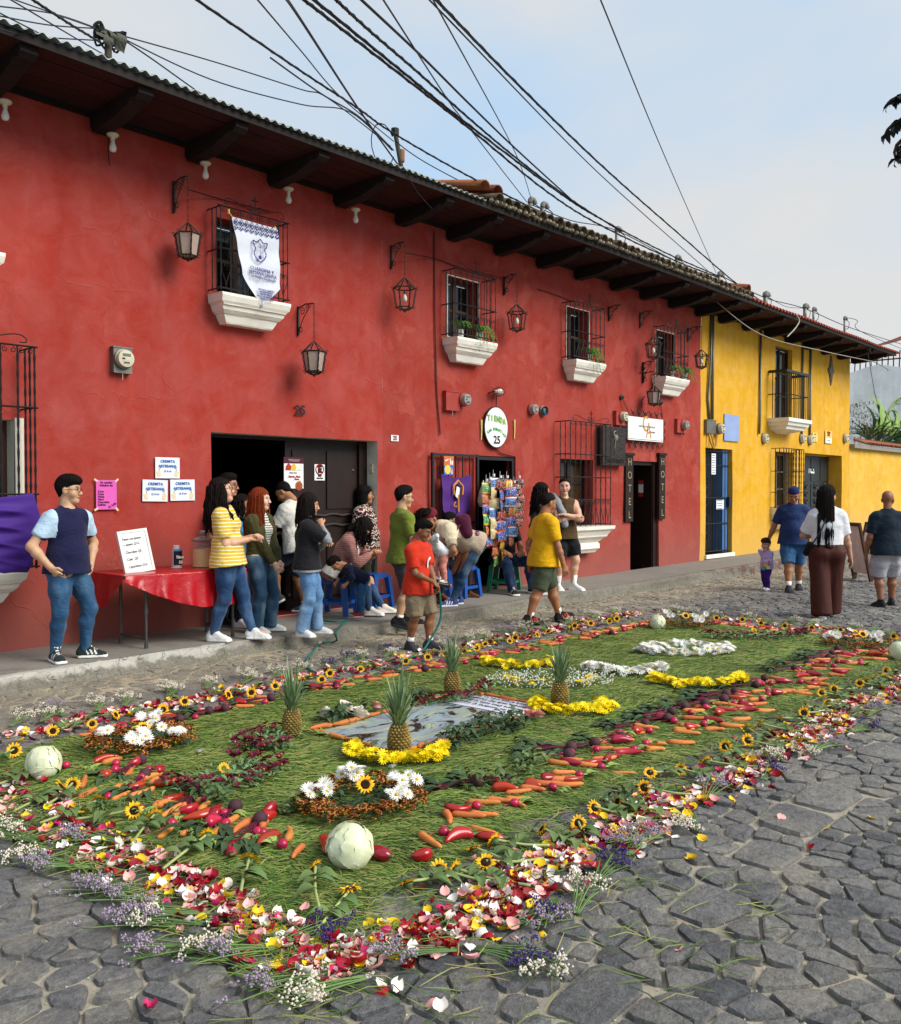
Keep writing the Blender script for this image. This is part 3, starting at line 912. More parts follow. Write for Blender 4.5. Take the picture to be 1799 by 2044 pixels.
# ------------------------------------------------------------------ surfaces of the place
def stucco(name,base,pale,deep,blotch=0.5,base_fade=None):
 t = NT(name)
 v = t.coord()
 n1 = t.noise(v,0.9,6,0.6)
 n2 = t.noise(v,3.3,5,0.62,0.6)
 col = t.mix(t.maprange(n1,0.33,0.67),rgb(deep),rgb(base))
 pat = t.ramp(t.noise(t.coord((1,1,1.0)),1.15,7,0.62,0.35),[(0.0,(0,0,0)),(0.565,(0,0,0)),(0.585,(1,1,1)),(1,(1,1,1))])
 col = t.mix(t.math('MULTIPLY',pat,blotch),col,rgb(pale))
 streak = t.noise(t.coord((5.0,5.0,0.35)),1.6,4)
 col = t.hsv(col,0.5,t.maprange(n2,0.3,0.7,1.03,0.93),t.math('MULTIPLY',t.maprange(n2,0.3,0.7,0.95,1.05),t.maprange(streak,0.3,0.7,0.94,1.05)))
 # crazed hairlines in the render coat, paler where the paint has chipped along them
 vo = t.n('ShaderNodeTexVoronoi');vo.feature = 'DISTANCE_TO_EDGE';vo.inputs['Scale'].default_value = 1.25
 dv = t.n('ShaderNodeVectorMath');dv.operation = 'ADD'
 nn = t.n('ShaderNodeTexNoise');nn.inputs['Scale'].default_value = 2.6;nn.inputs['Detail'].default_value = 5;t.l(v,nn.inputs['Vector'])
 sc_ = t.n('ShaderNodeVectorMath');sc_.operation = 'SCALE';sc_.inputs['Scale'].default_value = 0.55
 t.l(nn.outputs['Color'],sc_.inputs[0]);t.l(v,dv.inputs[0]);t.l(sc_.outputs[0],dv.inputs[1]);t.l(dv.outputs[0],vo.inputs['Vector'])
 crack = t.maprange(vo.outputs['Distance'],0.0,0.014,1,0)
 where = t.maprange(t.noise(v,0.8,3),0.48,0.6)
 crack = t.math('MULTIPLY',crack,where,True)
 col = t.mix(t.math('MULTIPLY',crack,0.4),col,rgb(pale))
 sep = t.n('ShaderNodeSeparateXYZ');t.l(v,sep.inputs[0])
 if base_fade:
  zz = t.math('ADD',sep.outputs[2],t.math('MULTIPLY',t.math('SUBTRACT',n2,0.5),1.1))
  col = t.mix(t.maprange(zz,0.2,1.3,0.85,0.0),col,rgb(base_fade))
 chips = t.ramp(t.noise(v,17,3),[(0,(0,0,0)),(0.76,(0,0,0)),(0.78,(1,1,1)),(1,(1,1,1))])
 low = t.maprange(sep.outputs[2],0.2,2.0,1.0,0.25)
 col = t.mix(t.math('MULTIPLY',t.math('MULTIPLY',chips,low),0.65),col,rgb('#c9b6a4'))
 b = t.bump(n2,0.35,0.03)
 b = t.bump(t.noise(v,26,5,0.6),0.35,0.006,b)
 b = t.bump(crack,0.6,0.01,b)
 b = t.bump(pat,0.25,0.004,b)
 return t.done(col,b,0.85,0.2)
RED1 = stucco('red_limewash','#a23b31','#b25145','#9a352c',0.14,'#98574c')
RED2 = stucco('faded_red_limewash','#9c382c','#ac4e40','#923329',0.4,'#92534a')
YEL = stucco('yellow_limewash','#d9a423','#d8ae48','#cf9a20',0.18,'#c9a04e')
YEL2 = stucco('pale_yellow_limewash','#dcae3c','#dcba62','#d3a234',0.25,'#c9a968')
WHITEW = stucco('weathered_whitewash','#eae8e2','#f0eee9','#d3d0c7',0.5)
SILLM = M('white_masonry','#e6e1d3',0.8,0.10,5,0.3,40,0.006)
JAMB = M('cream_plaster','#cdc8b8',0.85,0.2,3,0.3,30,0.006)
BEAM = M('stained_shaded_timber','#1a1310',0.75,0.4,4,0.5,30,0.01,stretch=(3,1,3),rnd=0.25)  # dark stain, deepened so the colour carries the eave shade
SOFF = M('red_brown_boards','#331511',0.85,0.4,3,0.4,30,0.006,stretch=(1,5,1),rnd=0.25)  # board colour lowered to put the eave shade into the soffit
IRON = M('wrought_iron','#14130f',0.55,0.3,12,0.4,60,0.003,0.5)
RUST = M('rusty_wrought_iron','#32271f',0.65,0.4,20,0.5,70,0.003,0.4)
TIN = M('corrugated_tin','#8d9388',0.5,0.35,3,0.2,30,0.004,0.5,0.4)
TINEDGE = M('mossy_tin','#5a5e4a',0.8,0.4,8,0.3,30,0.004)
TILE = M('weathered_clay_tile','#8a5237',0.9,0.45,9,0.5,50,0.006,rnd=0.35,hue=0.015)
TILEOLD = M('lichen_clay_tile','#5f5240',0.9,0.45,14,0.6,50,0.008,rnd=0.35)
REDTIN = M('red_painted_tin','#a14a38',0.6,0.25,4,0.2,30,0.003)
DOORW = M('mahogany_door','#20100c',0.5,0.3,3,0.3,30,0.004,stretch=(4,4,1))
FRAMEW = M('brown_window_timber','#4a3022',0.6,0.3,5,0.3,40,0.003,stretch=(4,4,1))
BLACKIRON = M('black_painted_steel','#101112',0.45,0.2,6,0.1,40,0.002,0.5)
GREENIRON = M('green_black_steel','#1e2423',0.45,0.25,5,0.15,40,0.002,0.5)
DARKROOM = M('dim_room_plaster','#2a1f1a',0.9,0.2)  # the darkness of unlit interiors is put into this colour
GLASSD = M('window_glass','#0d1114',0.08,0.1,bump=0.02,bscale=3,spec=0.6)
CONC = M('worn_concrete','#8a857b',0.9,0.16,2.2,0.35,60,0.006)
GALV = M('galvanised_steel','#73736a',0.5,0.2,6,0.1,40,0.002,0.5,0.6)
METERG = M('meter_cream','#c4bda4',0.4,0.12,6,0.05)
METERGL = M('meter_dome','#8f8d86',0.15,0.3,20,0.1,30,0.003,0.6)
BULB = M('opal_bulb','#d8d4c8',0.25,0.03,bump=0)
PAPER = M('white_paper','#dfe3ea',0.8,0.05,4,0.2,9,0.004)
WHITEP = M('white_board','#e4e4e0',0.4,0.03,bump=0)
INK = M('black_ink','#15151a',0.6,0.02,bump=0)
BLUEINK = M('blue_ink','#2f6fb5',0.6,0.02,bump=0)
PURPINK = M('purple_ink','#3c3a86',0.7,0.02,bump=0)
REDINK = M('red_ink','#a8241f',0.6,0.02,bump=0)
GREENINK = M('green_ink','#2f9a4a',0.6,0.02,bump=0)
LIMEINK = M('lime_ink','#9ac23a',0.6,0.02,bump=0)
GOLDINK = M('gold_ink','#c98a3c',0.6,0.02,bump=0)
YELINK = M('yellow_ink','#e6c04c',0.6,0.05,bump=0)
PEACH = M('peach_ink','#eccf9c',0.7,0.03,bump=0)
PINKP = M('pink_paper','#d95fb0',0.8,0.05,4,0.2,9,0.004)
TAPE = M('masking_tape','#d9c79c',0.8,0.05)
def wob(x,z,a=0.006): return a*(math.sin(x*2.1 + z*1.3) + math.sin(x*0.9 - z*2.7 + 1.0) + 0.6*math.sin(x*5.3 + z*4.1))
def wall_panel(name,parent,mat,x0,x1,z0,z1,holes,y=DW,jamb=None,depth=0.2,step=0.4):
 """street front with real openings and their reveals"""
 xs = {x0,x1};zs = {z0,z1}
 for h in holes: xs |= {h[0],h[1]};zs |= {h[2],h[3]}
 def fill(S):
  L_ = sorted(S);out = []
  for a,b in zip(L_[:-1],L_[1:]):
   k = max(1,int((b - a)/step));out += [a + (b - a)*i/k for i in range(k)]
  return out + [L_[-1]]
 xs,zs = fill(xs),fill(zs)
 mb = MB();nx = len(xs)
 mb.v = [(x,y - wob(x,z),z) for z in zs for x in xs]
 for j in range(len(zs) - 1):
  for i in range(nx - 1):
   cx,cz = (xs[i] + xs[i + 1])/2,(zs[j] + zs[j + 1])/2
   if any(h[0] < cx < h[1] and h[2] < cz < h[3] for h in holes): continue
   mb.f.append((j*nx + i,j*nx + i + 1,(j + 1)*nx + i + 1,(j + 1)*nx + i));mb.mi.append(0)
 for h in holes:
  d = h[4] if len(h) > 4 else depth
  mb.cur = h[5] if len(h) > 5 else 0
  xa,xb,za,zb = h[:4]
  fx = [x for x in xs if xa - 1e-6 <= x <= xb + 1e-6];fz = [z for z in zs if za - 1e-6 <= z <= zb + 1e-6]
  for a,b in zip(fx[:-1],fx[1:]):
   for z,fl in ((za,0),(zb,1)):
    q = [(a,y - wob(a,z),z),(b,y - wob(b,z),z),(b,y + d,z),(a,y + d,z)]
    mb.add(q,[(0,1,2,3) if not fl else (3,2,1,0)])
  for a,b in zip(fz[:-1],fz[1:]):
   for x,fl in ((xa,0),(xb,1)):
    q = [(x,y - wob(x,a),a),(x,y - wob(x,b),b),(x,y + d,b),(x,y + d,a)]
    mb.add(q,[(0,1,2,3) if not fl else (3,2,1,0)])
 # the returns of the wall behind, so that it has thickness
 mb.cur = 0
 mb.box((x0,y + 0.45,z0),(x0 + 0.02,y + 0.02,z1));mb.box((x1 - 0.02,y + 0.45,z0),(x1,y + 0.02,z1))
 return mb.build(name,[mat,jamb or mat],parent)
def scroll(mb,c,r,turns=1.2,start=0.0,plane='xz',r2=0.006,flip=1,n=14):
 pts = []
 for i in range(n + 1):
  t = i/n;a = start + flip*t*turns*2*math.pi;q = r*(1 - 0.72*t)
  dx,dz = q*math.cos(a),q*math.sin(a)
  pts.append((c[0] + dx,c[1],c[2] + dz) if plane == 'xz' else (c[0],c[1] + dx,c[2] + dz))
 mb.tube(pts,r2,4)
 return pts[0]
def grille(parent,x0,x1,z0,z1,out,nb,mids,mat=IRON,top='cross',low=0.0,y=DW,r=0.008,ns=2,twist=True):
 mb = MB();yf = y - out
 def rail(z,rr=0.009,ext=0.03):
  mb.tube([(x0 - ext,yf,z),(x1 + ext,yf,z)],rr,4)
  for x in (x0,x1): mb.tube([(x,yf,z),(x,y + 0.02,z)],rr,4)
 for z in [z0 + 0.02,z1] + list(mids): rail(z)
 def bar(x,yy):
  n = max(6,int((z1 - z0)/0.05)) if twist else 2
  rr = [r*(1.0 + 0.28*math.sin(i*2.2)) for i in range(n + 1)] if twist else [r]*3
  mb.tube([(x,yy,z0 + (z1 - z0)*i/n) for i in range(n + 1)],rr,4)
 for i in range(nb): bar(x0 + (x1 - x0)*i/(nb - 1),yf)
 for k in range(1,ns + 1):
  for x in (x0,x1): bar(x,yf + out*k/(ns + 1))
 w = (x1 - x0)/(nb - 1)
 if top:
  for i in range(nb - 1):
   cx = x0 + w*(i + 0.5)
   for q in (1,-1): scroll(mb,(cx + q*w*0.22,yf,z1 - 0.045),w*0.2,1.1,math.pi/2,r2=0.0045,flip=-q,n=8)
  m = (x0 + x1)/2;hw = (x1 - x0)/2
  for q in (1,-1):
   P = [(m + q*0.02,yf,z1 + 0.02),(m + q*hw*0.35,yf,z1 + 0.05),(m + q*hw*0.7,yf,z1 + 0.10),(m + q*hw*0.86,yf,z1 + 0.08),(m + q*hw*0.88,yf,z1 + 0.035),(m + q*hw*0.78,yf,z1 + 0.03)]
   mb.tube(catmull(P,4),0.0055,4)
   scroll(mb,(m + q*0.06,yf,z1 + 0.07),0.045,1.0,math.pi/2 + q*1.4,r2=0.0055,flip=q,n=9)
  if top == 'cross':
   mb.tube([(m,yf,z1),(m,yf,z1 + 0.2)],0.009,4);mb.tube([(m - 0.04,yf,z1 + 0.15),(m + 0.04,yf,z1 + 0.15)],0.009,4)
 if low:
  for i in range(nb - 1):
   cx = x0 + w*(i + 0.5)
   for q in (1,-1):
    P = [(cx,yf,z0 + 0.03),(cx + q*w*0.1,yf,z0 + low*0.35),(cx + q*w*0.42,yf,z0 + low*0.72),(cx + q*w*0.36,yf,z0 + low*0.97),(cx + q*w*0.12,yf,z0 + low),(cx + q*w*0.14,yf,z0 + low*0.85)]
    mb.tube(catmull(P,3),0.0055,4)
 return mb.build('window_grille',mat,parent)
def sill(parent,x0,x1,ztop,hgt,out,mat=SILLM,y=DW,taper=0.13,steps=None,seed=0):
 """moulded masonry bracket under a window"""
 prof = steps or [(0.0,1.0,0.0),(0.0,1.06,0.012),(-0.10,1.08,0.014),(-0.28,1.0,0.02),(-0.36,0.94,0.05),(-0.40,0.92,0.055),(-0.43,0.84,0.055),(-0.55,0.80,0.07),(-0.66,0.68,0.10),(-0.70,0.62,0.12),(-0.73,0.6,0.12),(-0.95,0.5,0.16),(-1.0,0.46,0.17)]
 r = random.Random(seed);vs,fs = [],[]
 n = 10
 for dz,o,inn in prof:
  z = ztop + dz*hgt;a,b,oo = x0 + inn,x1 - inn,out*o
  ring = [(a,y + 0.03,z)]
  ring += [(a + (b - a)*i/n,y - oo + r.uniform(-0.0015,0.0015),z + r.uniform(-0.0015,0.0015)) for i in range(n + 1)]
  ring += [(b,y + 0.03,z)]
  vs += ring
 m = n + 3
 for k in range(len(prof) - 1):
  for i in range(m - 1): fs.append((k*m + i + 1,k*m + i,(k + 1)*m + i,(k + 1)*m + i + 1))
 fs.append(tuple(range(m)));fs.append(tuple((len(prof) - 1)*m + i for i in range(m - 1,-1,-1)))
 mb = MB();mb.add(vs,fs)
 o = mb.build('window_sill',mat,parent)
 return o
def window(parent,x0,x1,z0,z1,depth=0.16,leaves=2,rows=2,mat=FRAMEW,y=DW,glass=GLASSD,open_=0.0):
 w = MB();yy = y + depth
 f = 0.05
 w.box((x0,yy,z0),(x0 + f,yy + 0.06,z1));w.box((x1 - f,yy,z0),(x1,yy + 0.06,z1))
 w.box((x0 + f,yy,z1 - f),(x1 - f,yy + 0.06,z1));w.box((x0 + f,yy,z0),(x1 - f,yy + 0.06,z0 + f))
 for i in range(1,leaves):
  x = x0 + (x1 - x0)*i/leaves;w.box((x - 0.035,yy - 0.004,z0 + f),(x + 0.035,yy + 0.056,z1 - f))
 o = w.build('window',mat,parent)
 rw = (x1 - x0)/leaves
 for i in range(leaves):
  for j in range(rows):
   a,b = x0 + rw*i + f,x0 + rw*(i + 1) - f;c,d = z0 + f + (z1 - z0 - 2*f)*j/rows,z0 + f + (z1 - z0 - 2*f)*(j + 1)/rows
   g = MB();g.box((a,yy + 0.03,c + 0.015),(b,yy + 0.038,d - 0.015));g.build('pane',glass,o)
  for j in range(1,rows):
   g = MB();zz = z0 + f + (z1 - z0 - 2*f)*j/rows
   g.box((x0 + rw*i + f - 0.01,yy + 0.01,zz - 0.02),(x0 + rw*(i + 1) - f + 0.01,yy + 0.05,zz + 0.02));g.build('glazing_bar',mat,o)
 return o
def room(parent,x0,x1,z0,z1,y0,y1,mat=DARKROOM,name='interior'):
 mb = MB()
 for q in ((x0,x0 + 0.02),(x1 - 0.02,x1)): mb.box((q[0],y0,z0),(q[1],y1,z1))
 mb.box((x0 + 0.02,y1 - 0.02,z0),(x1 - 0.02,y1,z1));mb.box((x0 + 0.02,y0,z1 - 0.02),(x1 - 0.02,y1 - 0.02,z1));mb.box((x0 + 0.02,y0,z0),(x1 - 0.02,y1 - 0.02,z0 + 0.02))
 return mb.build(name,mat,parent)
EAVE_Y,SOF = 7.84,5.42
def eave(parent,x0,x1,beams,beam_len=0.9,sof=SOF,y=DW,ey=EAVE_Y,curved=True):
 n = max(1,int((x1 - x0)/0.55));w = (x1 - x0)/n
 me = []
 r = random.Random(3)
 rows = 5
 for j in range(rows):
  ya,yb = y - (y - ey)*j/rows,y - (y - ey)*(j + 1)/rows
  x = x0
  while x < x1 - 0.01:
   l = min(r.uniform(2.0,3.4),x1 - x)
   b = MB();dz = r.uniform(0,0.006)
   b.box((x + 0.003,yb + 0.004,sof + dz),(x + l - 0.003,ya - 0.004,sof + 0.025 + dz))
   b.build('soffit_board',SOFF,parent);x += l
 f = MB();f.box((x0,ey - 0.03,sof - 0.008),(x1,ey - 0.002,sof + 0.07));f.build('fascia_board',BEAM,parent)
 for bx in beams:
  w_ = 0.075
  P = [(y - 0.0,sof - 0.13),(y - 0.0,sof - 0.004),(ey + 0.03,sof - 0.004),(ey + 0.03,sof - 0.06),(ey + 0.09,sof - 0.10),(ey + 0.17,sof - 0.075),(ey + 0.24,sof - 0.11),(y - beam_len*0.55,sof - 0.17),(y - 0.22,sof - 0.19),(y - 0.05,sof - 0.20)]
  vs = [(bx - w_,q[0],q[1]) for q in P] + [(bx + w_,q[0],q[1]) for q in P];k = len(P)
  fs = [tuple(range(k)),tuple(range(2*k - 1,k - 1,-1))] + [(i,(i + 1) % k,(i + 1) % k + k,i + k) for i in range(k)]
  b = MB();b.add(vs,fs);b.build('eave_beam',BEAM,parent)
 c = MB();c.box((x0,y - 0.06,sof - 0.05),(x1,y - 0.012,sof - 0.002));c.build('wall_plate',BEAM,parent)
# ---- left, brighter red house
LHX0,LHX1 = 0.6,8.45
lh = thing('red_house','bright red two storey house with a corrugated tin roof and wide garage doorway','house',(0,0,0))
win1 = (5.90,6.60,3.86,4.72)
garage = (5.80,8.36,0.15,2.31)
farw = (2.62,3.66,0.92,2.32)
upw = (2.5,3.2,3.86,4.72)
wall_panel('wall',lh,RED1,LHX0,LHX1,0.0,SOF,[win1 + (0.2,),garage + (0.22,1),farw + (0.22,1),upw + (0.2,)],jamb=JAMB)
window(lh,*win1);window(lh,*farw,depth=0.18,rows=3);window(lh,*upw)
grille(lh,5.78,6.69,3.86,4.77,0.25,8,[4.31],low=0.3)
grille(lh,2.5,3.72,0.93,2.98,0.30,9,[2.42,1.62],top='scroll',mat=IRON,r=0.011)
grille(lh,2.38,3.28,3.86,4.77,0.25,8,[4.31],low=0.3)
sill(lh,5.76,6.72,3.83,0.31,0.27,seed=1);sill(lh,2.42,3.63,0.93,0.31,0.34,seed=2);sill(lh,2.3,3.49,3.80,0.31,0.27,seed=3)
# plaster lumps at the far window jamb
mb = MB();mb.box((3.66,DW - 0.012,0.92),(3.74,DW + 0.02,2.34));mb.build('window_surround',JAMB,lh)
# the garage: one leaf shut, the other folded back into a dim hall
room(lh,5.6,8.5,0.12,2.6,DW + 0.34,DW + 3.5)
for nm,xa,xb,yy in (('garage_door',7.02,8.22,DW + 0.24),):
 d = MB();d.box((xa,yy,0.17),(xb,yy + 0.05,2.27));dr = d.build(nm,DOORW,lh)
 for (pa,pb,za,zb) in ((xa + 0.10,xa + 0.52,1.42,2.16),(xa + 0.66,xb - 0.10,1.42,2.16),(xa + 0.10,xa + 0.52,0.3,1.08),(xa + 0.66,xb - 0.10,0.3,1.08)):
  p = MB();p.box((pa,yy - 0.018,za),(pb,yy + 0.002,zb));p.build('door_panel',DOORW,dr)
 m_ = MB()
 for off,zz in ((0.0,1.33),(0.0,1.2)):
  pts = [(xa + (xb - xa)*i/24,yy - 0.022,zz + 0.022*abs(math.sin(i*0.52))*(1 if i % 12 < 6 else 0.6)) for i in range(25)]
  m_.tube(pts,0.014,5)
 m_.build('scalloped_moulding',M('dusty_moulding','#3d3731',0.8,0.2),dr)
 for sx,sz in ((xb - 0.09,1.92),(xb - 0.09,1.15),(xa + 0.05,1.3),(xa + 0.05,0.75),(xa + 0.05,0.35),(xb - 0.09,0.4)):
  s = MB();s.lathe([(0.03,0),(0.028,0.008),(0.02,0.02),(0.006,0.028)],10,Matrix.Translation((sx,yy - 0.001,sz)) @ Matrix.Rotation(math.pi/2,4,'X'));s.build('stud',M('old_bronze','#5b5347',0.4,0.2,metal=0.7),dr,True)
d = MB();d.box((5.82,DW + 0.30,0.17),(5.88,DW + 1.45,2.27));d.build('garage_door',DOORW,lh)
d = MB();d.box((8.22,DW + 0.20,0.17),(8.36,DW + 0.33,2.31));d.box((5.8,DW + 0.22,2.27),(8.22,DW + 0.33,2.35));d.build('door_frame',DOORW,lh)
d = MB();d.box((5.84,DW + 0.02,0.1),(8.32,DW + 0.33,0.168));d.build('threshold',M('red_floor_tile','#5c1f1a',0.35,0.3,12),lh)
eave(lh,0.5,9.2,[1.3,2.35,3.42,4.5,5.57,6.66,7.68,8.76])
def sheet_edge(parent,x0,x1,pitch,amp,mat,z=SOF + 0.085,y0=EAVE_Y - 0.08,back=3.2,rise=0.22,name='tin_roof',sag=0.0):
 n = int((x1 - x0)/pitch*6)
 mb = MB()
 for s,dz in ((0,0.0),(1,-0.004)):
  pass
 def pt(i,yy,dz):
  x = x0 + (x1 - x0)*i/n
  return (x,yy,z + (yy - y0)*rise + amp*math.sin(2*math.pi*x/pitch) + dz + 0.008*math.sin(x*1.9))
 ys = [y0,y0 + back*0.5,y0 + back]
 vs = [pt(i,yy,0) for yy in ys for i in range(n + 1)] + [pt(i,yy,-0.006) for yy in ys for i in range(n + 1)]
 m = n + 1;fs = []
 for j in range(2):
  for i in range(n):
   fs.append((j*m + i,j*m + i + 1,(j + 1)*m + i + 1,(j + 1)*m + i))
   o = 3*m
   fs.append((o + j*m + i + 1,o + j*m + i,o + (j + 1)*m + i,o + (j + 1)*m + i + 1))
 for i in range(n): fs.append((i + 1,i,3*m + i,3*m + i + 1))
 mb.add(vs,fs)
 return mb.build(name,mat,parent,True,angle=50)
sheet_edge(lh,0.5,9.35,0.105,0.016,TIN)
# ---- right, faded red house
RHX0,RHX1 = 8.45,17.58
rh = thing('red_house','faded brick red house with clay tile roof, shop door and hotel door','house',(0,0,0))
win2 = (9.74,10.42,3.86,4.74);win3 = (12.71,13.38,3.86,4.74)
x4a = W(1309,659)[0];x4b = W(1345,668)[0]
win4 = (x4a,x4b,3.86,4.74)
shop = (10.38,11.34,0.16,2.18);hotel = (14.8,15.86,0.14,2.21)
lwin = (W(1118.6,915)[0],W(1184,916)[0],1.02,2.19)
wall_panel('wall',rh,RED2,RHX0,RHX1,0.0,SOF,[win2 + (0.2,),win3 + (0.2,),win4 + (0.2,),shop + (0.18,),hotel + (0.2,),lwin + (0.22,)])
window(rh,*win2);window(rh,*win3);window(rh,*win4)
window(rh,*lwin,depth=0.18,rows=3,mat=BLACKIRON,glass=M('amber_glass','#3a2a17',0.15,0.2,spec=0.5))
for w_,q in ((win2,0.11),(win3,0.12),(win4,0.12)):
 f = MB();a,b,c,d = w_
 for bx in ((a - 0.018,a,c,d + 0.015),(b,b + 0.015,c,d + 0.015)): f.box((bx[0],DW - 0.016,bx[2]),(bx[1],DW + 0.03,bx[3]))
 f.box((a,DW - 0.016,d),(b,DW + 0.03,d + 0.015));f.build('window_surround',JAMB,rh)
 grille(rh,a - q,b + q,3.86,4.78,0.25,8,[4.3],low=0.3)
 sill(rh,a - q - 0.0,b + q + 0.02,3.83,0.32,0.27,seed=int(a*10))
la,lb = W(1109,827)[0],W(1219.5,832.6,0.3)[0]
grille(rh,la,lb,1.06,2.80,0.30,9,[2.26,1.88,1.5],low=0.42,r=0.009)
sill(rh,la - 0.05,lb + 0.06,1.05,0.46,0.36,seed=77,steps=[(0,1.0,0),(0,1.04,0.01),(-0.12,1.02,0.02),(-0.2,0.9,0.07),(-0.34,0.8,0.12),(-0.4,0.78,0.13),(-0.5,0.62,0.2),(-0.62,0.5,0.27),(-0.68,0.55,0.24),(-0.84,0.56,0.24),(-0.92,0.46,0.28),(-1.0,0.4,0.3)])
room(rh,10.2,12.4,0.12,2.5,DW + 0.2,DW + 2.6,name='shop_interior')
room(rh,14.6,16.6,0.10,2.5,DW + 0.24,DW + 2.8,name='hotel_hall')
# shop: iron door frame, shelves with goods behind
f = MB();f.box((10.39,DW + 0.02,0.16),(10.44,DW + 0.08,2.17));f.box((11.28,DW + 0.02,0.16),(11.33,DW + 0.08,2.17));f.box((10.44,DW + 0.02,2.12),(11.28,DW + 0.08,2.17));f.build('door_frame',BLACKIRON,rh)
# hotel door leaf folded inwards, patterned panel
d = MB();d.box((15.70,DW + 0.06,0.15),(15.78,DW + 0.62,2.18));dl = d.build('hotel_door',DOORW,rh)
f = MB();f.box((15.72,DW + 0.04,0.14),(15.86,DW + 0.2,2.21));f.box((14.8,DW + 0.06,2.14),(15.72,DW + 0.2,2.21));f.build('door_frame',DOORW,rh)
r = random.Random(5)
gm = [M('wall_wood_dark','#2a1a10',0.6),M('wall_wood_mid','#4d331c',0.6),M('wall_wood_gold','#6d4c24',0.6)]
for i in range(5):
 for j in range(6):
  x = 14.8 + i*0.3;z = 0.5 + j*0.33
  for k in range(2):
   m_ = MB();m_.prism([(x,z),(x + 0.29,z),(x + 0.29,z + 0.32)] if k else [(x,z),(x + 0.29,z + 0.32),(x,z + 0.32)],DW + 2.6 - r.uniform(0,0.04),DW + 2.74);m_.build('wall_facet',gm[r.randrange(3)],rh)
t_ = MB();t_.box((15.0,DW + 1.4,0.9),(15.9,DW + 1.8,0.94))
for x in (15.1,15.75): t_.tube([(x,DW + 1.45,0.9),(x - 0.18,DW + 1.6,0.12)],0.025,6);t_.tube([(x - 0.25,DW + 1.75,0.9),(x + 0.1,DW + 1.6,0.12)],0.025,6)
tt = t_.build('console_table',M('teal_paint','#1d5a63',0.5),None);tag(tt,'teal trestle table standing inside the hotel doorway','table')
eave(rh,9.2,17.75,[9.78,10.86,11.93,13.0,14.12,15.15,16.23,17.35])
# clay tiles: a barrel row at the eave and the courses that climb behind it
def tile_mesh(old):
 mb = MB();n = 7;L_,ra,rb = 0.42,0.098,0.082
 for q,(yy,rr) in enumerate(((0,ra),(L_,rb))):
  for k in range(n):
   a = math.pi*k/(n - 1)
   mb.v.append((rr*math.cos(a),yy,rr*0.92*math.sin(a)))
 for q,(yy,rr) in enumerate(((0,ra - 0.016),(L_,rb - 0.016))):
  for k in range(n):
   a = math.pi*k/(n - 1)
   mb.v.append((rr*math.cos(a),yy,rr*0.92*math.sin(a)))
 for k in range(n - 1):
  mb.f += [(k,k + 1,n + k + 1,n + k),(2*n + k + 1,2*n + k,3*n + k,3*n + k + 1),(k + 1,k,2*n + k,2*n + k + 1)]
 mb.f += [(0,n,3*n,2*n),(n - 1,3*n - 1,4*n - 1,2*n - 1)]
 mb.mi = [0]*len(mb.f)
 return mb.mesh('roof_tile',TILEOLD if old else TILE,True)
tm_old,tm_new = tile_mesh(True),tile_mesh(False)
mortar = MB()
nt_ = int((17.75 - 9.5)/0.2)
for i in range(nt_):
 x = 9.55 + i*0.2
 for row in range(5):
  o = link('roof_tile',tm_old if row == 0 else tm_new,rh)
  yy = EAVE_Y - 0.12 + row*0.33
  o.location = (x + r.uniform(-0.012,0.012),yy + r.uniform(-0.03,0.02),SOF + 0.10 + (yy - EAVE_Y + 0.12)*0.22 + row*0.012 + r.uniform(-0.008,0.008))
  o.rotation_euler = (math.atan(0.22),r.uniform(-0.04,0.04),r.uniform(-0.05,0.05))
 if i < nt_ - 1:
  for row in range(2):
   o = link('roof_tile',tm_old if row == 0 else tm_new,rh)
   yy = EAVE_Y - 0.07 + row*0.33
   o.location = (x + 0.1,yy + r.uniform(-0.03,0.02),SOF + 0.165 + (yy - EAVE_Y + 0.12)*0.22)
   o.rotation_euler = (math.atan(0.22),math.pi,r.uniform(-0.05,0.05))
 for k in range(3): mortar.lathe([(0.0,-0.03),(0.035,-0.01),(0.03,0.02),(0,0.035)],6,Matrix.Translation((x + 0.1*k - 0.1 + r.uniform(-.02,.02),EAVE_Y - 0.08 + r.uniform(-0.02,0.02),SOF + 0.09 + r.uniform(-0.012,0.012))))
tag(mortar.build('tile_mortar',M('grey_mortar','#8a8272',0.95,0.3,20,0.5,50,0.006),rh),kind='stuff')
d = MB();d.add([(9.2,EAVE_Y,SOF + 0.075),(17.75,EAVE_Y,SOF + 0.075),(17.75,EAVE_Y + 3.2,SOF + 0.8),(9.2,EAVE_Y + 3.2,SOF + 0.8)],[(0,1,2,3)]);d.build('roof_deck',TILE,rh)
for xx in (9.35,9.62,17.55):
 o = link('ridge_tile',tm_new,rh);o.location = (xx,EAVE_Y - 0.05,SOF + 0.24);o.rotation_euler = (math.atan(0.22),0,0.06);o.scale = (1.25,3.0,1.2)
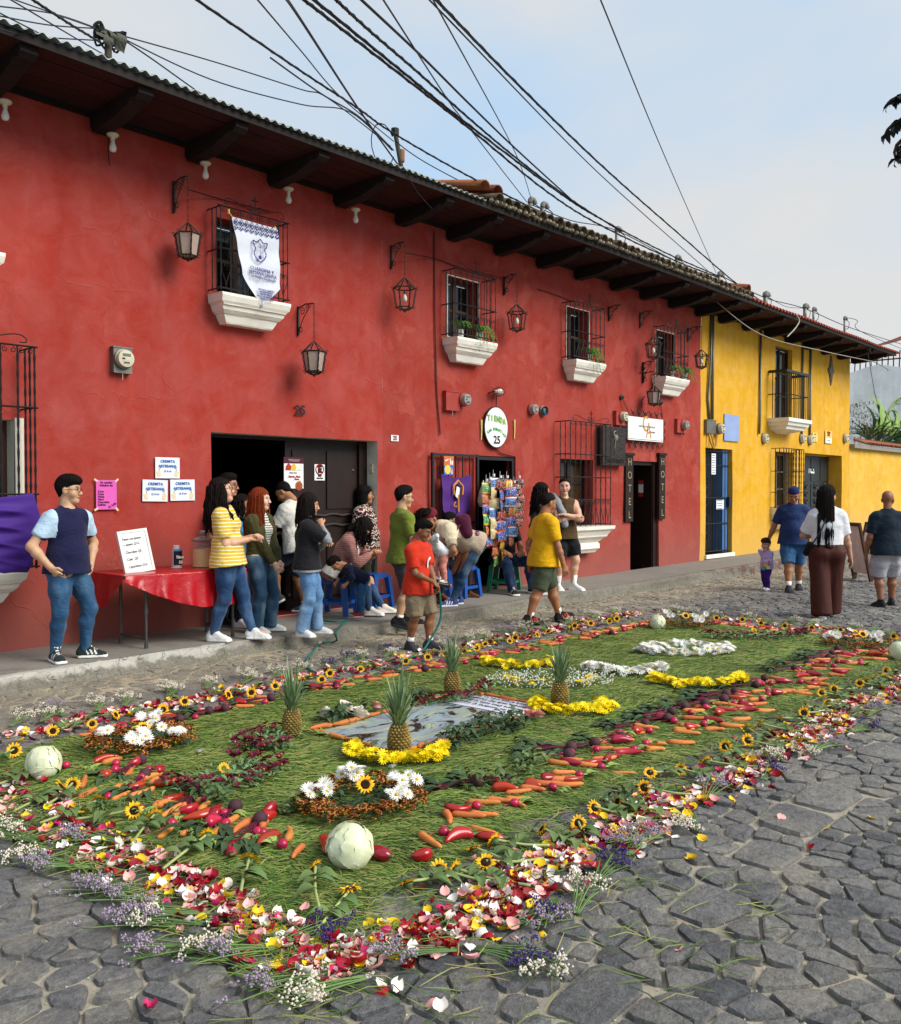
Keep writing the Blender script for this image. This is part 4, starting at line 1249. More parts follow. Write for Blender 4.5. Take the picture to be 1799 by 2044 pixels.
# ---- yellow house
yh = thing('yellow_house','yellow house with a balcony, conduits and red corrugated roof edge','house',(0,0,0))
YX0,YX1 = 17.58,26.6
yb = (21.38,22.42,3.36,5.12);yd = (17.82,19.12,0.30,2.56);yw = (21.45,22.55,1.22,2.60);yg = (23.27,26.0,0.22,2.62)
wall_panel('wall',yh,YEL,YX0,YX1,0.0,SOF,[yb + (0.2,),yd + (0.22,),yw + (0.25,),yg + (0.42,)])
sx_,sz_ = W(1658,739.6)
window(yh,*yb,depth=0.1,rows=3,mat=M('dark_balcony_timber','#2d2521',0.6));window(yh,*yw,depth=0.2,rows=3,mat=M('grey_shutter','#55504a',0.7))
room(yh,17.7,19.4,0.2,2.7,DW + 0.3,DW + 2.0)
def steel_door(x0,x1,z0,z1,y,n,mat,parent,orn=True):
 d = MB();d.box((x0,y,z0),(x1,y + 0.05,z1));dd = d.build('steel_door',mat,parent)
 w = (x1 - x0)/n
 for i in range(n):
  for za,zb in ((z0 + 0.06,z0 + (z1 - z0)*0.68),(z0 + (z1 - z0)*0.71,z1 - 0.06)):
   p = MB();a,b = x0 + w*i + 0.04,x0 + w*(i + 1) - 0.04
   p.box((a,y - 0.014,za),(b,y + 0.001,zb));p.build('door_panel',mat,dd)
  if orn:
   p = MB();cx = x0 + w*(i + 0.5)
   for k in range(7):
    for q in (1,-1): scroll(p,(cx + q*0.05,y - 0.03,z0 + 0.35 + k*0.2),0.09,1.1,q*1.2,r2=0.012,flip=q,n=8)
   p.build('scroll_ornament',BLACKIRON,dd)
 return dd
steel_door(yg[0],yg[1],0.24,2.60,DW + 0.36,4,GREENIRON,yh)
bd = steel_door(17.84,18.72,0.32,2.54,DW + 0.24,1,BLACKIRON,yh)
d = MB();d.box((18.74,DW + 0.06,0.32),(18.98,DW + 0.3,2.54));d.build('door_frame',M('blue_door_paint','#4d78b0',0.6,0.2),yh)
d = MB()
for i in range(9): x = 17.86 + i*0.135;d.tube([(x,DW + 0.03,0.32),(x,DW + 0.03,2.54)],0.011,4)
for z in (0.36,0.95,1.5,2.2,2.5): d.tube([(17.83,DW + 0.03,z),(19.0,DW + 0.03,z)],0.012,4)
d.box((18.92,DW - 0.02,1.3),(19.02,DW + 0.04,1.52));d.build('door_grille',BLACKIRON,yh)
d = MB();d.box((17.8,DW - 0.05,0.22),(19.16,DW + 0.22,0.30));d.build('door_step',SILLM,yh)
grille(yh,W(1540,900)[0],W(1605,895,0.3)[0],1.24,2.66,0.30,9,[1.62,2.12],top=None,r=0.011)
sill(yh,W(1540,900)[0],W(1605,895,0.3)[0] + 0.05,1.24,0.5,0.34,seed=91)
# balcony
bx0,bx1,bo = 21.0,22.35,0.42
sill(yh,bx0 - 0.03,bx1 + 0.06,3.36,0.34,0.50,seed=92,steps=[(0,1,0),(0,1.02,0.0),(-0.25,1.02,0.0),(-0.3,0.94,0.06),(-0.5,0.9,0.08),(-0.55,0.8,0.14),(-0.75,0.76,0.16),(-1.0,0.2,0.55)])
d = MB()
for i in range(13): x = bx0 + (bx1 - bx0)*i/12;d.tube([(x,DW - bo,3.36),(x,DW - bo,4.43)],0.011,4)
for k in range(1,4):
 for x in (bx0,bx1): d.tube([(x,DW - bo + bo*k/4,3.36),(x,DW - bo + bo*k/4,4.43)],0.011,4)
for z,rr in ((3.92,0.012),):
 d.tube([(bx0,DW,z),(bx0,DW - bo,z),(bx1,DW - bo,z),(bx1,DW,z)],rr,4)
d.box((bx0 - 0.04,DW - bo - 0.04,4.42),(bx1 + 0.04,DW - bo + 0.04,4.48));d.box((bx0 - 0.04,DW - bo + 0.04,4.42),(bx0 + 0.04,DW - 0.02,4.48));d.box((bx1 - 0.04,DW - bo + 0.04,4.42),(bx1 + 0.04,DW - 0.02,4.48))
d.build('balcony_railing',BLACKIRON,yh)
# diamond window
d = MB()
for sc_,yo in ((1.0,0.03),(0.78,0.045),(0.56,0.02)):
 P = []
 for i in range(24):
  a = 2*math.pi*i/24
  rr = 0.34*(abs(math.cos(a)) ** 1*0.62 + 0.0) ;q = 1/(abs(math.cos(a))/0.20 + abs(math.sin(a))/0.36)
  P.append((sx_ + q*sc_*(1 + 0.12*math.cos(4*a))*math.cos(a),sz_ + q*sc_*(1 + 0.12*math.cos(4*a))*math.sin(a)))
 d.cur = 0 if sc_ > 0.6 else 1
 d.prism(P,DW - yo,DW + 0.02 if sc_ == 1 else DW - 0.03)
d.build('diamond_window',[M('grey_moulding','#6d665a',0.85,0.2),GLASSD],yh)
d = MB();xa,za = W(1444.7,826);xb,zb = W(1473.3,882);d.box((xa,DW - 0.024,zb),(xb,DW - 0.004,za));d.build('paint_patch',M('faded_blue_paint','#8a9ec4',0.85,0.15,3,0.2),yh)
d = MB();d.box((YX1 - 0.02,DW + 0.01,0),(YX1 + 0.0,DW + 4,SOF));d.build('side_wall',YEL,yh)
eave(yh,17.75,27.3,[18.4,19.6,20.8,22.0,23.2,24.4,25.6,26.7])
sheet_edge(yh,17.6,27.5,0.17,0.028,REDTIN,name='red_roof')
# ---- garden wall with its tile coping, and what rises behind it
gw = thing('garden_wall','low yellow garden wall capped with red clay tiles, past the yellow house','wall',(0,0,0))
wall_panel('wall',gw,YEL2,26.62,60,0.0,2.86,[])
d = MB();d.box((26.62,DW - 0.14,2.86),(60,DW + 0.3,2.97));d.build('coping',CONC,gw)
for i in range(90):
 o = link('coping_tile',tm_new,gw);o.location = (27.6 + i*0.2,DW - 0.18,2.98);o.rotation_euler = (0.35,0,0)
wb = thing('white_building','white weathered blank side wall of a building behind the garden wall','building',(0,0,0))
d = MB()
d.grid(lambda u,v: (40 + 0.02*math.sin(u*40),8.95 + 9*u,6.75*v + (0.12*math.sin(u*22) if v > 0.99 else 0)),40,12)
d.box((40.05,8.95,0),(46,18,6.6));d.build('wall',WHITEW,wb)
d = MB();d.box((41.2,10.2,6.6),(41.6,10.6,8.0));d.build('chimney',WHITEW,wb)
d = MB()
for i in range(26): y_ = 9.0 + i*0.22;d.tube([(40.3,y_,6.7),(40.3 + 0.1*(i % 2),y_,7.45)],0.025,4)
d.tube([(40.3,9,7.1),(40.3,14.6,7.1)],0.03,4);d.build('roof_railing',RUST,wb)
cn = MB();cn.grid(lambda u,v: (41 + 2.5*v,11.0 + 3.8*u,8.3 - 0.5*u + 0.25*math.sin(u*3.1)*-1 + 0.4*v - (0.0)),8,4)
tag(cn.build('canopy',M('rust_canvas','#8a5347',0.9,0.1)),'rust coloured shade canopy on the roof of the white building','canopy')
# ------------------------------------------------------------------ street
from mathutils import noise as mnoise
def NZ(x,y,z=0.0): return mnoise.noise(Vector((x,y,z)))
def smooth(a,b,x):
 t = min(max((x - a)/(b - a),0),1);return t*t*(3 - 2*t)
def street_mat(name,stone):
 t = NT(name)
 v = t.coord()
 sep = t.n('ShaderNodeSeparateXYZ');t.l(v,sep.inputs[0])
 n1 = t.noise(v,2.2,5,0.6);n2 = t.noise(v,38,5,0.65)
 dust = t.math('ADD',t.maprange(sep.outputs[1],5.7,7.3,0.0,0.55),t.math('MULTIPLY',t.math('SUBTRACT',n1,0.5),1.5),True)
 if stone:
  gi = t.n('ShaderNodeNewGeometry').outputs['Random Per Island'];oi = t.n('ShaderNodeObjectInfo').outputs['Random']
  rr = t.math('FRACT',t.math('ADD',t.math('MULTIPLY',gi,3.7),t.math('MULTIPLY',oi,5.3)))
  col = t.ramp(rr,[(0,rgb('#585a5d')),(0.3,rgb('#777777')),(0.55,rgb('#85827b')),(0.8,rgb('#67686a')),(1,rgb('#7c7a76'))])
  col = t.hsv(col,0.5,1.0,t.math('MULTIPLY',t.maprange(n1,0.3,0.7,0.78,1.22),t.maprange(n2,0.3,0.7,0.6,1.4)))
  pale = t.ramp(t.noise(v,7,6,0.65),[(0,(0,0,0)),(0.55,(0,0,0)),(0.68,(1,1,1)),(1,(1,1,1))])
  col = t.mix(t.math('MULTIPLY',pale,0.5),col,rgb('#9a968b'))
  ge = t.n('ShaderNodeNewGeometry');sn = t.n('ShaderNodeSeparateXYZ');t.l(ge.outputs['Position'],sn.inputs[0])
  lowf = t.maprange(t.math('ADD',sn.outputs[2],t.math('MULTIPLY',n2,0.012)),-0.012,0.006,0.75,0.0)
  col = t.mix(lowf,col,rgb('#8d877b'))
  col = t.mix(t.math('MULTIPLY',dust,0.85),col,rgb('#b5a789'))
  spots = t.ramp(t.noise(v,55,2),[(0,(1,1,1)),(0.27,(1,1,1)),(0.3,(0,0,0)),(1,(0,0,0))])
  col = t.mix(t.math('MULTIPLY',spots,0.5),col,rgb('#2c2e31'))
  b = t.bump(t.noise(v,15,7,0.72),1.0,0.05);b = t.bump(n2,0.8,0.009,b)
  rough = t.maprange(n1,0.3,0.7,0.5,0.75)
  return t.done(col,b,rough,0.45)
 col = t.mix(n2,rgb('#888275'),rgb('#b0a897'))
 col = t.hsv(col,0.5,1.0,t.maprange(n1,0.3,0.7,0.8,1.15))
 col = t.mix(dust,col,rgb('#b3a282'))
 vo = t.n('ShaderNodeTexVoronoi');vo.inputs['Scale'].default_value = 70;t.l(v,vo.inputs['Vector'])
 col = t.mix(t.math('MULTIPLY',t.math('LESS_THAN',vo.outputs['Distance'],0.25),0.5),col,vo.outputs['Color'],'SOFT_LIGHT')
 b = t.bump(t.noise(v,45,6,0.7),0.7,0.012);b = t.bump(vo.outputs['Distance'],0.4,0.004,b)
 return t.done(col,b,0.95,0.15)
STONE = street_mat('basalt_cobble',True)
GROUT = street_mat('sandy_grit',False)
FARST = None
def far_street():
 t = NT('far_cobbles');v = t.coord()
 wv = t.n('ShaderNodeVectorMath');wv.operation = 'ADD'
 nn = t.n('ShaderNodeTexNoise');nn.inputs['Scale'].default_value = 3;t.l(v,nn.inputs['Vector'])
 s = t.n('ShaderNodeVectorMath');s.operation = 'SCALE';s.inputs['Scale'].default_value = 0.12;t.l(nn.outputs['Color'],s.inputs[0]);t.l(v,wv.inputs[0]);t.l(s.outputs[0],wv.inputs[1])
 vo = t.n('ShaderNodeTexVoronoi');vo.feature = 'DISTANCE_TO_EDGE';vo.inputs['Scale'].default_value = 4.6;t.l(wv.outputs[0],vo.inputs['Vector'])
 vc = t.n('ShaderNodeTexVoronoi');vc.inputs['Scale'].default_value = 4.6;t.l(wv.outputs[0],vc.inputs['Vector'])
 e = t.maprange(vo.outputs['Distance'],0.03,0.12)
 st = t.hsv(rgb('#616365'),0.5,1.0,t.maprange(vc.outputs['Color'],0,1,0.75,1.2))
 col = t.mix(e,rgb('#8f897d'),st)
 col = t.hsv(col,0.5,1.0,t.maprange(t.noise(v,1.5,4),0.3,0.7,0.85,1.15))
 return t.done(col,t.bump(e,0.8,0.03),0.7,0.35)
street = tag(bpy.data.objects.new('street',None),kind='structure')
# the bed of sand and grit
def bed(x,y): return -0.007 + 0.010*smooth(5.6,7.0,y)*(0.75 + 0.5*NZ(x*1.3,y*1.3,4)) + 0.011*NZ(x*1.9,y*1.9) + 0.004*NZ(x*9,y*9,2)
mb = MB()
xs = list(np.arange(-1.0,9.0,0.055)) + list(np.arange(9.0,19.01,0.16));ys = list(np.arange(-4.0,-0.2,0.2)) + list(np.arange(-0.2,7.75,0.055))
m = len(xs)
mb.v = [(x,y,bed(x,y)) for y in ys for x in xs]
mb.f = [(j*m + i,j*m + i + 1,(j + 1)*m + i + 1,(j + 1)*m + i) for j in range(len(ys) - 1) for i in range(m - 1)]
mb.mi = [0]*len(mb.f)
me = mb.mesh('street',GROUT,True)
street = tag(link('street',me),kind='structure')
fb = MB()
fb.add([(-60,-60,-0.06),(250,-60,-0.06),(250,7.7,-0.06),(-60,7.7,-0.06)],[(0,1,2,3)])
fb.add([(18.9,-14,-0.012),(120,-14,-0.012),(120,7.7,-0.012),(18.9,7.7,-0.012)],[(0,1,2,3)])
tag(fb.build('road',far_street()),kind='structure')
# individual stones: a packed irregular mosaic
rs = random.Random(21)
slabs = []
for cx,cy,w,h,a in ((2.50,1.60,0.35,0.25,0.05),(3.33,1.63,0.34,0.26,-0.1),(4.0,1.66,0.34,0.28,0.0),(4.52,1.74,0.44,0.30,0.1),(4.98,1.73,0.42,0.32,-0.06),(6.1,1.78,0.44,0.3,0.0)):
 c,s = math.cos(a),math.sin(a)
 P = [(-w/2,-h/2),(w/2,-h/2),(w/2,h/2),(-w/2,h/2)]
 P = [(cx + (q[0] + rs.uniform(-.03,.03))*c - (q[1] + rs.uniform(-.03,.03))*s,cy + q[0]*s + (q[1] + rs.uniform(-.03,.03))*c) for q in P]
 slabs.append((cx,cy,w,h,a,P))
seeds = []
def frame_px(x,y):
 q = np.array([x,y,0.0]) - _o;zc = q @ _f
 return (899.5 + 1820*(q @ _r)/zc,1022 - 1820*(q @ _u)/zc,zc) if zc > 0.3 else (1e6,1e6,zc)
y = -5.5
while y < 7.62:
 dist_row = max(2.0,abs(y))
 x = 0.0
 sp0 = 0.125
 while x < 18.8:
  d = math.hypot(x,y);sp = sp0*(1.0 + 0.35*(NZ(x*0.8,y*0.8,7)))*(1.18 if d > 7 else 1.0)
  px,py,zc = frame_px(x,y)
  if -520 < px < 2320 and py < 2700 and zc < 19 and not (3.2 < x < 9.9 and 3.2 < y < 5.4):
   sx = x + rs.uniform(-0.42,0.42)*sp;sy = y + rs.uniform(-0.42,0.42)*sp*0.8
   if not any(abs((sx - s[0])*math.cos(s[4]) + (sy - s[1])*math.sin(s[4])) < s[2]/2 + 0.02 and abs(-(sx - s[0])*math.sin(s[4]) + (sy - s[1])*math.cos(s[4])) < s[3]/2 + 0.02 for s in slabs):
    seeds.append((sx,sy,-1))
  x += sp*rs.uniform(0.75,1.9)
 y += 0.112
cellmap = {}
for i,(a,b,k) in enumerate(seeds): cellmap.setdefault((int(math.floor(a/0.25)),int(math.floor(b/0.25))),[]).append(i)
def clip(P,mx_,my_,nx_,ny_):
 out = []
 n = len(P)
 D = [(p[0] - mx_)*nx_ + (p[1] - my_)*ny_ for p in P]
 for i in range(n):
  a,b = D[i],D[(i + 1) % n]
  if a <= 0: out.append(P[i])
  if (a < 0 < b) or (b < 0 < a):
   t = a/(a - b);p,q = P[i],P[(i + 1) % n]
   out.append((p[0] + (q[0] - p[0])*t,p[1] + (q[1] - p[1])*t))
 return out
def chaikin(P):
 out = []
 n = len(P)
 for i in range(n):
  a,b = P[i],P[(i + 1) % n]
  out += [(a[0]*0.86 + b[0]*0.14,a[1]*0.86 + b[1]*0.14),(a[0]*0.14 + b[0]*0.86,a[1]*0.14 + b[1]*0.86)]
 return out
stones = []
for i,(a,b,k) in enumerate(seeds):
 if k >= 0: continue
 P = [(a - 0.3,b - 0.3),(a + 0.3,b - 0.3),(a + 0.3,b + 0.3),(a - 0.3,b + 0.3)]
 ci,cj = int(math.floor(a/0.25)),int(math.floor(b/0.25))
 nb = sorted(((seeds[q][0] - a) ** 2 + (seeds[q][1] - b) ** 2,q) for di in (-2,-1,0,1,2) for dj in (-2,-1,0,1,2) for q in cellmap.get((ci + di,cj + dj),()) if q != i)[:16]
 for _,q in nb:
  sx,sy,_k = seeds[q];dx,dy = sx - a,sy - b;l = math.hypot(dx,dy)
  P = clip(P,a + dx*0.5,b + dy*0.5,dx/l,dy/l)
  if len(P) < 3: break
 for sl in slabs:
  if len(P) < 3 or abs(sl[0] - a) > 0.6 or abs(sl[1] - b) > 0.6: continue
  best = None
  Q = sl[5]
  for j in range(4):
   p,q = Q[j],Q[(j + 1) % 4];ex,ey = q[0] - p[0],q[1] - p[1];l = math.hypot(ex,ey);nx_,ny_ = ey/l,-ex/l
   d = (a - p[0])*nx_ + (b - p[1])*ny_
   if best is None or d > best[0]: best = (d,p,nx_,ny_)
  if best[0] > 0: P = clip(P,best[1][0],best[1][1],-best[2],-best[3])
 if len(P) >= 3: stones.append((a,b,P,False))
for s in slabs: stones.append((s[0],s[1],[(s[0] + (q[0] - s[0])*0.94,s[1] + (q[1] - s[1])*0.94) for q in s[5]],True))
def stone_mesh(mb,P,slab=False,rough=1.0):
 cx = sum(p[0] for p in P)/len(P);cy = sum(p[1] for p in P)/len(P)
 A = 0.5*abs(sum(P[i][0]*P[(i + 1) % len(P)][1] - P[(i + 1) % len(P)][0]*P[i][1] for i in range(len(P))))
 if A < 0.002: return None
 P = chaikin(P)
 R = math.sqrt(A/math.pi)
 gap = rs.uniform(0.005,0.013)*(0.6 if slab else 1)
 s0 = max(0.55,1 - gap/R)
 dusty = smooth(5.6,7.0,cy)
 hgt = (rs.uniform(0.004,0.017) if not slab else 0.014)*(1 - 0.55*dusty) + 0.004
 tx,ty = rs.uniform(-0.05,0.05),rs.uniform(-0.05,0.05)
 n = len(P);vs = []
 for sc,z in ((s0,-0.045),(s0*0.99,hgt*0.3 - 0.006),(s0*0.94,hgt*0.78),(s0*0.66,hgt)):
  for k,p in enumerate(P):
   j = 1 + 0.14*NZ(p[0]*17,p[1]*17,z*20)
   dx,dy = (p[0] - cx)*sc*j,(p[1] - cy)*sc*j
   vs.append((cx + dx,cy + dy,z + (dx*tx + dy*ty if z > -0.02 else 0) + (0.011*NZ((cx + dx)*18,(cy + dy)*18,3) if z > 0 else 0)))
 vs.append((cx,cy,hgt + 0.004*NZ(cx*16,cy*16,3)))
 fs = []
 for r_ in range(3):
  for k in range(n): fs.append((r_*n + k,r_*n + (k + 1) % n,(r_ + 1)*n + (k + 1) % n,(r_ + 1)*n + k))
 for k in range(n): fs.append((3*n + k,3*n + (k + 1) % n,4*n))
 mb.add(vs,fs)
 px,py,zc = frame_px(cx,cy)
 vis = 0 if not (0 < px < 1799 and py < 2044) else A/zc ** 3
 if (1.9 < cx < 10.6 and 2.35 < cy < 6.0): vis *= 0.15
 return vis
cand = []
for a,b,P,sl in stones:
 m_ = MB();v_ = stone_mesh(m_,P,sl)
 if v_ is not None: cand.append((v_,m_,sl))
cand.sort(key=lambda q: -q[0])
rest = MB()
for i,(v_,m_,sl) in enumerate(cand):
 if i < 300: m_.build('paving_slab' if sl else 'cobblestone',STONE,street,True,angle=20)
 else: rest.add(m_.v,m_.f)
tag(rest.build('cobblestones',STONE,street,True,angle=20),kind='stuff')
# loose grit in the joints
g = MB()
for i in range(5200):
 d = 2.4 + 6.0*rs.random() ** 1.6;an = PHI + rs.uniform(-0.52,0.52)
 x,y = d*math.cos(an),d*math.sin(an)
 if 2.1 < x < 10.4 and 2.4 < y < 6: continue
 r_ = rs.uniform(0.002,0.0065)*(1.5 if rs.random() < 0.06 else 1)
 z = bed(x,y) + r_*0.5
 q = [(x + rs.uniform(-.4,.4)*r_ + dx*r_,y + rs.uniform(-.4,.4)*r_ + dy*r_,z + dz*r_) for dx,dy,dz in ((1,0,0),(0,1,0),(-1,0,0),(0,-1,0),(0,0,.9),(0,0,-.7))]
 g.add(q,[(0,1,4),(1,2,4),(2,3,4),(3,0,4),(1,0,5),(2,1,5),(3,2,5),(0,3,5)])
tag(g.build('gravel',M('pale_grit','#a8a193',0.9,0.1,bump=0,isl=0.45)),kind='stuff')
# ---- pavement and its broken kerb
def pave_z(x): return 0.14 + 0.10*smooth(8,26,x) - 0.02*math.exp(-((x - 7.0)/0.8) ** 2)
def kerb_y(x): return 7.62 + 0.03*NZ(x*0.9,0,5) - 0.05*smooth(6,7,x) + 0.04*smooth(8,9,x) + (0.02*NZ(x*5,1,5))
mb = MB()
xs = list(np.arange(-1.0,12.0,0.12)) + list(np.arange(12.0,60,0.6))
m = len(xs);NYp = 9
for j in range(NYp + 1):
 for x in xs:
  ky = kerb_y(x) + 0.10
  y = ky + (DW + 0.05 - ky)*j/NYp
  mb.v.append((x,y,pave_z(x) + 0.006*NZ(x*1.7,y*1.7,9) + (0.004*NZ(x*7,y*7,9))))
mb.f = [(j*m + i,j*m + i + 1,(j + 1)*m + i + 1,(j + 1)*m + i) for j in range(NYp) for i in range(m - 1)];mb.mi = [0]*len(mb.f)
def pave_mat():
 t = NT('trodden_cement');v = t.coord()
 n1 = t.noise(v,1.6,5,0.6);n2 = t.noise(v,24,5,0.65)
 col = t.mix(n1,rgb('#8f8a81'),rgb('#77726a'))
 col = t.hsv(col,0.5,1.0,t.maprange(n2,0.3,0.7,0.86,1.12))
 st = t.ramp(t.noise(v,3.1,3),[(0,(1,1,1)),(0.30,(1,1,1)),(0.36,(0,0,0)),(1,(0,0,0))])
 col = t.mix(t.math('MULTIPLY',st,0.35),col,rgb('#5a554d'))
 return t.done(col,t.bump(n2,0.3,0.006),0.9,0.2)
PAVE = pave_mat()
tag(mb.build('sidewalk',PAVE,None,True),kind='structure')
def kerb_mat():
 t = NT('broken_kerb');v = t.coord()
 n1 = t.noise(v,4,6,0.65);n2 = t.noise(v,40,4,0.6)
 col = t.mix(n1,rgb('#847f73'),rgb('#6b665c'));col = t.hsv(col,0.5,1.0,t.maprange(n2,0.3,0.7,0.75,1.2))
 sep = t.n('ShaderNodeSeparateXYZ');t.l(v,sep.inputs[0])
 pz = t.math('ADD',sep.outputs[2],t.math('MULTIPLY',t.math('SUBTRACT',n1,0.5),0.25))
 white = t.math('MULTIPLY',t.maprange(pz,0.055,0.09),t.maprange(t.math('ADD',sep.outputs[0],t.math('MULTIPLY',n1,1.2)),5.6,6.2,1,0))
 col = t.mix(t.math('MULTIPLY',white,0.75),col,rgb('#bdb9ae'))
 red = t.math('MULTIPLY',t.maprange(sep.outputs[0],15.5,17,0,1),t.maprange(n1,0.45,0.55))
 red = t.math('MULTIPLY',red,t.maprange(sep.outputs[0],21,22,1,0))
 col = t.mix(t.math('MULTIPLY',red,0.6),col,rgb('#5a2a2a'))
 ck = t.n('ShaderNodeTexVoronoi');ck.feature = 'DISTANCE_TO_EDGE';ck.inputs['Scale'].default_value = 3.2
 wv = t.n('ShaderNodeVectorMath');wv.operation = 'ADD';nn = t.n('ShaderNodeTexNoise');nn.inputs['Scale'].default_value = 5;t.l(v,nn.inputs['Vector']);s_ = t.n('ShaderNodeVectorMath');s_.operation = 'SCALE';s_.inputs['Scale'].default_value = 0.3;t.l(nn.outputs['Color'],s_.inputs[0]);t.l(v,wv.inputs[0]);t.l(s_.outputs[0],wv.inputs[1]);t.l(wv.outputs[0],ck.inputs['Vector'])
 cm = t.maprange(ck.outputs['Distance'],0.0,0.012,1,0);col = t.mix(t.math('MULTIPLY',cm,0.25),col,rgb('#4a453b'))
 return t.done(col,t.bump(n2,0.5,0.008,t.bump(n1,0.9,0.05,t.bump(t.math('SUBTRACT',1.0,cm),0.6,0.015))),0.95,0.15)
KERB = kerb_mat()
mb = MB()
xs = list(np.arange(-1.0,13.0,0.035)) + list(np.arange(13.0,60,0.3))
m = len(xs)
prof = [(0.12,1.0),(0.05,1.0),(0.012,0.97),(0.0,0.86),(-0.006,0.6),(-0.012,0.3),(-0.03,0.0),(-0.06,-0.3)]
for o,zf in prof:
 for x in xs:
  rub = 0.075*abs(NZ(x*3.1,zf*1.2,11)) + 0.03*NZ(x*8,zf*3,12)
  rub *= (0.35 + 0.65*smooth(0.95,0.6,zf))
  brk = max(0.0,NZ(x*1.3,3.3,1) - 0.05)*0.2*(1 if 0 <= zf < 1 else 0.4)
  mb.v.append((x,kerb_y(x) + o + rub + brk*zf,(pave_z(x) + 0.004*NZ(x*1.7,13,9))*zf - (0.02 if zf < 0 else 0) + (0.01*NZ(x*6,zf*4,2) if 0 < zf < 1 else 0) - brk*0.35*(zf if zf < 1 else 0.2)))
for j in range(len(prof) - 1):
 for i in range(m - 1): mb.f.append((j*m + i + 1,j*m + i,(j + 1)*m + i,(j + 1)*m + i + 1));mb.mi.append(0)
tag(mb.build('kerb',KERB,None,True),kind='structure')
# tufts along the foot of the kerb
g = MB()
for i in range(420):
 x = rs.choice([5.3,6.1,8.9,11.6,12.3,13.4,9.8,16.2,19.0]) + rs.gauss(0,0.35);y = kerb_y(x) - 0.015 + rs.uniform(-0.03,0.04)
 l = rs.uniform(0.015,0.05);a = rs.uniform(0,6.28);z = rs.uniform(0.0,0.05)
 g.add([(x - 0.003,y,z),(x + 0.003,y,z),(x + math.cos(a)*l*0.6,y + math.sin(a)*l*0.6 - 0.01,z + l)],[(0,1,2)])
tag(g.build('kerb_grass',M('weed_green','#6d8a3a',0.8,0.2,bump=0,isl=0.4)),kind='stuff')
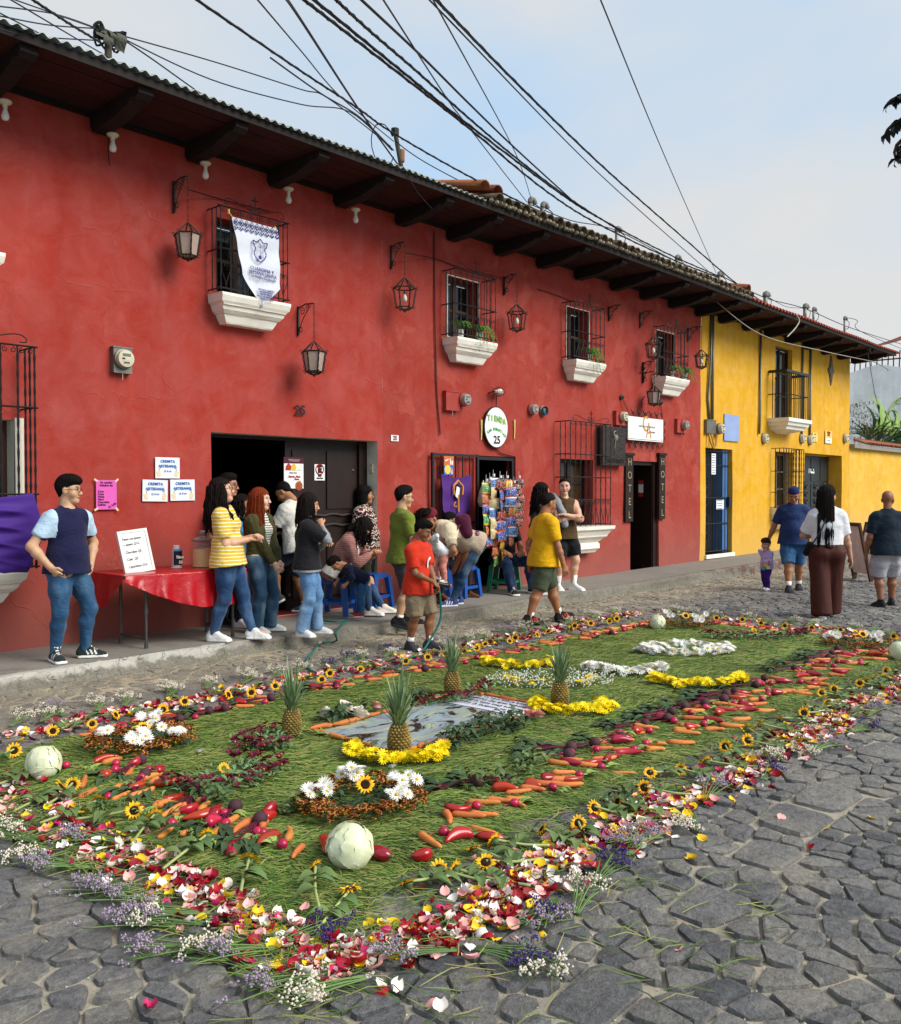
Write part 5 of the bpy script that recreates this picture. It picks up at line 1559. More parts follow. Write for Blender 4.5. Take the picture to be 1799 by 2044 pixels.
# ------------------------------------------------------------------ what hangs on the walls
def lantern(px_plate,y_top,y_bot,px_chain,y_lt,y_lb,glass=True,label='',bulb=False,cross=False,body=True,mat=RUST,wd=None):
 X,zt = W(px_plate,y_top);zb = W(px_plate,y_bot)[1]
 xc = W(px_chain,y_lt)[0];out = min(max((xc - X)/(xc/DW),0.18),0.42)
 t = thing('wall_lantern',label,'lantern',(X,DW,0),group='wrought iron wall lanterns')
 b = MB()
 b.box((-0.012,-0.03,zb),(0.012,0.02,zt))
 b.tube([(0,-0.02,zt - 0.02),(0,-out*0.5,zt + 0.01),(0,-out,zt - 0.005)],0.009,5)
 b.tube(catmull([(0,-0.03,zb + 0.05),(0,-out*0.35,zb + (zt - zb)*0.55),(0,-out*0.8,zt - 0.02)],5),0.007,4)
 scroll(b,(0,-out*0.30,zt - 0.07),0.05,1.3,0.5,'yz',0.006,1);scroll(b,(0,-out*0.62,zt - 0.045),0.04,1.3,2.5,'yz',0.006,-1);scroll(b,(0,-0.06,zb + 0.06),0.05,1.3,-1.0,'yz',0.006,1)
 if cross:
  for dz in (0.08,-0.08): b.lathe([(0.03,-0.02),(0.035,0),(0.0,0.03)],6,Matrix.Translation((0,-0.03,(zt + zb)/2 + dz)))
  b.tube([(-0.12,-0.02,(zt + zb)/2),(0.12,-0.02,(zt + zb)/2)],0.01,5)
 b.build('bracket',mat,t)
 if not body: return t
 z1 = W(px_chain,y_lt,out)[1];z0 = W(px_chain,y_lb,out)[1]
 zc = zt if not cross else (zt + zb)/2
 if cross:
  m = MB();m.tube([(0,-0.02,zc),(0,-out,zc)],0.01,5);m.build('arm',mat,t)
 c = MB();n = max(3,int((zc - z1)/0.035))
 for i in range(n):
  z = zc - (zc - z1)*(i + 0.5)/n
  T = Matrix.Translation((0,-out,z)) @ Matrix.Rotation(math.pi/2*(i % 2),4,'Z')
  c.tube([(0.009*math.cos(a),0,0.024*math.sin(a)) for a in np.linspace(0,2*math.pi,7)],0.003,3,False,T)
 c.build('chain',mat,t)
 H_ = z1 - z0;R0 = wd or H_*0.33;R1 = R0*0.72
 zt2,zb2 = z1 - H_*0.30,z0 + H_*0.12
 f = MB();A = [math.pi*2*k/6 + 0.26 for k in range(6)]
 o = (0,-out)
 def P(r_,k,z): return (o[0] + r_*math.cos(A[k % 6]),o[1] + r_*math.sin(A[k % 6]),z)
 for k in range(6):
  f.tube([P(R0,k,zt2),P(R1,k,zb2)],0.009,4)
  f.tube([P(R0,k,zt2),P(R0,k + 1,zt2)],0.009,4);f.tube([P(R1,k,zb2),P(R1,k + 1,zb2)],0.009,4)
  f.tube([P(R0,k,zt2),P(0.012,k,z1)],0.008,4)
  f.tube([P(R1,k,zb2),P(R1*0.5,k,zb2 - 0.03),P(0.01,k,z0 + 0.01)],0.007,4)
  for z,r_ in ((zt2,R0),(zb2,R1)):
   pts = [(o[0] + (r_ + 0.018 + 0.018*math.cos(w))*math.cos(A[k]),o[1] + (r_ + 0.018 + 0.018*math.cos(w))*math.sin(A[k]),z + 0.018*math.sin(w)) for w in np.linspace(0,5.2,8)]
   f.tube(pts,0.005,4)
  pts = [(o[0] + (R0*(1 - i/8) + R1*i/8 + 0.012 + 0.006*math.sin(i*2.4))*math.cos(A[k]),o[1] + (R0*(1 - i/8) + R1*i/8 + 0.012 + 0.006*math.sin(i*2.4))*math.sin(A[k]),zt2 + (zb2 - zt2)*i/8) for i in range(9)]
  f.tube(pts,0.006,4)
 f.lathe([(0.001,z0 - 0.015),(0.018,z0),(0.012,z0 + 0.02),(0.001,z0 + 0.025)],6,Matrix.Translation((o[0],o[1],0)))
 fr = f.build('lantern_frame',mat,t)
 if glass:
  for k in range(6):
   g = MB();g.add([P(R1*0.97,k,zb2),P(R1*0.97,k + 1,zb2),P(R0*0.97,k + 1,zt2),P(R0*0.97,k,zt2),P(R1*0.93,k,zb2),P(R1*0.93,k + 1,zb2),P(R0*0.93,k + 1,zt2),P(R0*0.93,k,zt2)],[(0,1,2,3),(7,6,5,4),(0,4,5,1),(1,5,6,2),(2,6,7,3),(3,7,4,0)])
   g.build('pane',glass,fr)
 if bulb:
  g = MB();zz = (zt2 + zb2)/2
  g.lathe([(0.012,zz + 0.10),(0.015,zz + 0.05)],8,Matrix.Translation((0,-out,0)));g.build('socket',BLACKIRON,t)
  g = MB();g.lathe([(0.012,zz + 0.05),(0.03,zz + 0.01),(0.034,zz - 0.02),(0.02,zz - 0.05),(0.001,zz - 0.056)],10,Matrix.Translation((0,-out,0)));g.build('bulb',BULB,t,True)
 return t
def frosted():
 t = NT('dusty_lantern_glass');v = t.coord()
 col = t.mix(t.noise(v,14,4),rgb('#c9b09b'),rgb('#a08a80'))
 return t.done(col,None,0.35,0.5,Alpha=0.75)
LG = frosted()
lantern(347,362,424,375,445,520,LG,'large glazed wall lantern beside the window with the white banner')
lantern(594,612,670,627,682,750,LG,'glazed wall lantern under the banner window, above the garage doorway',mat=IRON,bulb=False)
lantern(780,490,537,808,555,622,None,'open frame wall lantern with a bulb, between banner window and first fern window',bulb=True)
lantern(1006,552,589,1032,608,663,None,'open frame wall lantern with a bulb, past the first fern window',bulb=True)
lantern(1214.7,612,641,1240,640,680,None,'bare scrolled lantern bracket with no lantern, beside the third upper window',body=False)
lantern(1276.6,624,655,1304.6,672.4,718,None,'open frame lantern in front of the last upper window of the red house',bulb=True)
lantern(1373,655,682,1400.7,698,737,None,'lantern hanging on a chain at the corner of red and yellow house',bulb=True)
lantern(1283,723,765,1306,770,811,LG,'black glazed lantern on a cross shaped bracket over the white sign',cross=True,mat=IRON,bulb=True)
def meter(pxc,pyc,rpx,box=None,boxmat=GALV,dome=METERG,label='',conduit=None,out=0.10,group='electric meters on the walls'):
 X,Z = W(pxc,pyc,0.06);rr = rpx/1820*(X*0.7437 + DW*0.6685)
 t = thing('electric_meter',label,'electric meter',(X,DW,Z),group=group)
 if box:
  xa,za = W(box[0],box[1],0.05);xb,zb = W(box[2],box[3],0.05)
  b = MB();b.box((xa - X,-0.07,zb - Z),(xb - X,0.02,za - Z));b.box((xa - X - 0.008,-0.078,za - Z),(xb - X + 0.008,0.02,za - Z + 0.012));bx = b.build('meter_box',boxmat,t)
  s_ = MB();s_.tube([((xa + xb)/2 - X,-0.06,zb - Z),((xa + xb)/2 - X,-0.062,zb - Z - 0.07)],0.004,4);s_.build('seal',METERG,bx)
 T = Matrix.Rotation(math.pi/2,4,'X')
 b = MB();d0 = 0.07 if box else 0.0
 b.lathe([(rr*1.25,d0 - 0.02),(rr*1.25,d0 + 0.025),(rr*1.05,d0 + 0.03)],18,T);b.build('meter_ring',boxmat,t,True,angle=40)
 b = MB();b.lathe([(rr*1.08,d0 + 0.02),(rr*1.04,d0 + 0.07),(rr*0.95,d0 + out),(rr*0.6,d0 + out + 0.008),(0.002,d0 + out + 0.01)],18,T);dm = b.build('meter_dome',dome,t,True,angle=50)
 b = MB();y = -(d0 + out + 0.012)
 b.box((-rr*0.5,y,rr*0.25),(rr*0.5,y + 0.006,rr*0.6));b.build('display',M('lcd_grey','#6d7266',0.3),dm)
 b = MB()
 for i in range(5): b.box((-rr*0.35 + i*rr*0.15,y,-rr*0.6),(-rr*0.35 + i*rr*0.15 + rr*0.08,y + 0.006,-rr*0.42))
 b.box((-rr*0.6,y,-rr*0.12),(-rr*0.25,y + 0.006,rr*0.05));b.build('marks',INK,dm)
 if conduit:
  p = MB();p.tube([(q[0] - X,-0.035,q[1] - Z) for q in conduit],0.028,8);p.build('conduit',GALV,t,True)
 return t
meter(245,717,16,(225,693,262,747),label='square grey metered box with cream dome, above the pink notice',out=0.07)
meter(924,798,11,(889,781,916,821),M('red_painted_box','#9c3a31',0.7,0.2),METERGL,'dome meter on a red painted box by the shop wire',out=0.09)
meter(1066,817,9.5,None,M('red_rim','#8e362d',0.7,0.2),METERGL,'round glass meter sunk in the wall beside the oval sign')
meter(1089,820,8.5,None,GALV,M('blue_glass','#3e5a68',0.2,0.4,12),'round bluish meter right next to the glass one by the oval sign',out=0.03)
meter(1240,832,9,(1229,821,1247,850),M('red_box_far','#a54337',0.7,0.2),METERG,'cream meter between dark metal plaque and white sign')
meter(1363,849,8.5,(1351,837,1370,865),MATS['red_box_far'],METERGL,'glass dome meter on red box near the yellow house')
zt = SOF - 0.06
def cond(px0,py0,px1,py1): return [(W(px0,py0,0.035)[0],zt),(W(px0,py0,0.035)[0],W(px0,py0)[1] - 0.3),(W(px1,py1,0.035)[0],W(px1,py1,0.035)[1])]
meter(1435,856,9,(1410,838,1428,866),GALV,METERG,'meter beside a grey lettered box at the blue door',[(W(1422.6,838,.035)[0],zt),(W(1422.6,838,.035)[0],W(1422,838)[1])])
c_ = MB();Xa,Za = W(1414,838,.035);c_.tube([(Xa + 0.12,DW - 0.035,zt),(Xa + 0.10,DW - 0.035,4.4),(Xa - 0.02,DW - 0.035,3.6),(Xa + 0.06,DW - 0.035,Za)],0.026,8)
tag(c_.build('conduit_pipe',GALV,None,True),'bent grey conduit pipe running up the yellow wall by the red house','pipe')
c_ = MB()
for q in (0,0.12): c_.tube(catmull([(Xa + 0.02 + q,DW - 0.04,Za - 0.27),(Xa + 0.05 + q,DW - 0.08,Za - 0.5),(Xa + 0.25,DW - 0.08,Za - 0.58),(Xa + 0.38 + q*0.3,DW - 0.05,Za - 0.25)],5),0.02,6)
tag(c_.build('cable_loop',M('ochre_cable','#b98f3a',0.7),None,True),'yellow painted cable loop hanging under the grey meter box','cable')
meter(1529,875,9,None,GALV,METERG,'meter at the foot of a lone conduit, before the balcony',cond(1518,800,1516,866))
meter(1604,875,9,None,GALV,METERG,'first of two meters side by side under the balcony',cond(1602,800,1601,866))
meter(1620,878,9,None,GALV,METERG,'second meter under the balcony, beside the yellow notice',cond(1618,800,1617,868))
meter(1690,875,8,None,GALV,METERG,'last meter at the end corner of the yellow house')
def board(name,label,cat,px0,py0,px1,py1,out,thick,mat,group=None):
 xa,za = W(px0,py0,out);xb,zb = W(px1,py1,out)
 t = thing(name,label,cat,((xa + xb)/2,DW - out,(za + zb)/2),group=group)
 w,h = abs(xb - xa),abs(za - zb)
 b = MB();b.box((-w/2,0,-h/2),(w/2,thick,h/2));b.build('panel',mat,t)
 return t,w,h
# handbills
for px,py,qx,qy,rot,lb in ((310,912.3,359,955,0.0,'topmost of three CREMITA ARTESANAL paper notices on the red wall'),(284.4,957.6,335,1000.6,0.02,'lower CREMITA ARTESANAL notice next to the pink sheet'),(340,957,389,999,-0.01,'lower CREMITA ARTESANAL notice nearest the garage doorway')):
 t,w,h = board('paper_notice',lb,'notice',px,py,qx,qy,0.026,0.003,PAPER,'cremita artesanal notices')
 t.rotation_euler = (0,rot,0)
 lettering('CREMITA',t,0,h*0.31,h*0.17,BLUEINK,bold=0.0012,spacing=1.12)
 lettering('ARTESANAL',t,0,h*0.08,h*0.17,BLUEINK,bold=0.0012,spacing=1.08)
 lettering('Q. 8 c/u',t,0,-h*0.16,h*0.12,BLUEINK)
 for q in (-1,1):
  b = MB();T = Matrix.Translation((q*w*0.36,0,-h*0.27)) @ Matrix.Rotation(q*0.25,4,'Y')
  b.prism([(-w*0.055,-h*0.14),(w*0.055,-h*0.14),(w*0.085,h*0.12),(-w*0.085,h*0.12)],-0.0035,0.0,T);b.build('drink_cup',PEACH,t)
  b = MB();b.tube([Vector((q*w*0.36,-0.003,-h*0.15)),Vector((q*w*0.34,-0.003,-h*0.02)),Vector((q*w*0.27,-0.003,h*0.0))],0.0025,4);b.build('straw',BLUEINK,t)
t,w,h = board('pink_notice','pink sheet listing helado flavours taped to the red wall','notice',191.5,958,233.3,1016.6,0.026,0.003,PINKP)
lettering('Se venden\nhelados de:',t,0,h*0.37,h*0.105,INK,line=0.9)
lettering('Coco\nFresa\nMania\nMora\nChocolate\nGalleta',t,-w*0.42,-h*0.11,h*0.098,INK,align='LEFT',line=0.92)
lettering('Q. 5.00',t,w*0.27,-h*0.36,h*0.1,INK,rot=-0.45)
for q in ((-1,1,0.6),(1,1,-0.7),(-1,-1,-0.5),(1,-1,0.8)):
 b = MB();b.box((-0.022,-0.004,-0.01),(0.022,-0.001,0.01),Matrix.Translation((q[0]*w*0.5,0,q[1]*h*0.49)) @ Matrix.Rotation(q[2],4,'Y'));b.build('tape',TAPE,t)
# oval shop sign
X,Z = W(991,853,0.06)
t = thing('oval_sign','oval white TIENDA SAN SEBASTIAN sign over the shop door','sign',(X,DW - 0.06,Z))
a_,b_ = 0.285,0.315
def oval(k,y0,y1):
 m = MB();m.prism([(a_*k*math.cos(w),b_*k*math.sin(w)) for w in np.linspace(0,2*math.pi,40,endpoint=False)],y0,y1);return m
oval(1.0,0.002,0.03).build('rim',BLACKIRON,t);oval(0.955,-0.003,0.004).build('panel',WHITEP,t)
for i,ch in enumerate('TiENDA'):
 q = i - 2.5
 lettering(ch,t,q*0.074,0.125 - 0.02*q*0.4 - 0.004*q*q*0.5,0.115,GREENINK,y=-0.0055,bold=0.008,sx=0.8)
 lettering(ch,t,q*0.074,0.125 - 0.02*q*0.4 - 0.004*q*q*0.5,0.115,LIMEINK,y=-0.009,bold=0.0005,sx=0.8)
for i,ch in enumerate('SAN SEBASTIAN'):
 q = (i - 6)/6.0;lettering(ch,t,q*0.205,-0.03 - 0.075*q*q - 0.02*q,0.055,GREENINK,y=-0.006,bold=0.003,rot=q*0.75,sx=0.9)
lettering('25',t,0.01,-0.195,0.165,INK,y=-0.006,bold=0.004)
for px,py,qy in ((959,838,878),(1025,838,876)):
 xa,za = W(px,py);zb = W(px,qy)[1]
 b = MB();b.tube([(xa,DW - 0.018,za),(xa + 0.005,DW - 0.02,(za + zb)/2),(xa,DW - 0.018,zb)],[0.022,0.014,0.010],5);tag(b.build('glue_streak',M('yellow_putty','#d9c06a',0.7)),'yellow putty streak on the red wall %s the oval shop sign' % ('before' if px < 990 else 'after'),'putty mark')
# wired bulb over the sign
X,Z = W(997,781,0.16)
t = thing('caged_light','wire caged bulb fixed above the oval shop sign','light',(X - 0.08,DW,Z))
b = MB()
for k in range(6):
 a = k*math.pi/3;b.tube([(0.14 + 0.11*math.cos(q)*1.0 - 0.03,-0.12 + 0.075*math.sin(q)*math.cos(a),0.075*math.sin(q)*math.sin(a)) for q in np.linspace(0,math.pi,7)],0.004,4)
for q in (0.7,1.57,2.4): b.tube([(0.11 + 0.11*math.cos(q),-0.12 + 0.076*math.sin(q)*math.cos(a),0.076*math.sin(q)*math.sin(a)) for a in np.linspace(0,2*math.pi,9)],0.004,4)
b.tube([(0.0,0.0,-0.03),(0.0,-0.12,0.0)],0.01,5);b.build('cage',RUST,t)
b = MB();b.lathe([(0.018,-0.06),(0.02,-0.01),(0.045,0.05),(0.05,0.09),(0.03,0.125),(0.001,0.135)],12,Matrix.Translation((0.07,-0.12,0)) @ Matrix.Rotation(math.pi/2,4,'Y'));b.build('bulb',BULB,t,True)
# house numbers
X,Z = W(597,820);n_ = lettering('25',None,X,Z,0.16,INK,y=DW - 0.028,bold=0.004);n_.name = 'house_number';tag(n_,'black number 25 painted above the garage doorway','house number')
t,w,h = board('number_tile','small white tile number 25 on the red wall before the shop','house number',781,868,796,881,0.022,0.008,WHITEP)
lettering('25',t,0,0,h*0.95,M('grey_ink','#8a4a44',0.7),bold=0.003)
b = MB();X,Z = W(742,932,0);b.box((8.352,DW + 0.02,Z - 0.05),(8.362,DW + 0.1,Z + 0.05));
b = MB();b.box((8.335,DW + 0.07,Z - 0.08),(8.358,DW + 0.13,Z + 0.04));b.box((8.328,DW + 0.09,Z - 0.03),(8.336,DW + 0.11,Z));tag(b.build('doorbell',M('bell_plastic','#b9ae98',0.4,0.1)),'old cream doorbell switch on the garage door jamb','doorbell')
# hanging white sign in its scrolled iron frame
t,w,h = board('white_sign','white CA sign in a scrolled iron frame over the hotel door','sign',1254.5,830,1324,883,0.10,0.03,WHITEP)
f = MB()
for sgn in (1,-1):
 n = 6
 for i in range(n):
  x0 = -w/2 + w*i/n;x1 = x0 + w/n;zz = sgn*(h/2 + 0.02)
  f.tube(catmull([(x0,0.015,zz),((x0 + x1)/2 - 0.02,0.015,zz + sgn*0.10),((x0 + x1)/2 + 0.02,0.015,zz + sgn*0.10),(x1,0.015,zz)],4),0.009,4)
  scroll(f,(x1 if i < n - 1 else x1 - 0.02,0.015,zz + sgn*0.05),0.035,1.2,1.0,r2=0.008,flip=sgn,n=9)
 for i in range(3):
  z0 = -h/2 + h*i/3;z1 = z0 + h/3;xx = sgn*(w/2 + 0.015)
  f.tube(catmull([(xx,0.015,z0),(xx + sgn*0.09,0.015,(z0 + z1)/2),(xx,0.015,z1)],5),0.009,4)
  scroll(f,(xx + sgn*0.04,0.015,z0 + 0.05),0.035,1.2,2.0,r2=0.008,flip=sgn,n=9)
f.build('iron_frame',RUST,t)
f = MB()
for q in (-1,1):
 P0 = Vector((q*w*0.5 + (-0.10 if q < 0 else 0.04),0.08,h/2 + 0.34));P1 = Vector((q*w*0.48,0.015,h/2 + 0.08))
 f.lathe([(0.05,0),(0.05,0.012),(0.02,0.03),(0.02,0.05)],8,Matrix.Translation(P0) @ Matrix.Rotation(math.pi/2,4,'X'))
 n = 9
 for i in range(n):
  T = Matrix.Translation(P0.lerp(P1,(i + 0.5)/n)) @ Matrix.Rotation(math.pi/2*(i % 2),4,'Z')
  f.tube([(0.011*math.cos(a),0,0.026*math.sin(a)) for a in np.linspace(0,2*math.pi,7)],0.004,3,False,T)
f.build('chain',RUST,t)
lettering('C',t,-0.03,0.09,0.42,GOLDINK,sx=0.75);lettering('A',t,0.09,-0.03,0.42,GOLDINK,sx=0.7)
lettering('CRISTALES DE ANTIGUA',t,0.02,0.05,0.045,M('grey_print','#6a625c',0.7,bump=0),y=-0.006,spacing=1.25);lettering('Boutique',t,0.22,-0.04,0.055,MATS['grey_print'],y=-0.006,shear=0.3)
b = MB()
for i in range(46):
 q = r.choice((-1,1));x = q*(w*0.46 - abs(r.gauss(0,0.03)));z = r.uniform(-0.42,0.42)*h
 b.add([(x,-0.004,z),(x + 0.012,-0.004,z),(x + 0.006,-0.004,z + 0.014)],[(0,1,2)])
b.build('gold_flecks',M('gold_print','#dcb878',0.7,bump=0),t)
b = MB();b.box((-w/2,-0.003,-h/2 + 0.02),(w/2,-0.0005,-h/2 + 0.026));b.build('rule_line',INK,t)
# hammered dark metal plaque
t,w,h = board('metal_plaque','dark hammered metal plaque with raised lettering beside the iron window grille','sign',1203.5,850,1249,930,0.14,0.16,M('hammered_metal','#332d28',0.45,0.35,16,0.9,26,0.02,0.5,0.6))
lettering('Anetemata',t,0.02,-h*0.36,0.15,M('dark_iron_letters','#15110f',0.6),bold=0.004,sx=0.95)
b = MB();b.lathe([(0.001,0.03),(0.05,0.02),(0.07,0)],10,Matrix.Translation((0.05,0,h*0.23)) @ Matrix.Rotation(math.pi/2,4,'X'));scroll(b,(0.0,-0.02,h*0.30),0.07,1.0,0.5,r2=0.012)
b.tube([(0.02,-0.015,h*0.15),(-0.01,-0.015,-h*0.05),(0.03,-0.015,-h*0.2)],0.008,4);b.build('emblem',M('worn_pewter','#8a8378',0.4,0.3,metal=0.6),t)
# HOTEL boards
for px0,py0,px1,py1,lb in ((1250,909,1264,1041,'carved vertical HOTEL board before the hotel doorway'),(1317,909,1328,1036,'carved vertical HOTEL board after the hotel doorway')):
 t,w,h = board('hotel_board',lb,'sign',px0,py0,px1,py1,0.05,0.045,M('charred_board','#241812',0.8,0.4,8,0.5,40,0.006),'vertical hotel boards')
 b = MB();b.box((-w/2 - 0.03,-0.02,h/2),(w/2 + 0.03,0.045,h/2 + 0.05));b.build('cap_board',MATS['charred_board'],t)
 for i,ch in enumerate('HOTEL'): lettering(ch,t,0,h*(0.40 - i*0.2),h*0.155,M('bone_paint','#978768',0.8,0.2),y=-0.006)
# posters in the garage and on the yellow house
def sheet(name,label,cat,x,y,z,w,h,mat):
 t = thing(name,label,cat,(x,y,z));b = MB();b.box((-w/2,0,-h/2),(w/2,0.003,h/2));b.build('panel',mat,t);return t
def inner(px,py,yy):
 return W(px,py,-(yy - DW))
yy = DW + 0.215
xa,za = inner(567,912,yy);xb,zb = inner(606,975,yy)
w,h = xb - xa,za - zb
t = sheet('ice_cream_poster','helados poster with fruit on the garage door','poster',(xa + xb)/2,yy,(za + zb)/2,w,h,WHITEP)
b = MB();b.box((-w/2,-0.002,h*0.3),(w/2,-0.0005,h/2));b.build('header',M('maroon_print','#4a1626',0.6,bump=0),t)
lettering('DELICIOSOS HELADOS\nY CHOCOBANANOS',t,0,h*0.4,h*0.045,M('pale_print','#d9b9b0',0.6,bump=0),y=-0.004,line=0.95)
for cx,col,k in ((-0.27,'#a8322a',0),(0.0,'#d9b23a',1),(0.25,'#e8e0cc',2)):
 b = MB();b.prism([(cx*w - w*0.17,h*0.08),(cx*w + w*0.17,h*0.08),(cx*w + w*0.13,h*0.22),(cx*w,h*0.31),(cx*w - w*0.13,h*0.22)],-0.003 - 0.0008*k,-0.0005);b.build('fruit_picture',M('print_%d' % k,col,0.6,0.3,30,bump=0),t)
lettering('Dulce Frio',t,-w*0.05,h*0.0,h*0.07,INK,shear=0.3);lettering('. Zapote . Mora',t,0,-h*0.12,h*0.08,REDINK,bold=0.002);lettering('. Fresa',t,w*0.12,-h*0.2,h*0.08,REDINK,bold=0.002);lettering('Mania',t,w*0.25,-h*0.28,h*0.07,GOLDINK,rot=-0.4)
b = MB();b.lathe([(0.001,0.006),(w*0.16,0.004),(w*0.2,0)],12,Matrix.Translation((w*0.26,0,-h*0.42)) @ Matrix.Rotation(math.pi/2,4,'X'));b.build('coconut_picture',M('coco_print','#9c4c2c',0.6,0.4,40,bump=0),t)
xa,za = inner(628,926.5,yy);xb,zb = inner(648.5,959,yy);w,h = xb - xa,za - zb
t = sheet('no_parking_sign','white NO ESTACIONAR sign with a crossed letter E on the garage door','sign',(xa + xb)/2,yy,(za + zb)/2,w,h,WHITEP)
b = MB();b.tube([(w*0.38*math.cos(a),-0.004,h*0.18 + w*0.38*math.sin(a)) for a in np.linspace(0,2*math.pi,25)],0.007,4);b.build('red_ring',REDINK,t)
lettering('E',t,0,h*0.18,w*0.72,INK,bold=0.008);b = MB();b.tube([(-w*0.27,-0.007,h*0.18 + w*0.27),(w*0.27,-0.007,h*0.18 - w*0.27)],0.006,4);b.build('red_bar',REDINK,t)
lettering('NO',t,0,-h*0.2,h*0.17,INK,bold=0.004);lettering('ESTACIONAR',t,0,-h*0.37,h*0.105,INK,bold=0.001,sx=0.8)
xa,za = W(1636.5,883,.01);xb,zb = W(1658,915,.01)
t,w,h = board('rent_notice','red and yellow SE RENTA LOCAL notice beside the grey gate','notice',1648,859,1661,886,0.026,0.006,M('yellow_card','#e0c66a',0.7,0.1))
lettering('SE RENTA\nLOCAL',t,0,h*0.25,h*0.22,REDINK,bold=0.006,sx=0.75,line=0.9);b = MB();b.box((-w*0.45,-0.002,-h*0.46),(w*0.45,-0.0005,-h*0.1));b.build('white_strip',WHITEP,t);lettering('Informes 7832',t,0,-h*0.28,h*0.09,INK)
t,w,h = board('yellow_notice','small yellow printed notice beside the meters under the balcony','notice',1622.5,863,1632.5,882,0.026,0.006,MATS['yellow_card'])
lettering('SE ALQUILAN',t,0,h*0.32,h*0.13,GREENINK,bold=0.003,sx=0.75);lettering('Habitaciones',t,0,-h*0.02,h*0.1,INK,sx=0.8);lettering('Informacion',t,0,-h*0.3,h*0.1,INK,sx=0.8)
yy = DW + 0.34
xa,za = inner(1615,935,yy);xb,zb = inner(1626,945,yy)
t = sheet('no_entry_card','white E NO card on the dark steel gate of the yellow house','sign',(xa + xb)/2,yy,(za + zb)/2,xb - xa,za - zb,WHITEP);lettering('E',t,-(xb - xa)*0.3,0,0.2,INK,bold=0.006);lettering('NO',t,(xb - xa)*0.18,0.03,0.15,INK,bold=0.004)
yy = DW + 0.015
for px0,py0,px1,py1,n_,lb in ((1421,905,1429,947,8,'white printed list pinned behind bars of the blue door'),(1430.5,998,1445,1016,4,'small white card low on the bars of the blue door')):
 xa,za = inner(px0,py0,yy);xb,zb = inner(px1,py1,yy);t = sheet('door_notice',lb,'notice',(xa + xb)/2,yy,(za + zb)/2,xb - xa,za - zb,PAPER)
 for i in range(n_):
  b = MB();z = (za - zb)*(0.42 - 0.84*i/(n_ - 1));b.box((-(xb - xa)*0.38,-0.002,z - 0.008),((xb - xa)*0.3,-0.0005,z + 0.008));b.build('text_line',MATS['grey_print'],t)
# extinguisher-like labels inside the hotel door
t = sheet('door_sticker','red and white sticker on the open hotel door leaf','sticker',15.69,DW + 0.3,1.62,0.02,0.02,WHITEP)
b = MB();b.box((-0.0,-0.05,0.0),(0.008,0.05,0.16));b.build('white_label',WHITEP,t);b = MB();b.box((-0.003,-0.05,0.16),(0.006,0.05,0.24));b.box((-0.003,-0.05,-0.08),(0.006,0.05,0.0));b.build('red_label',REDINK,t)
# banners
def hanging(fn,name,mat,nu=24,nv=40,label='',cat='banner',smooth_=True,th=0.003):
 mb = MB();mb.grid(fn,nu,nv)
 n0 = len(mb.v);f0 = list(mb.f)
 mb.v += [(p[0],p[1] + th,p[2]) for p in mb.v];mb.f = [f for f in f0] + [tuple(i + n0 for i in reversed(f)) for f in f0];mb.mi = [0]*len(mb.f)
 return mb.mesh(name,mat,smooth_)
yb_ = 0.29
c0 = W(463,432,yb_);c1 = W(555,466,yb_);c2 = W(560,577,yb_);c3 = W(524,614,yb_);c4 = W(484,549,yb_)
ox,oz = (c0[0] + c1[0])/2,c0[1]
BW = M('white_banner_cloth','#d4d8e2',0.85,0.05,3,0.5,5,0.02)
def side_l(z):
 return c0[0] + (c4[0] - c0[0])*(c0[1] - z)/(c0[1] - c4[1]) if z > c4[1] else c4[0] + (c3[0] - c4[0])*(c4[1] - z)/(c4[1] - c3[1])
def side_r(z):
 return c1[0] + (c2[0] - c1[0])*(c1[1] - z)/(c1[1] - c2[1]) if z > c2[1] else c2[0] + (c3[0] - c2[0])*(c2[1] - z)/(c2[1] - c3[1])
def bfn(u,v):
 z = c0[1] + (c3[1] - c0[1])*v;xl,xr = side_l(z),side_r(z)
 x = xl + (xr - xl)*u
 return (x - ox,-0.012*math.sin(u*7 + v*4)*(0.3 + v) + 0.008*math.sin(v*19 + u*2),z - oz)
t = thing('white_banner','white pointed CUARESMA Y SEMANA SANTA banner tied to the upper window grille','banner',(ox,DW - yb_,oz))
link('banner_cloth',hanging(bfn,'banner_cloth',BW),t)
hb = c0[1] - c3[1];wtop = c1[0] - c0[0]
mz = MB()
for i in range(9):
 x = c0[0] - ox + wtop*(i + 0.5)/9 + 0.01
 for (dz,k) in ((-0.03,1),(-0.075,-1)):
  for q in (1,-1): mz.tube([(x - q*0.03,-0.018,dz - 0.028*k),(x,-0.018,dz + 0.02*k),(x + q*0.03,-0.018,dz - 0.028*k)],0.005,4)
 for q in range(3): mz.lathe([(0.001,0.004),(0.011,0.002),(0.012,0)],6,Matrix.Translation((x + (q - 1)*0.018,-0.016,-0.108 - (q % 2)*0.014)) @ Matrix.Rotation(math.pi/2,4,'X'))
 mz.lathe([(0.001,0.004),(0.014,0.002),(0.015,0)],6,Matrix.Translation((x,-0.016,-0.05)) @ Matrix.Rotation(math.pi/2,4,'X'))
mz.build('blue_border',PURPINK,t)
cxm = (side_l(c0[1] - hb*0.35) + side_r(c0[1] - hb*0.35))/2 - ox
E_ = [(-0.10,0.10),(-0.045,0.085),(0,0.13),(0.045,0.085),(0.10,0.10),(0.085,0.045),(0.06,0.02),(0.085,-0.04),(0.05,-0.10),(0,-0.13),(-0.05,-0.10),(-0.085,-0.04),(-0.06,0.02),(-0.085,0.045)]
em = MB()
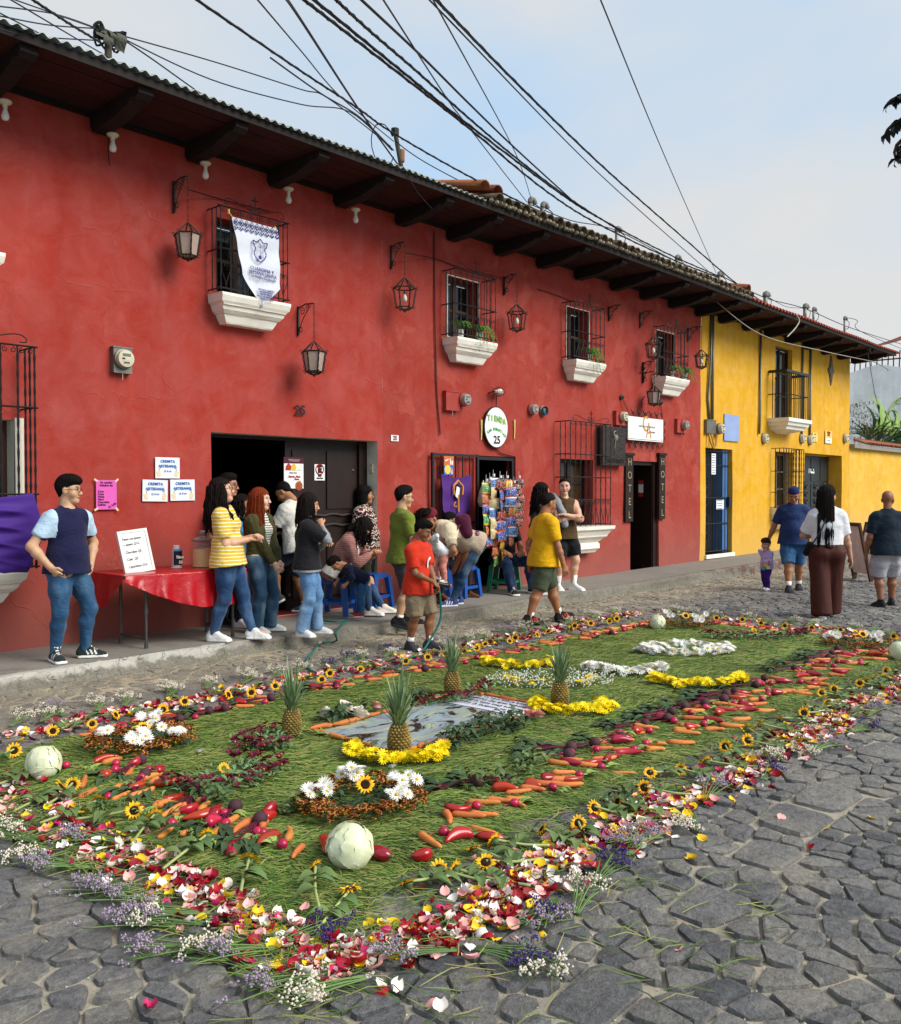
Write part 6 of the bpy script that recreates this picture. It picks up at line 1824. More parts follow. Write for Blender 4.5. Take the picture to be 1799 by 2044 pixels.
for i in range(len(E_)):
 a,b = E_[i],E_[(i + 1) % len(E_)]
 for q0,q1 in ((0.06,0.46),(0.54,0.94)): em.tube([(cxm + a[0] + (b[0] - a[0])*q0,-0.028,-hb*0.33 + a[1] + (b[1] - a[1])*q0),(cxm + a[0] + (b[0] - a[0])*q1,-0.028,-hb*0.33 + a[1] + (b[1] - a[1])*q1)],0.0065,5)
em.tube([(cxm,-0.028,-hb*0.33 + 0.075),(cxm,-0.028,-hb*0.33 - 0.07)],0.003,4);em.tube([(cxm - 0.03,-0.028,-hb*0.33 + 0.04),(cxm + 0.035,-0.028,-hb*0.33 + 0.035)],0.003,4)
em.lathe([(0.001,0.004),(0.022,0.002),(0.024,0)],10,Matrix.Translation((cxm,-0.026,-hb*0.33 - 0.075)) @ Matrix.Rotation(math.pi/2,4,'X'));em.build('emblem',PURPINK,t)
cx2 = cxm + 0.035
lettering('CUARESMA Y',t,cx2,-hb*0.555,0.055,PURPINK,y=-0.02,rot=0.03);lettering('SEMANA SANTA',t,cx2 + 0.01,-hb*0.605,0.055,PURPINK,y=-0.02,rot=0.03,sx=0.95);lettering('La Antigua Guatemala',t,cx2 + 0.015,-hb*0.65,0.045,PURPINK,y=-0.02,shear=0.35,rot=0.03,sx=0.85)
lettering('SEMANA SANTA\nPATRIMONIO\nINMATERIAL\nDE LA HUMANIDAD\nUNESCO 2022',t,cx2 + 0.05,-hb*0.845,0.03,PURPINK,y=-0.024,line=0.85)
b = MB()
for q in (c0,c1): b.tube([(q[0] - ox,0.0,q[1] - oz),(q[0] - ox - 0.02,0.03,q[1] - oz + 0.05)],0.007,5);b.lathe([(0.014,-0.02),(0.014,0.03)],6,Matrix.Translation((q[0] - ox - 0.02,0.03,q[1] - oz + 0.05)))
b.build('yellow_tie',M('yellow_cord','#d9b23c',0.6),t)
# shop gate with its purple banner
gx0,gx1 = W(864,910,0.08)[0],10.36
t = thing('shop_gate','black barred shop gate swung open flat along the red wall','gate',(gx0,DW - 0.08,0.17));gw_ = gx1 - gx0;gh = 2.02
b = MB()
for x in (0,gw_ - 0.04): b.box((x,0,0),(x + 0.04,0.04,gh))
for z in (0,0.62,1.0,gh - 0.04): b.box((0.04,0.002,z),(gw_ - 0.04,0.038,z + 0.035))
b.build('gate_frame',BLACKIRON,t)
for i in range(1,6):
 x = 0.04 + (gw_ - 0.08)*i/6;b = MB();b.tube([(x,0.02,0.03),(x,0.02,gh - 0.03)],0.011,5);scroll(b,(x - 0.035,0.01,1.5),0.035,1.1,0,r2=0.007,n=9);b.build('bar',BLACKIRON,t)
b = MB();b.box((0.05,0.03,0.05),(gw_ - 0.05,0.036,0.95));b.build('mesh_panel',M('dusty_mesh','#7a4a42',0.8,0.3,60),t)
PUR = M('purple_cloth','#4a2470',0.8,0.12,3,0.6,6,0.02)
xa,za = W(881,945,0.12);xb,zb = W(940,1040,0.12)
t = thing('purple_banner','small purple banner with gold emblem tied across the shop gate','banner',((xa + xb)/2,DW - 0.125,za));w,h = xb - xa,za - zb
def pf(u,v):
 vv = v*1.0;half = w/2*(1 - 0.04*math.sin(vv*3))*(1 if vv < 0.72 else 1 - (vv - 0.72)/0.28*0.75)
 return ((u - 0.5)*2*half,-0.015*math.sin(u*8 + v*3)*(0.3 + v) + 0.006*math.sin(v*15),-h*vv*1.05 - 0.06*math.sin(u*math.pi)*(1 - vv))
link('banner_cloth',hanging(pf,'banner_cloth',PUR),t)
b = MB()
for P_,r0 in (([(-0.09,-0.3),(-0.1,-0.18),(-0.04,-0.13),(0,-0.1),(0.05,-0.14),(0.1,-0.18),(0.09,-0.3)],0.016),([(0,-0.3),(0.01,-0.55)],0.013),([(-0.06,-0.4),(-0.09,-0.46),(-0.03,-0.47)],0.009)): b.tube(catmull([(p[0],-0.032,p[1]) for p in P_],4),r0,5)
b.build('gold_emblem',GOLDINK,t);b = MB();b.prism([(-0.06,-0.32),(0.01,-0.37),(0.05,-0.3),(0.03,-0.2),(-0.03,-0.18)],-0.034,-0.022);b.build('white_figure',WHITEP,t);b = MB();b.prism([(0.01,-0.36),(0.06,-0.34),(0.08,-0.24),(0.04,-0.19)],-0.037,-0.022);b.build('maroon_figure',M('maroon_cloth_print','#4a1c24',0.7,bump=0),t)
xa,za = W(886.5,910,0.1);xb,zb = W(906,948,0.1)
t = thing('soft_drink_poster','orange and blue drinks poster fixed to the shop gate bars','poster',((xa + xb)/2,DW - 0.1,(za + zb)/2));w,h = xb - xa,za - zb
for q,col,nm in ((0.25,'#c4683a','orange_half'),(-0.25,'#2e66b0','blue_half')):
 b = MB();b.box((-w/2,0,h*(q - 0.25)),(w/2,0.004,h*(q + 0.25)));b.build(nm,M(nm,col,0.5,0.1,bump=0),t)
b = MB();b.prism([(-w*.4,h*.2),(-w*.05,h*.3),(-w*.02,h*.36),(-w*.36,h*.28)],-0.002,0);b.prism([(w*.1,h*.05),(w*.2,h*.05),(w*.17,h*.4),(w*.12,h*.4)],-0.002,0);b.prism([(w*.25,h*.05),(w*.4,h*.05),(w*.42,h*.26),(w*.26,h*.26)],-0.002,0);b.build('bottle_print',WHITEP,t)
b = MB();b.lathe([(0.001,.003),(w*.3,.002),(w*.32,0)],14,Matrix.Translation((-w*.12,0,-h*.22)) @ Matrix.Rotation(math.pi/2,4,'X'));b.prism([(w*.2,-h*.45),(w*.38,-h*.45),(w*.32,-h*.08)],-0.002,0);b.build('glow_print',YELINK,t)
# the big purple drape at the far window
def dr(u,v):
 x = 2.55 + 1.13*u
 z0 = 1.63;ln = 0.74
 edge = (0.42 + 0.58*smooth(0.0,0.8,u)) if u < 0.86 else 1.0 - 0.5*(u - 0.86)/0.14
 z = z0 - v*ln*edge - 0.05*math.sin(u*math.pi)*(1 - v)
 q = (z0 - z)*1.25 + 0.34*(1 - u) ** 2*v - 0.12*u*v
 f = (0.036*(1 - abs(math.sin(q*17 + 0.8*math.sin(u*4))) ** 0.7) + 0.012*math.sin(q*41 + u*9))*min(v*5,1.0)*min((1.02 - u)*5,1.0)
 return (x + 0.12*v*(u - 0.2),DW - 0.345 - f - 0.02*v,z)
t = tag(link('purple_drape',hanging(dr,'purple_drape',M('violet_cloth','#43207e',0.7,0.1,3,0.3,8,0.01),60,60)),'large violet cloth draped over the ground floor window sill','drape')
# eave lamps
for px,py in ((8,172),(223,238),(408,298),(574,352),(708,395)):
 X = W(px,py,0.14)[0];Z = W(px,py,0.14)[1]
 t = thing('eave_lamp','bare bulb in a round white holder under an eave beam, number %s along the eave' % {8: 'one',223: 'two',408: 'three',574: 'four',708: 'five'}[px],'lamp',(X,DW - 0.16,SOF - 0.20),group='bare bulbs under the eave')
 t['label'] = {8: 'bare bulb under the eave at the very edge of the view',223: 'bare bulb under the eave beneath the pole with bundled wires',408: 'bare bulb under the eave above the glazed lantern',574: 'bare bulb under the eave above the banner window corner',708: 'smallest bare bulb under the eave, nearest the paint join'}[px]
 b = MB();b.lathe([(0.055,0.0),(0.062,-0.012),(0.05,-0.028),(0.022,-0.04),(0.02,-0.075)],14);b.build('lamp_holder',METERG,t,True,angle=40)
 b = MB();b.lathe([(0.016,-0.07),(0.02,-0.09),(0.034,-0.13),(0.036,-0.15),(0.026,-0.175),(0.001,-0.184)],12);b.build('bulb',BULB,t,True)
# ferns on the sills
def fern(x,z,y,n,hang,label,seed=0,pot=True):
 q = random.Random(seed)
 t = thing('fern',label,'plant',(x,y,z),group='ferns on the window sills')
 if pot:
  b = MB();b.lathe([(0.035,0),(0.05,0.10),(0.055,0.105),(0.048,0.09)],10);b.build('pot',WHITEP,t,True,angle=40)
 b = MB()
 for i in range(n):
  a = q.uniform(0,6.28);d = q.uniform(0.06,0.16);P = []
  dr_ = q.uniform(0.2,1.0)*hang if math.sin(a) < 0.3 else 0.04
  for k in range(9):
   s_ = k/8
   P.append(Vector((math.cos(a)*d*s_*1.3,min(math.sin(a)*d,0.05)*s_*1.4 - 0.08*(s_ if dr_ > 0.1 else 0),0.10 + 0.14*math.sin(s_*2.2) - dr_*s_ ** 2.2)))
  b.tube(P,0.0022,3)
  for k in range(1,9):
   for sg in (1,-1):
    p = P[k];l = 0.022*(1.1 - k/12)
    w_ = Vector((-math.sin(a),math.cos(a),0))*sg
    b.add([p,p + w_*l + Vector((0,-0.004,0.006)),p + w_*l*0.8 + Vector((0,-0.004,-0.014)),p + Vector((0,0,-0.008))],[(0,1,2,3)])
 b.build('fronds',M('fern_green','#5f8c33',0.7,0.2,bump=0,isl=0.3),t)
 return t
fern(9.88,3.86,DW - 0.14,26,0.1,'bushy potted fern on the first fern sill, nearer the window middle',1);fern(10.25,3.86,DW - 0.18,30,0.42,'trailing fern spilling over the front of the first fern sill',2)
fern(W(1178,710,.2)[0],3.86,DW - 0.2,34,0.5,'long fern hanging down over the middle upper sill',3)
fern(x4a + 0.35,3.86,DW - 0.18,26,0.25,'first fern on the last upper sill of the red house',4);fern(x4b + 0.1,3.86,DW - 0.2,26,0.3,'second fern at the far end of the last upper sill',5)
# surface wires
def wire(pts,rr,label,mat=None,cat='wire',name='wall_wire'):
 b = MB();b.tube(catmull(pts,5),rr,5);return tag(b.build(name,mat or M('black_cable','#0f0f10',0.6,bump=0)),label,cat)
def wp(px,py,o=0.02): q = W(px,py,o);return (q[0],DW - o,q[1])
wire([wp(375,378,.2),wp(425,393,.03),wp(480,408,.03),wp(538,422,.03)],0.006,'thin wire from the banner window lantern across the red wall')
wire([wp(808,505,.2),wp(868,516,.03),wp(920,535,.03),wp(975,548,.03),wp(1010,556,.03)],0.006,'thin wire between the two open lanterns above the fern window')
wire([wp(867,462),wp(868,560),wp(870,700),wp(873,790),wp(878,850),wp(879,868)],0.011,'dark wire dropping down the red wall before the shop gate',M('red_brown_wire','#5a221c',0.7))
wire([wp(1074,577),wp(1100,585),wp(1140,600)],0.006,'short wire to the middle upper window grille')
wire([wp(217,250,.03),wp(216,300),wp(219,330)],0.006,'short dangling wire below the second eave bulb')
wire([wp(992,788),wp(991,815)],0.005,'wire from the caged bulb to the oval sign')
wire([wp(1288,790),wp(1282,800),wp(1281,815)],0.008,'wire above the white sign under the cross bracket')
wire([wp(991,896),wp(1002,905),wp(1029,912)],0.008,'crooked wire from the oval sign to the shop door corner')
# ------------------------------------------------------------------ table, stools, shop goods and other things standing about
TZ = 0.86
SZ = 0.14
t = thing('folding_table','grey legged folding table under the red cloth by the red wall','table',(5.0,8.24,SZ))
b = MB();b.box((-0.72,-0.34,0.68),(0.54,0.34,0.715));b.build('table_top',M('table_plastic','#c9c6bd',0.5),t)
for sx in (-0.48,0.5):
 for sy in (-0.26,0.22):
  b = MB();b.tube([(sx,sy,0.68),(sx,sy,0.36)],0.016,8);b.tube([(sx,sy,0.36),(sx,sy,0.0)],0.0135,8);b.lathe([(0.02,0.33),(0.02,0.39)],8,Matrix.Translation((sx,sy,0)));b.lathe([(0.02,0),(0.02,0.05)],8,Matrix.Translation((sx,sy,0)));b.build('leg',M('grey_tube_steel','#5a5a56',0.45,0.1,bump=0,metal=0.6),t,True,angle=40)
 b = MB();b.tube([(sx,-0.26,0.09),(sx,0.22,0.09)],0.012,8);b.build('stretcher',MATS['grey_tube_steel'],t)
# the cloth: laid over the top, hanging in a long swag at the front, creased where it was folded
REDC = M('red_plastic_cloth','#a80d16',0.3,0.08,3,0.5,5,0.025,0.5)
mb = MB()
x0,x1,y0,y1 = 4.24,5.58,7.88,8.60;NX,NY,NS = 60,14,26
def front_drop(u): return float(np.interp(u,(0,0.06,0.2,0.42,0.6,0.8,0.93,1),(0.07,0.10,0.19,0.30,0.36,0.37,0.33,0.29)))
def P_top(u,v): return (x0 + (x1 - x0)*u,y0 + (y1 - y0)*v,TZ + 0.004 + 0.0015*math.sin(u*22)*math.sin(v*9))
cols = []
for i in range(NX + 1):
 u = i/NX;col = []
 d = front_drop(u)
 for k in range(NS,0,-1):
  w = k/NS
  f = 0.035*math.sin(u*19 + 2.0*math.sin(u*5))*w + 0.012*math.sin(u*47)*w
  p = P_top(u,0);col.append((p[0] + 0.01*math.sin(w*6),y0 - 0.012 - abs(f) - 0.05*w*w*0.3 - 0.01*(w > 0.02),TZ - d*w + 0.004))
 for j in range(NY + 1): col.append(P_top(u,j/NY))
 cols.append(col)
mrow = len(cols[0])
mb.v = [p for c in cols for p in c]
mb.f = [(i*mrow + j,(i + 1)*mrow + j,(i + 1)*mrow + j + 1,i*mrow + j + 1) for i in range(NX) for j in range(mrow - 1)]
mb.mi = [0]*len(mb.f)
for xe,sg in ((x0,-1),(x1,1)):
 def ef(u,v,xe=xe,sg=sg):
  d = float(np.interp(u,(0,0.25,0.45,1),(0.07,0.22,0.32,0.33))) if sg < 0 else 0.3
  return (xe + sg*(0.006 + 0.02*abs(math.sin(u*9))*v + 0.02*v),y0 - 0.01*(1 - u) + (y1 - y0)*u,TZ + 0.004 - d*v)
 mb.grid(ef,20,14)
tag(mb.build('tablecloth',REDC,None,True),'glossy red plastic tablecloth draped over the folding table','tablecloth')
# menu board leaning back
bx,by = 4.56,8.15
t = thing('menu_board','white framed menu board with handwritten prices standing on the red table','menu board',(bx,by,TZ + 0.006),rotz=0.06)
t.rotation_euler = (-0.22,-0.09,0.06)
b = MB();w,h = 0.30,0.405
b.box((-w/2,0,0),(w/2,0.014,h));b.build('panel',WHITEP,t)
b = MB()
for q in ((-w/2 - .012,-w/2 + .012,-.006,h + .012),(w/2 - .012,w/2 + .012,-.006,h + .012)): b.box((q[0],-0.008,q[2]),(q[1],0.02,q[3]))
b.box((-w/2 + .012,-0.008,-.006),(w/2 - .012,0.02,.016));b.box((-w/2 + .012,-0.008,h - .012),(w/2 - .012,0.02,h + .012));b.build('frame',M('white_frame','#dcd9d2',0.5),t)
b = MB()
for i in range(9):
 q = -w*0.40 + i*w*0.095;b.box((q,-0.001,h*0.055),(q + 0.015,0.0,h*0.06));b.box((q,-0.001,h*0.93),(q + 0.018,0.0,h*0.935))
for i in range(12): q = h*0.1 + i*h*0.068;b.box((w*0.40,-0.001,q),(w*0.405,0,q + 0.016))
b.build('dash_border',INK,t)
for s,z in (('Panes con Jamon',0.82),('y queso Q15.-',0.69),('.Chocolate Q5.-',0.50),('.Cafe  Q5',0.33),('.Capuchinos Q15.-',0.15)):
 lettering(s,t,-w*0.40,h*z,0.036,INK,align='LEFT',y=-0.002,shear=0.15,sx=0.9 if len(s) < 15 else 0.82)
# bagged plastic cups
X,Y = G(356,1141,TZ)
t = thing('cup_sleeve','bagged sleeve of clear plastic cups with a black label reading 50','cups',(5.02,8.26,TZ + 0.006))
CUPP = NT('clear_bag');CUPP = CUPP.done(rgb('#d8c9c6'),None,0.25,0.5,Alpha=0.6)
b = MB();prof = [(0.055,0),(0.06,0.005)]
for i in range(11): prof += [(0.052 - 0.001*i,0.012 + i*0.016),(0.0535 - 0.001*i,0.022 + i*0.016)]
prof += [(0.035,0.20),(0.034,0.23),(0.03,0.235)]
b.lathe(prof,16);b.build('cups',CUPP,t,True,angle=40)
b = MB();b.grid(lambda u,v: (0.0575*math.sin((u - 0.5)*2.0),-0.0575*math.cos((u - 0.5)*2.0),0.035 + 0.15*v),8,4);lab = b.build('label',M('black_film','#17151a',0.3),t)
b = MB();b.grid(lambda u,v: (0.058*math.sin((u - 0.5)*2.0),-0.058*math.cos((u - 0.5)*2.0),0.175 + 0.02*v),8,2);b.build('blue_band',M('blue_film','#3d7fb5',0.3),t)
lettering('Vaso',t,0,0.115,0.045,WHITEP,y=-0.061,shear=0.3,bold=0.001);lettering('50',t,0.012,0.062,0.042,WHITEP,y=-0.060,bold=0.001)
# juice jar with a tap
t = thing('juice_jar','glass lidded drink dispenser half full of peach juice on the table','drink dispenser',(5.30,8.22,TZ + 0.006))
JG = NT('jar_glass');JG = JG.done(rgb('#cfc4c0'),None,0.08,0.6,Alpha=0.2)
b = MB();b.lathe([(0.105,0.0),(0.112,0.008),(0.102,0.022),(0.103,0.245),(0.098,0.262),(0.106,0.27)],24,cap=False);b.build('glass',JG,t,True,angle=40)
b = MB();b.lathe([(0.104,0.004),(0.098,0.022),(0.099,0.185),(0.001,0.186)],24);b.build('juice',M('peach_juice','#f2bd72',0.3,0.05,bump=0),t,True,angle=40)
b = MB();b.lathe([(0.112,0.270),(0.116,0.28),(0.108,0.29),(0.07,0.302),(0.03,0.31),(0.026,0.322),(0.034,0.335),(0.037,0.352),(0.03,0.37),(0.012,0.378),(0.001,0.379)],20);b.build('lid',M('smoky_glass_lid','#8c7b74',0.12,0.2,bump=0,spec=0.7),t,True)
b = MB();b.lathe([(0.014,0),(0.014,0.03),(0.02,0.032),(0.02,0.045),(0.001,0.047)],10,Matrix.Translation((0.06,-0.085,0.045)) @ Matrix.Rotation(math.pi/2 - 0.3,4,'X'));b.build('tap',M('chrome','#c9c4bd',0.15,0.1,bump=0,metal=0.9),t,True,angle=40)
t = thing('snack_tub','blue and white tub standing behind the juice jar on the table','tub',(5.46,8.38,TZ + 0.006))
b = MB();b.box((-0.06,-0.05,0),(0.06,0.05,0.17));b.build('tub',WHITEP,t);b = MB();b.box((-0.05,-0.054,0.03),(0.05,-0.0505,0.13));b.build('blue_label',BLUEINK,t)
def stool(x,y,z,rot,mat,label):
 t = thing('plastic_stool',label,'stool',(x,y,z),rot,'plastic stools along the wall')
 b = MB();w = 0.15
 b.box((-w,-w,0.415),(w,w,0.44));b.box((-w - .012,-w - .012,0.385),(w + .012,-w,0.42));b.box((-w - .012,w,0.385),(w + .012,w + .012,0.42));b.box((-w - .012,-w,0.385),(-w,w,0.42));b.box((w,-w,0.385),(w + .012,w,0.42));b.build('seat',mat,t)
 for sx in (-1,1):
  for sy in (-1,1):
   b = MB();q = [(0.148,0.40,0.035),(0.19,0.0,0.028)]
   vs = []
   for r_,zz,hw in q: vs += [(sx*r_ - hw,sy*r_ - hw,zz),(sx*r_ + hw,sy*r_ - hw,zz),(sx*r_ + hw,sy*r_ + hw,zz),(sx*r_ - hw,sy*r_ + hw,zz)]
   b.add(vs,[(0,1,2,3),(7,6,5,4),(0,4,5,1),(1,5,6,2),(2,6,7,3),(3,7,4,0)]);b.build('leg',mat,t)
 b = MB();
 for k in range(4):
  a = k*math.pi/2;T = Matrix.Rotation(a,4,'Z');b.box((-0.16,0.165,0.13),(0.16,0.19,0.17),T)
 b.build('stretcher',mat,t);return t
BLUEP = M('blue_plastic','#1b4f9c',0.35,0.05,bump=0,spec=0.5);GREENP = M('green_plastic','#1f7a5a',0.35,0.05,bump=0,spec=0.5)
def GP(px,py,z=SZ): return G(px,py,z)
ST1 = GP(672,1226);ST2 = GP(742,1212);ST3 = GP(872,1194)
stool(*ST1,SZ,0.5,BLUEP,'blue plastic stool under the seated woman in a pink cardigan')
stool(*ST2,SZ,0.2,BLUEP,'blue plastic stool beside the garage door jamb, behind the toddler')
stool(*ST3,SZ,0.9,BLUEP,'blue plastic stool under the dark dressed sitter behind the boy')
ST4 = (10.72,8.55);stool(*ST4,SZ,0.4,GREENP,'green plastic stool under the man in dark jeans by the shop')
ST5 = (9.75,8.55);stool(*ST5,SZ,0.1,BLUEP,'blue plastic stool beside the green one outside the shop')
# snack packets on strips
SN = {}
def snackmat(c1,c2):
 k = (c1,c2)
 if k not in SN:
  t_ = NT('foil_%d' % len(SN));v = t_.coord((1,1,1),'Generated')
  sep = t_.n('ShaderNodeSeparateXYZ');t_.l(v,sep.inputs[0])
  m = t_.ramp(sep.outputs[2],[(0,rgb(c2)),(0.13,rgb(c2)),(0.15,rgb(c1)),(0.84,rgb(c1)),(0.86,rgb(c2))],'CONSTANT')
  n_ = t_.noise(t_.coord((6,6,5),'Generated'),1.4,2,0.5,1.5)
  m = t_.mix(t_.ramp(n_,[(0,(0,0,0)),(0.6,(0,0,0)),(0.62,(1,1,1)),(1,(1,1,1))]),m,rgb('#e8dcc0'))
  n3 = t_.noise(t_.coord((5,5,9),'Generated',(0.3,0,0.2)),1.8,2,0.5,1.0)
  m = t_.mix(t_.ramp(n3,[(0,(0,0,0)),(0.66,(0,0,0)),(0.68,(1,1,1)),(1,(1,1,1))]),m,rgb(c2))
  SN[k] = t_.done(m,t_.bump(t_.noise(v,7,3),0.6,0.02),0.25,0.6)
 return SN[k]
def packet_mesh(w,h,mat):
 mb = MB();n = 6
 for sg in (-1,1):
  mb.grid(lambda u,v,sg=sg: ((u - 0.5)*w*(1 - 0.08*math.sin(v*math.pi)),sg*-0.022*(math.sin(u*math.pi)*math.sin(min(max((v - 0.08)/0.84,0),1)*math.pi)) ** 0.6,-h*v),n,n)
 return mb.mesh('packet',mat,True)
PM = {}
def strip(px,py0,py1,n,pal,out,label,w=0.15,lean=0.0):
 w *= 1.3;py0 -= 8
 x,z0 = W(px,py0,out);z1 = W(px,py1,out)[1]
 t = thing('snack_strip',label,'snack strip',(x,DW - out,z0),random.Random(px).uniform(-0.3,0.3),'strips of snack packets at the shop door')
 h = (z0 - z1)/n
 b = MB();b.tube([(0,0.012,0.12),(0,0.012,z1 - z0)],0.003,4);b.lathe([(0.02,0.02),(0.02,0.06)],6);b.build('hanger',MATS['white_paper'],t)
 for i in range(n):
  for k in range(2):
   c = pal[(i*2 + k) % len(pal)] if k == 0 else pal[(i + 3) % len(pal)]
   if k == 1 and i % 2: continue
   key = (c,round(w,2),round(h,2))
   if key not in PM: PM[key] = packet_mesh(w,h*1.02,snackmat(*c))
   o = link('packet',PM[key],t);o.location = (random.uniform(-0.01,0.01) + (0.05 if k else 0),0.03*k - 0.012,-h*i);o.rotation_euler = (random.uniform(-0.12,0.12),random.uniform(-0.08,0.08),random.uniform(-0.5,0.5))
 return t
YO = ('#d8a72c','#8a4a1a');BL = ('#1f4fa6','#c43a22');GR = ('#2f8a3a','#d8c23a');RD = ('#8c1f22','#1c1416');OR = ('#c4622a','#8c2a1c');TN = ('#c9b27a','#d8c48c');LB = ('#2a6ab0','#e0e4ea');YE = ('#e0c22a','#d84a2a');DK = ('#2a1618','#a33a32')
strip(972,972,1090,6,[GR,GR,OR,OR,BL,LB],0.40,'snack strip of green then brown packets, first in the shop doorway',0.15)
strip(986,962,1075,6,[LB,TN,TN,TN,TN,TN],0.46,'snack strip of pale tan packets hanging in the shop doorway',0.13)
strip(1000,965,1080,6,[RD,BL,BL,BL,BL,BL],0.50,'snack strip of blue packets with red bands, middle of the bunch',0.17)
strip(1013,965,1085,6,[YE,BL,LB,YE,LB,YO],0.44,'snack strip topped by a big yellow packet at the shop door',0.16)
strip(1027,975,1060,5,[DK,RD,DK,RD,DK],0.36,'dark red snack strip against the shop door edge',0.12)
strip(1037,965,1050,6,[DK,RD,RD,DK,RD,DK],0.34,'last dark snack strip, hanging before the bare red wall',0.11)
strip(979,968,1095,7,[OR,BL,GR,YO,OR,LB],0.33,'snack strip of mixed orange and blue packets behind the pale tan one',0.15)
strip(1007,972,1090,6,[OR,BL,RD,LB,BL,YO],0.36,'snack strip of blue and amber packets tucked behind the middle ones',0.16)
strip(1020,980,1090,6,[BL,YO,LB,BL,OR,YE],0.52,'snack strip of blue and yellow packets in front at the door edge',0.14)
strip(990,1080,1130,3,[OR,GR,OR],0.42,'short low snack strip of orange and green packets near the ground',0.13)
strip(1004,1082,1122,2,[YO,RD],0.46,'short low snack strip of amber packets below the blue ones',0.13)
t = thing('shop_shelf','dim shelves of packaged goods inside the shop','shelf',(10.86,DW + 0.9,0.16))
b = MB();b.box((-0.6,0,0),(-0.57,0.4,2.1));b.box((0.57,0,0),(0.6,0.4,2.1))
for i in range(8): b.box((-0.57,0,0.12 + i*0.27),(0.57,0.4,0.14 + i*0.27))
b.build('rack',DARKROOM,t)
for i in range(7):
 x = -0.55
 while x < 0.48:
  w = r.uniform(0.06,0.14);h = r.uniform(0.1,0.2);b = MB();b.box((x,0.02,0.14 + i*0.27),(x + w - 0.01,0.2,0.14 + i*0.27 + h));b.build('goods',snackmat(*r.choice([YO,BL,GR,RD,OR,TN,LB,YE])),t);x += w
t = thing('carrier_bag','clear plastic carrier bag of bread hanging by the shop gate hinge','bag',(10.36,DW - 0.16,1.55))
b = MB();b.lathe([(0.004,0.26),(0.02,0.2),(0.07,0.08),(0.09,-0.05),(0.06,-0.13),(0.001,-0.15)],12);b.build('bag',M('milky_plastic','#c9bfae',0.3,0.3,12,0.4,9,0.01),t,True)
# hose
HOSE = M('green_hose','#1e6b5c',0.4,0.08,bump=0)
HZ = 0.012
def hp_(px,py,z): q = G(px,py,z);return (q[0],q[1],z + 0.012)
pts = [hp_(628,1205,SZ),hp_(622,1218,SZ),hp_(640,1238,SZ),hp_(668,1243,SZ),hp_(692,1241,SZ),hp_(682,1250,SZ),hp_(670,1265,SZ),hp_(671,1282,0.01),hp_(640,1286,0.01),hp_(625,1303,0.01),hp_(612,1322,0.01),hp_(622,1342,0.01),hp_(655,1345,0.01),hp_(700,1333,0.02),hp_(760,1324,0.03),hp_(815,1316,0.03),hp_(842,1302,0.03)]
bx_,by_ = G(835,1297)
pts2 = [hp_(852,1290,0.05),(bx_ + 0.16,by_ - 0.16,0.3),(bx_ + 0.15,by_ - 0.17,0.55),(bx_ + 0.14,by_ - 0.15,0.68)]
b = MB();b.tube(catmull(pts + pts2,6),0.0115,7);tag(b.build('garden_hose',HOSE,None,True),'green garden hose looping from the garage over the street to the boy','hose')
# folding sign beyond the walkers
X,Y = G(1722,1160)
t = thing('sandwich_board','wooden folding pavement board seen from its side beyond the walkers','board',(X,Y,0.0),0.9)
for sg in (-1,1):
 b = MB();T = Matrix.Rotation(sg*0.22,4,'X');b.box((-0.27,-0.02,0),(-0.22,0.02,1.1),T);b.box((0.22,-0.02,0),(0.27,0.02,1.1),T);b.box((-0.22,-0.02,1.04),(0.22,0.02,1.1),T)
 b.add([],[]);b.build('frame',FRAMEW,t);b = MB();b.box((-0.22,-0.008,0.15),(0.22,0.008,1.04),T);b.build('panel',M('faded_pink_board','#d8ccc4',0.8,0.2),t)
# ------------------------------------------------------------------ people
def HT(py,x,y,z0,hat=0.0): return (ZAT(py,x,y) - z0)/(1.022 + hat)
WHS = cl('#dcdad6');WSOLE = cl('#e4e2dc','plain');BLK = cl('#17181b');DSOLE = cl('#26282a');CHAR = cl('#39383c')
JEANS = cl('#233f63','denim',fade=0.35,c2='#6f8fb3');JEANS2 = cl('#2d4c66','denim',fade=0.65,c2='#8aa3b0');JEANS3 = cl('#5b83ac','denim',fade=0.7,c2='#a9c2d4');JEANSD = cl('#182c4c','denim',fade=0.2);JEANSM = cl('#2a5580','denim',fade=0.45,c2='#6d95b4')
def cross(H,a=0.0): return {1: (-0.035*H,0.12*H,0.675*H + a),-1: (0.03*H,0.14*H,0.69*H + a)}
# 1 the man in the navy polo
x,y = 3.76,7.98;H = HT(947,x,y,SZ)
person('man in navy polo with pale blue sleeves and spectacles, hands in jeans pockets',x,y,SZ,R_(-78),H=H,sk='#c49a78',hair=('mop','#120e0c'),glasses=True,g=1.04,belly=0.35,seed=2,
  top=dict(name='polo_shirt',mat=cl('#1b1c3d'),smat=cl('#b4cfe2'),sleeve=0.62,hem=-0.035,off=0.014),bottom=dict(name='jeans',mat=cl('#274a6b','denim',fade=0.5,c2='#6f93ac'),slim=1.05,fold=0.008),
  shoes=(cl('#1f2a28'),WSOLE,1.0,cl('#dfdcd3')),socks=(SOCK,0.05),feet={1: (0.12,-0.02,0,-0.35,0),-1: (-0.14,0.05,0,0.75,0)},hands={1: (0.13*H,0.03*H,0.52*H),-1: (-0.135*H,0.02*H,0.515*H)},elbow={1: (1.0,-0.6,0),-1: (-1,-0.6,0)},head=(0.62,0.02,0),armg=1.12)
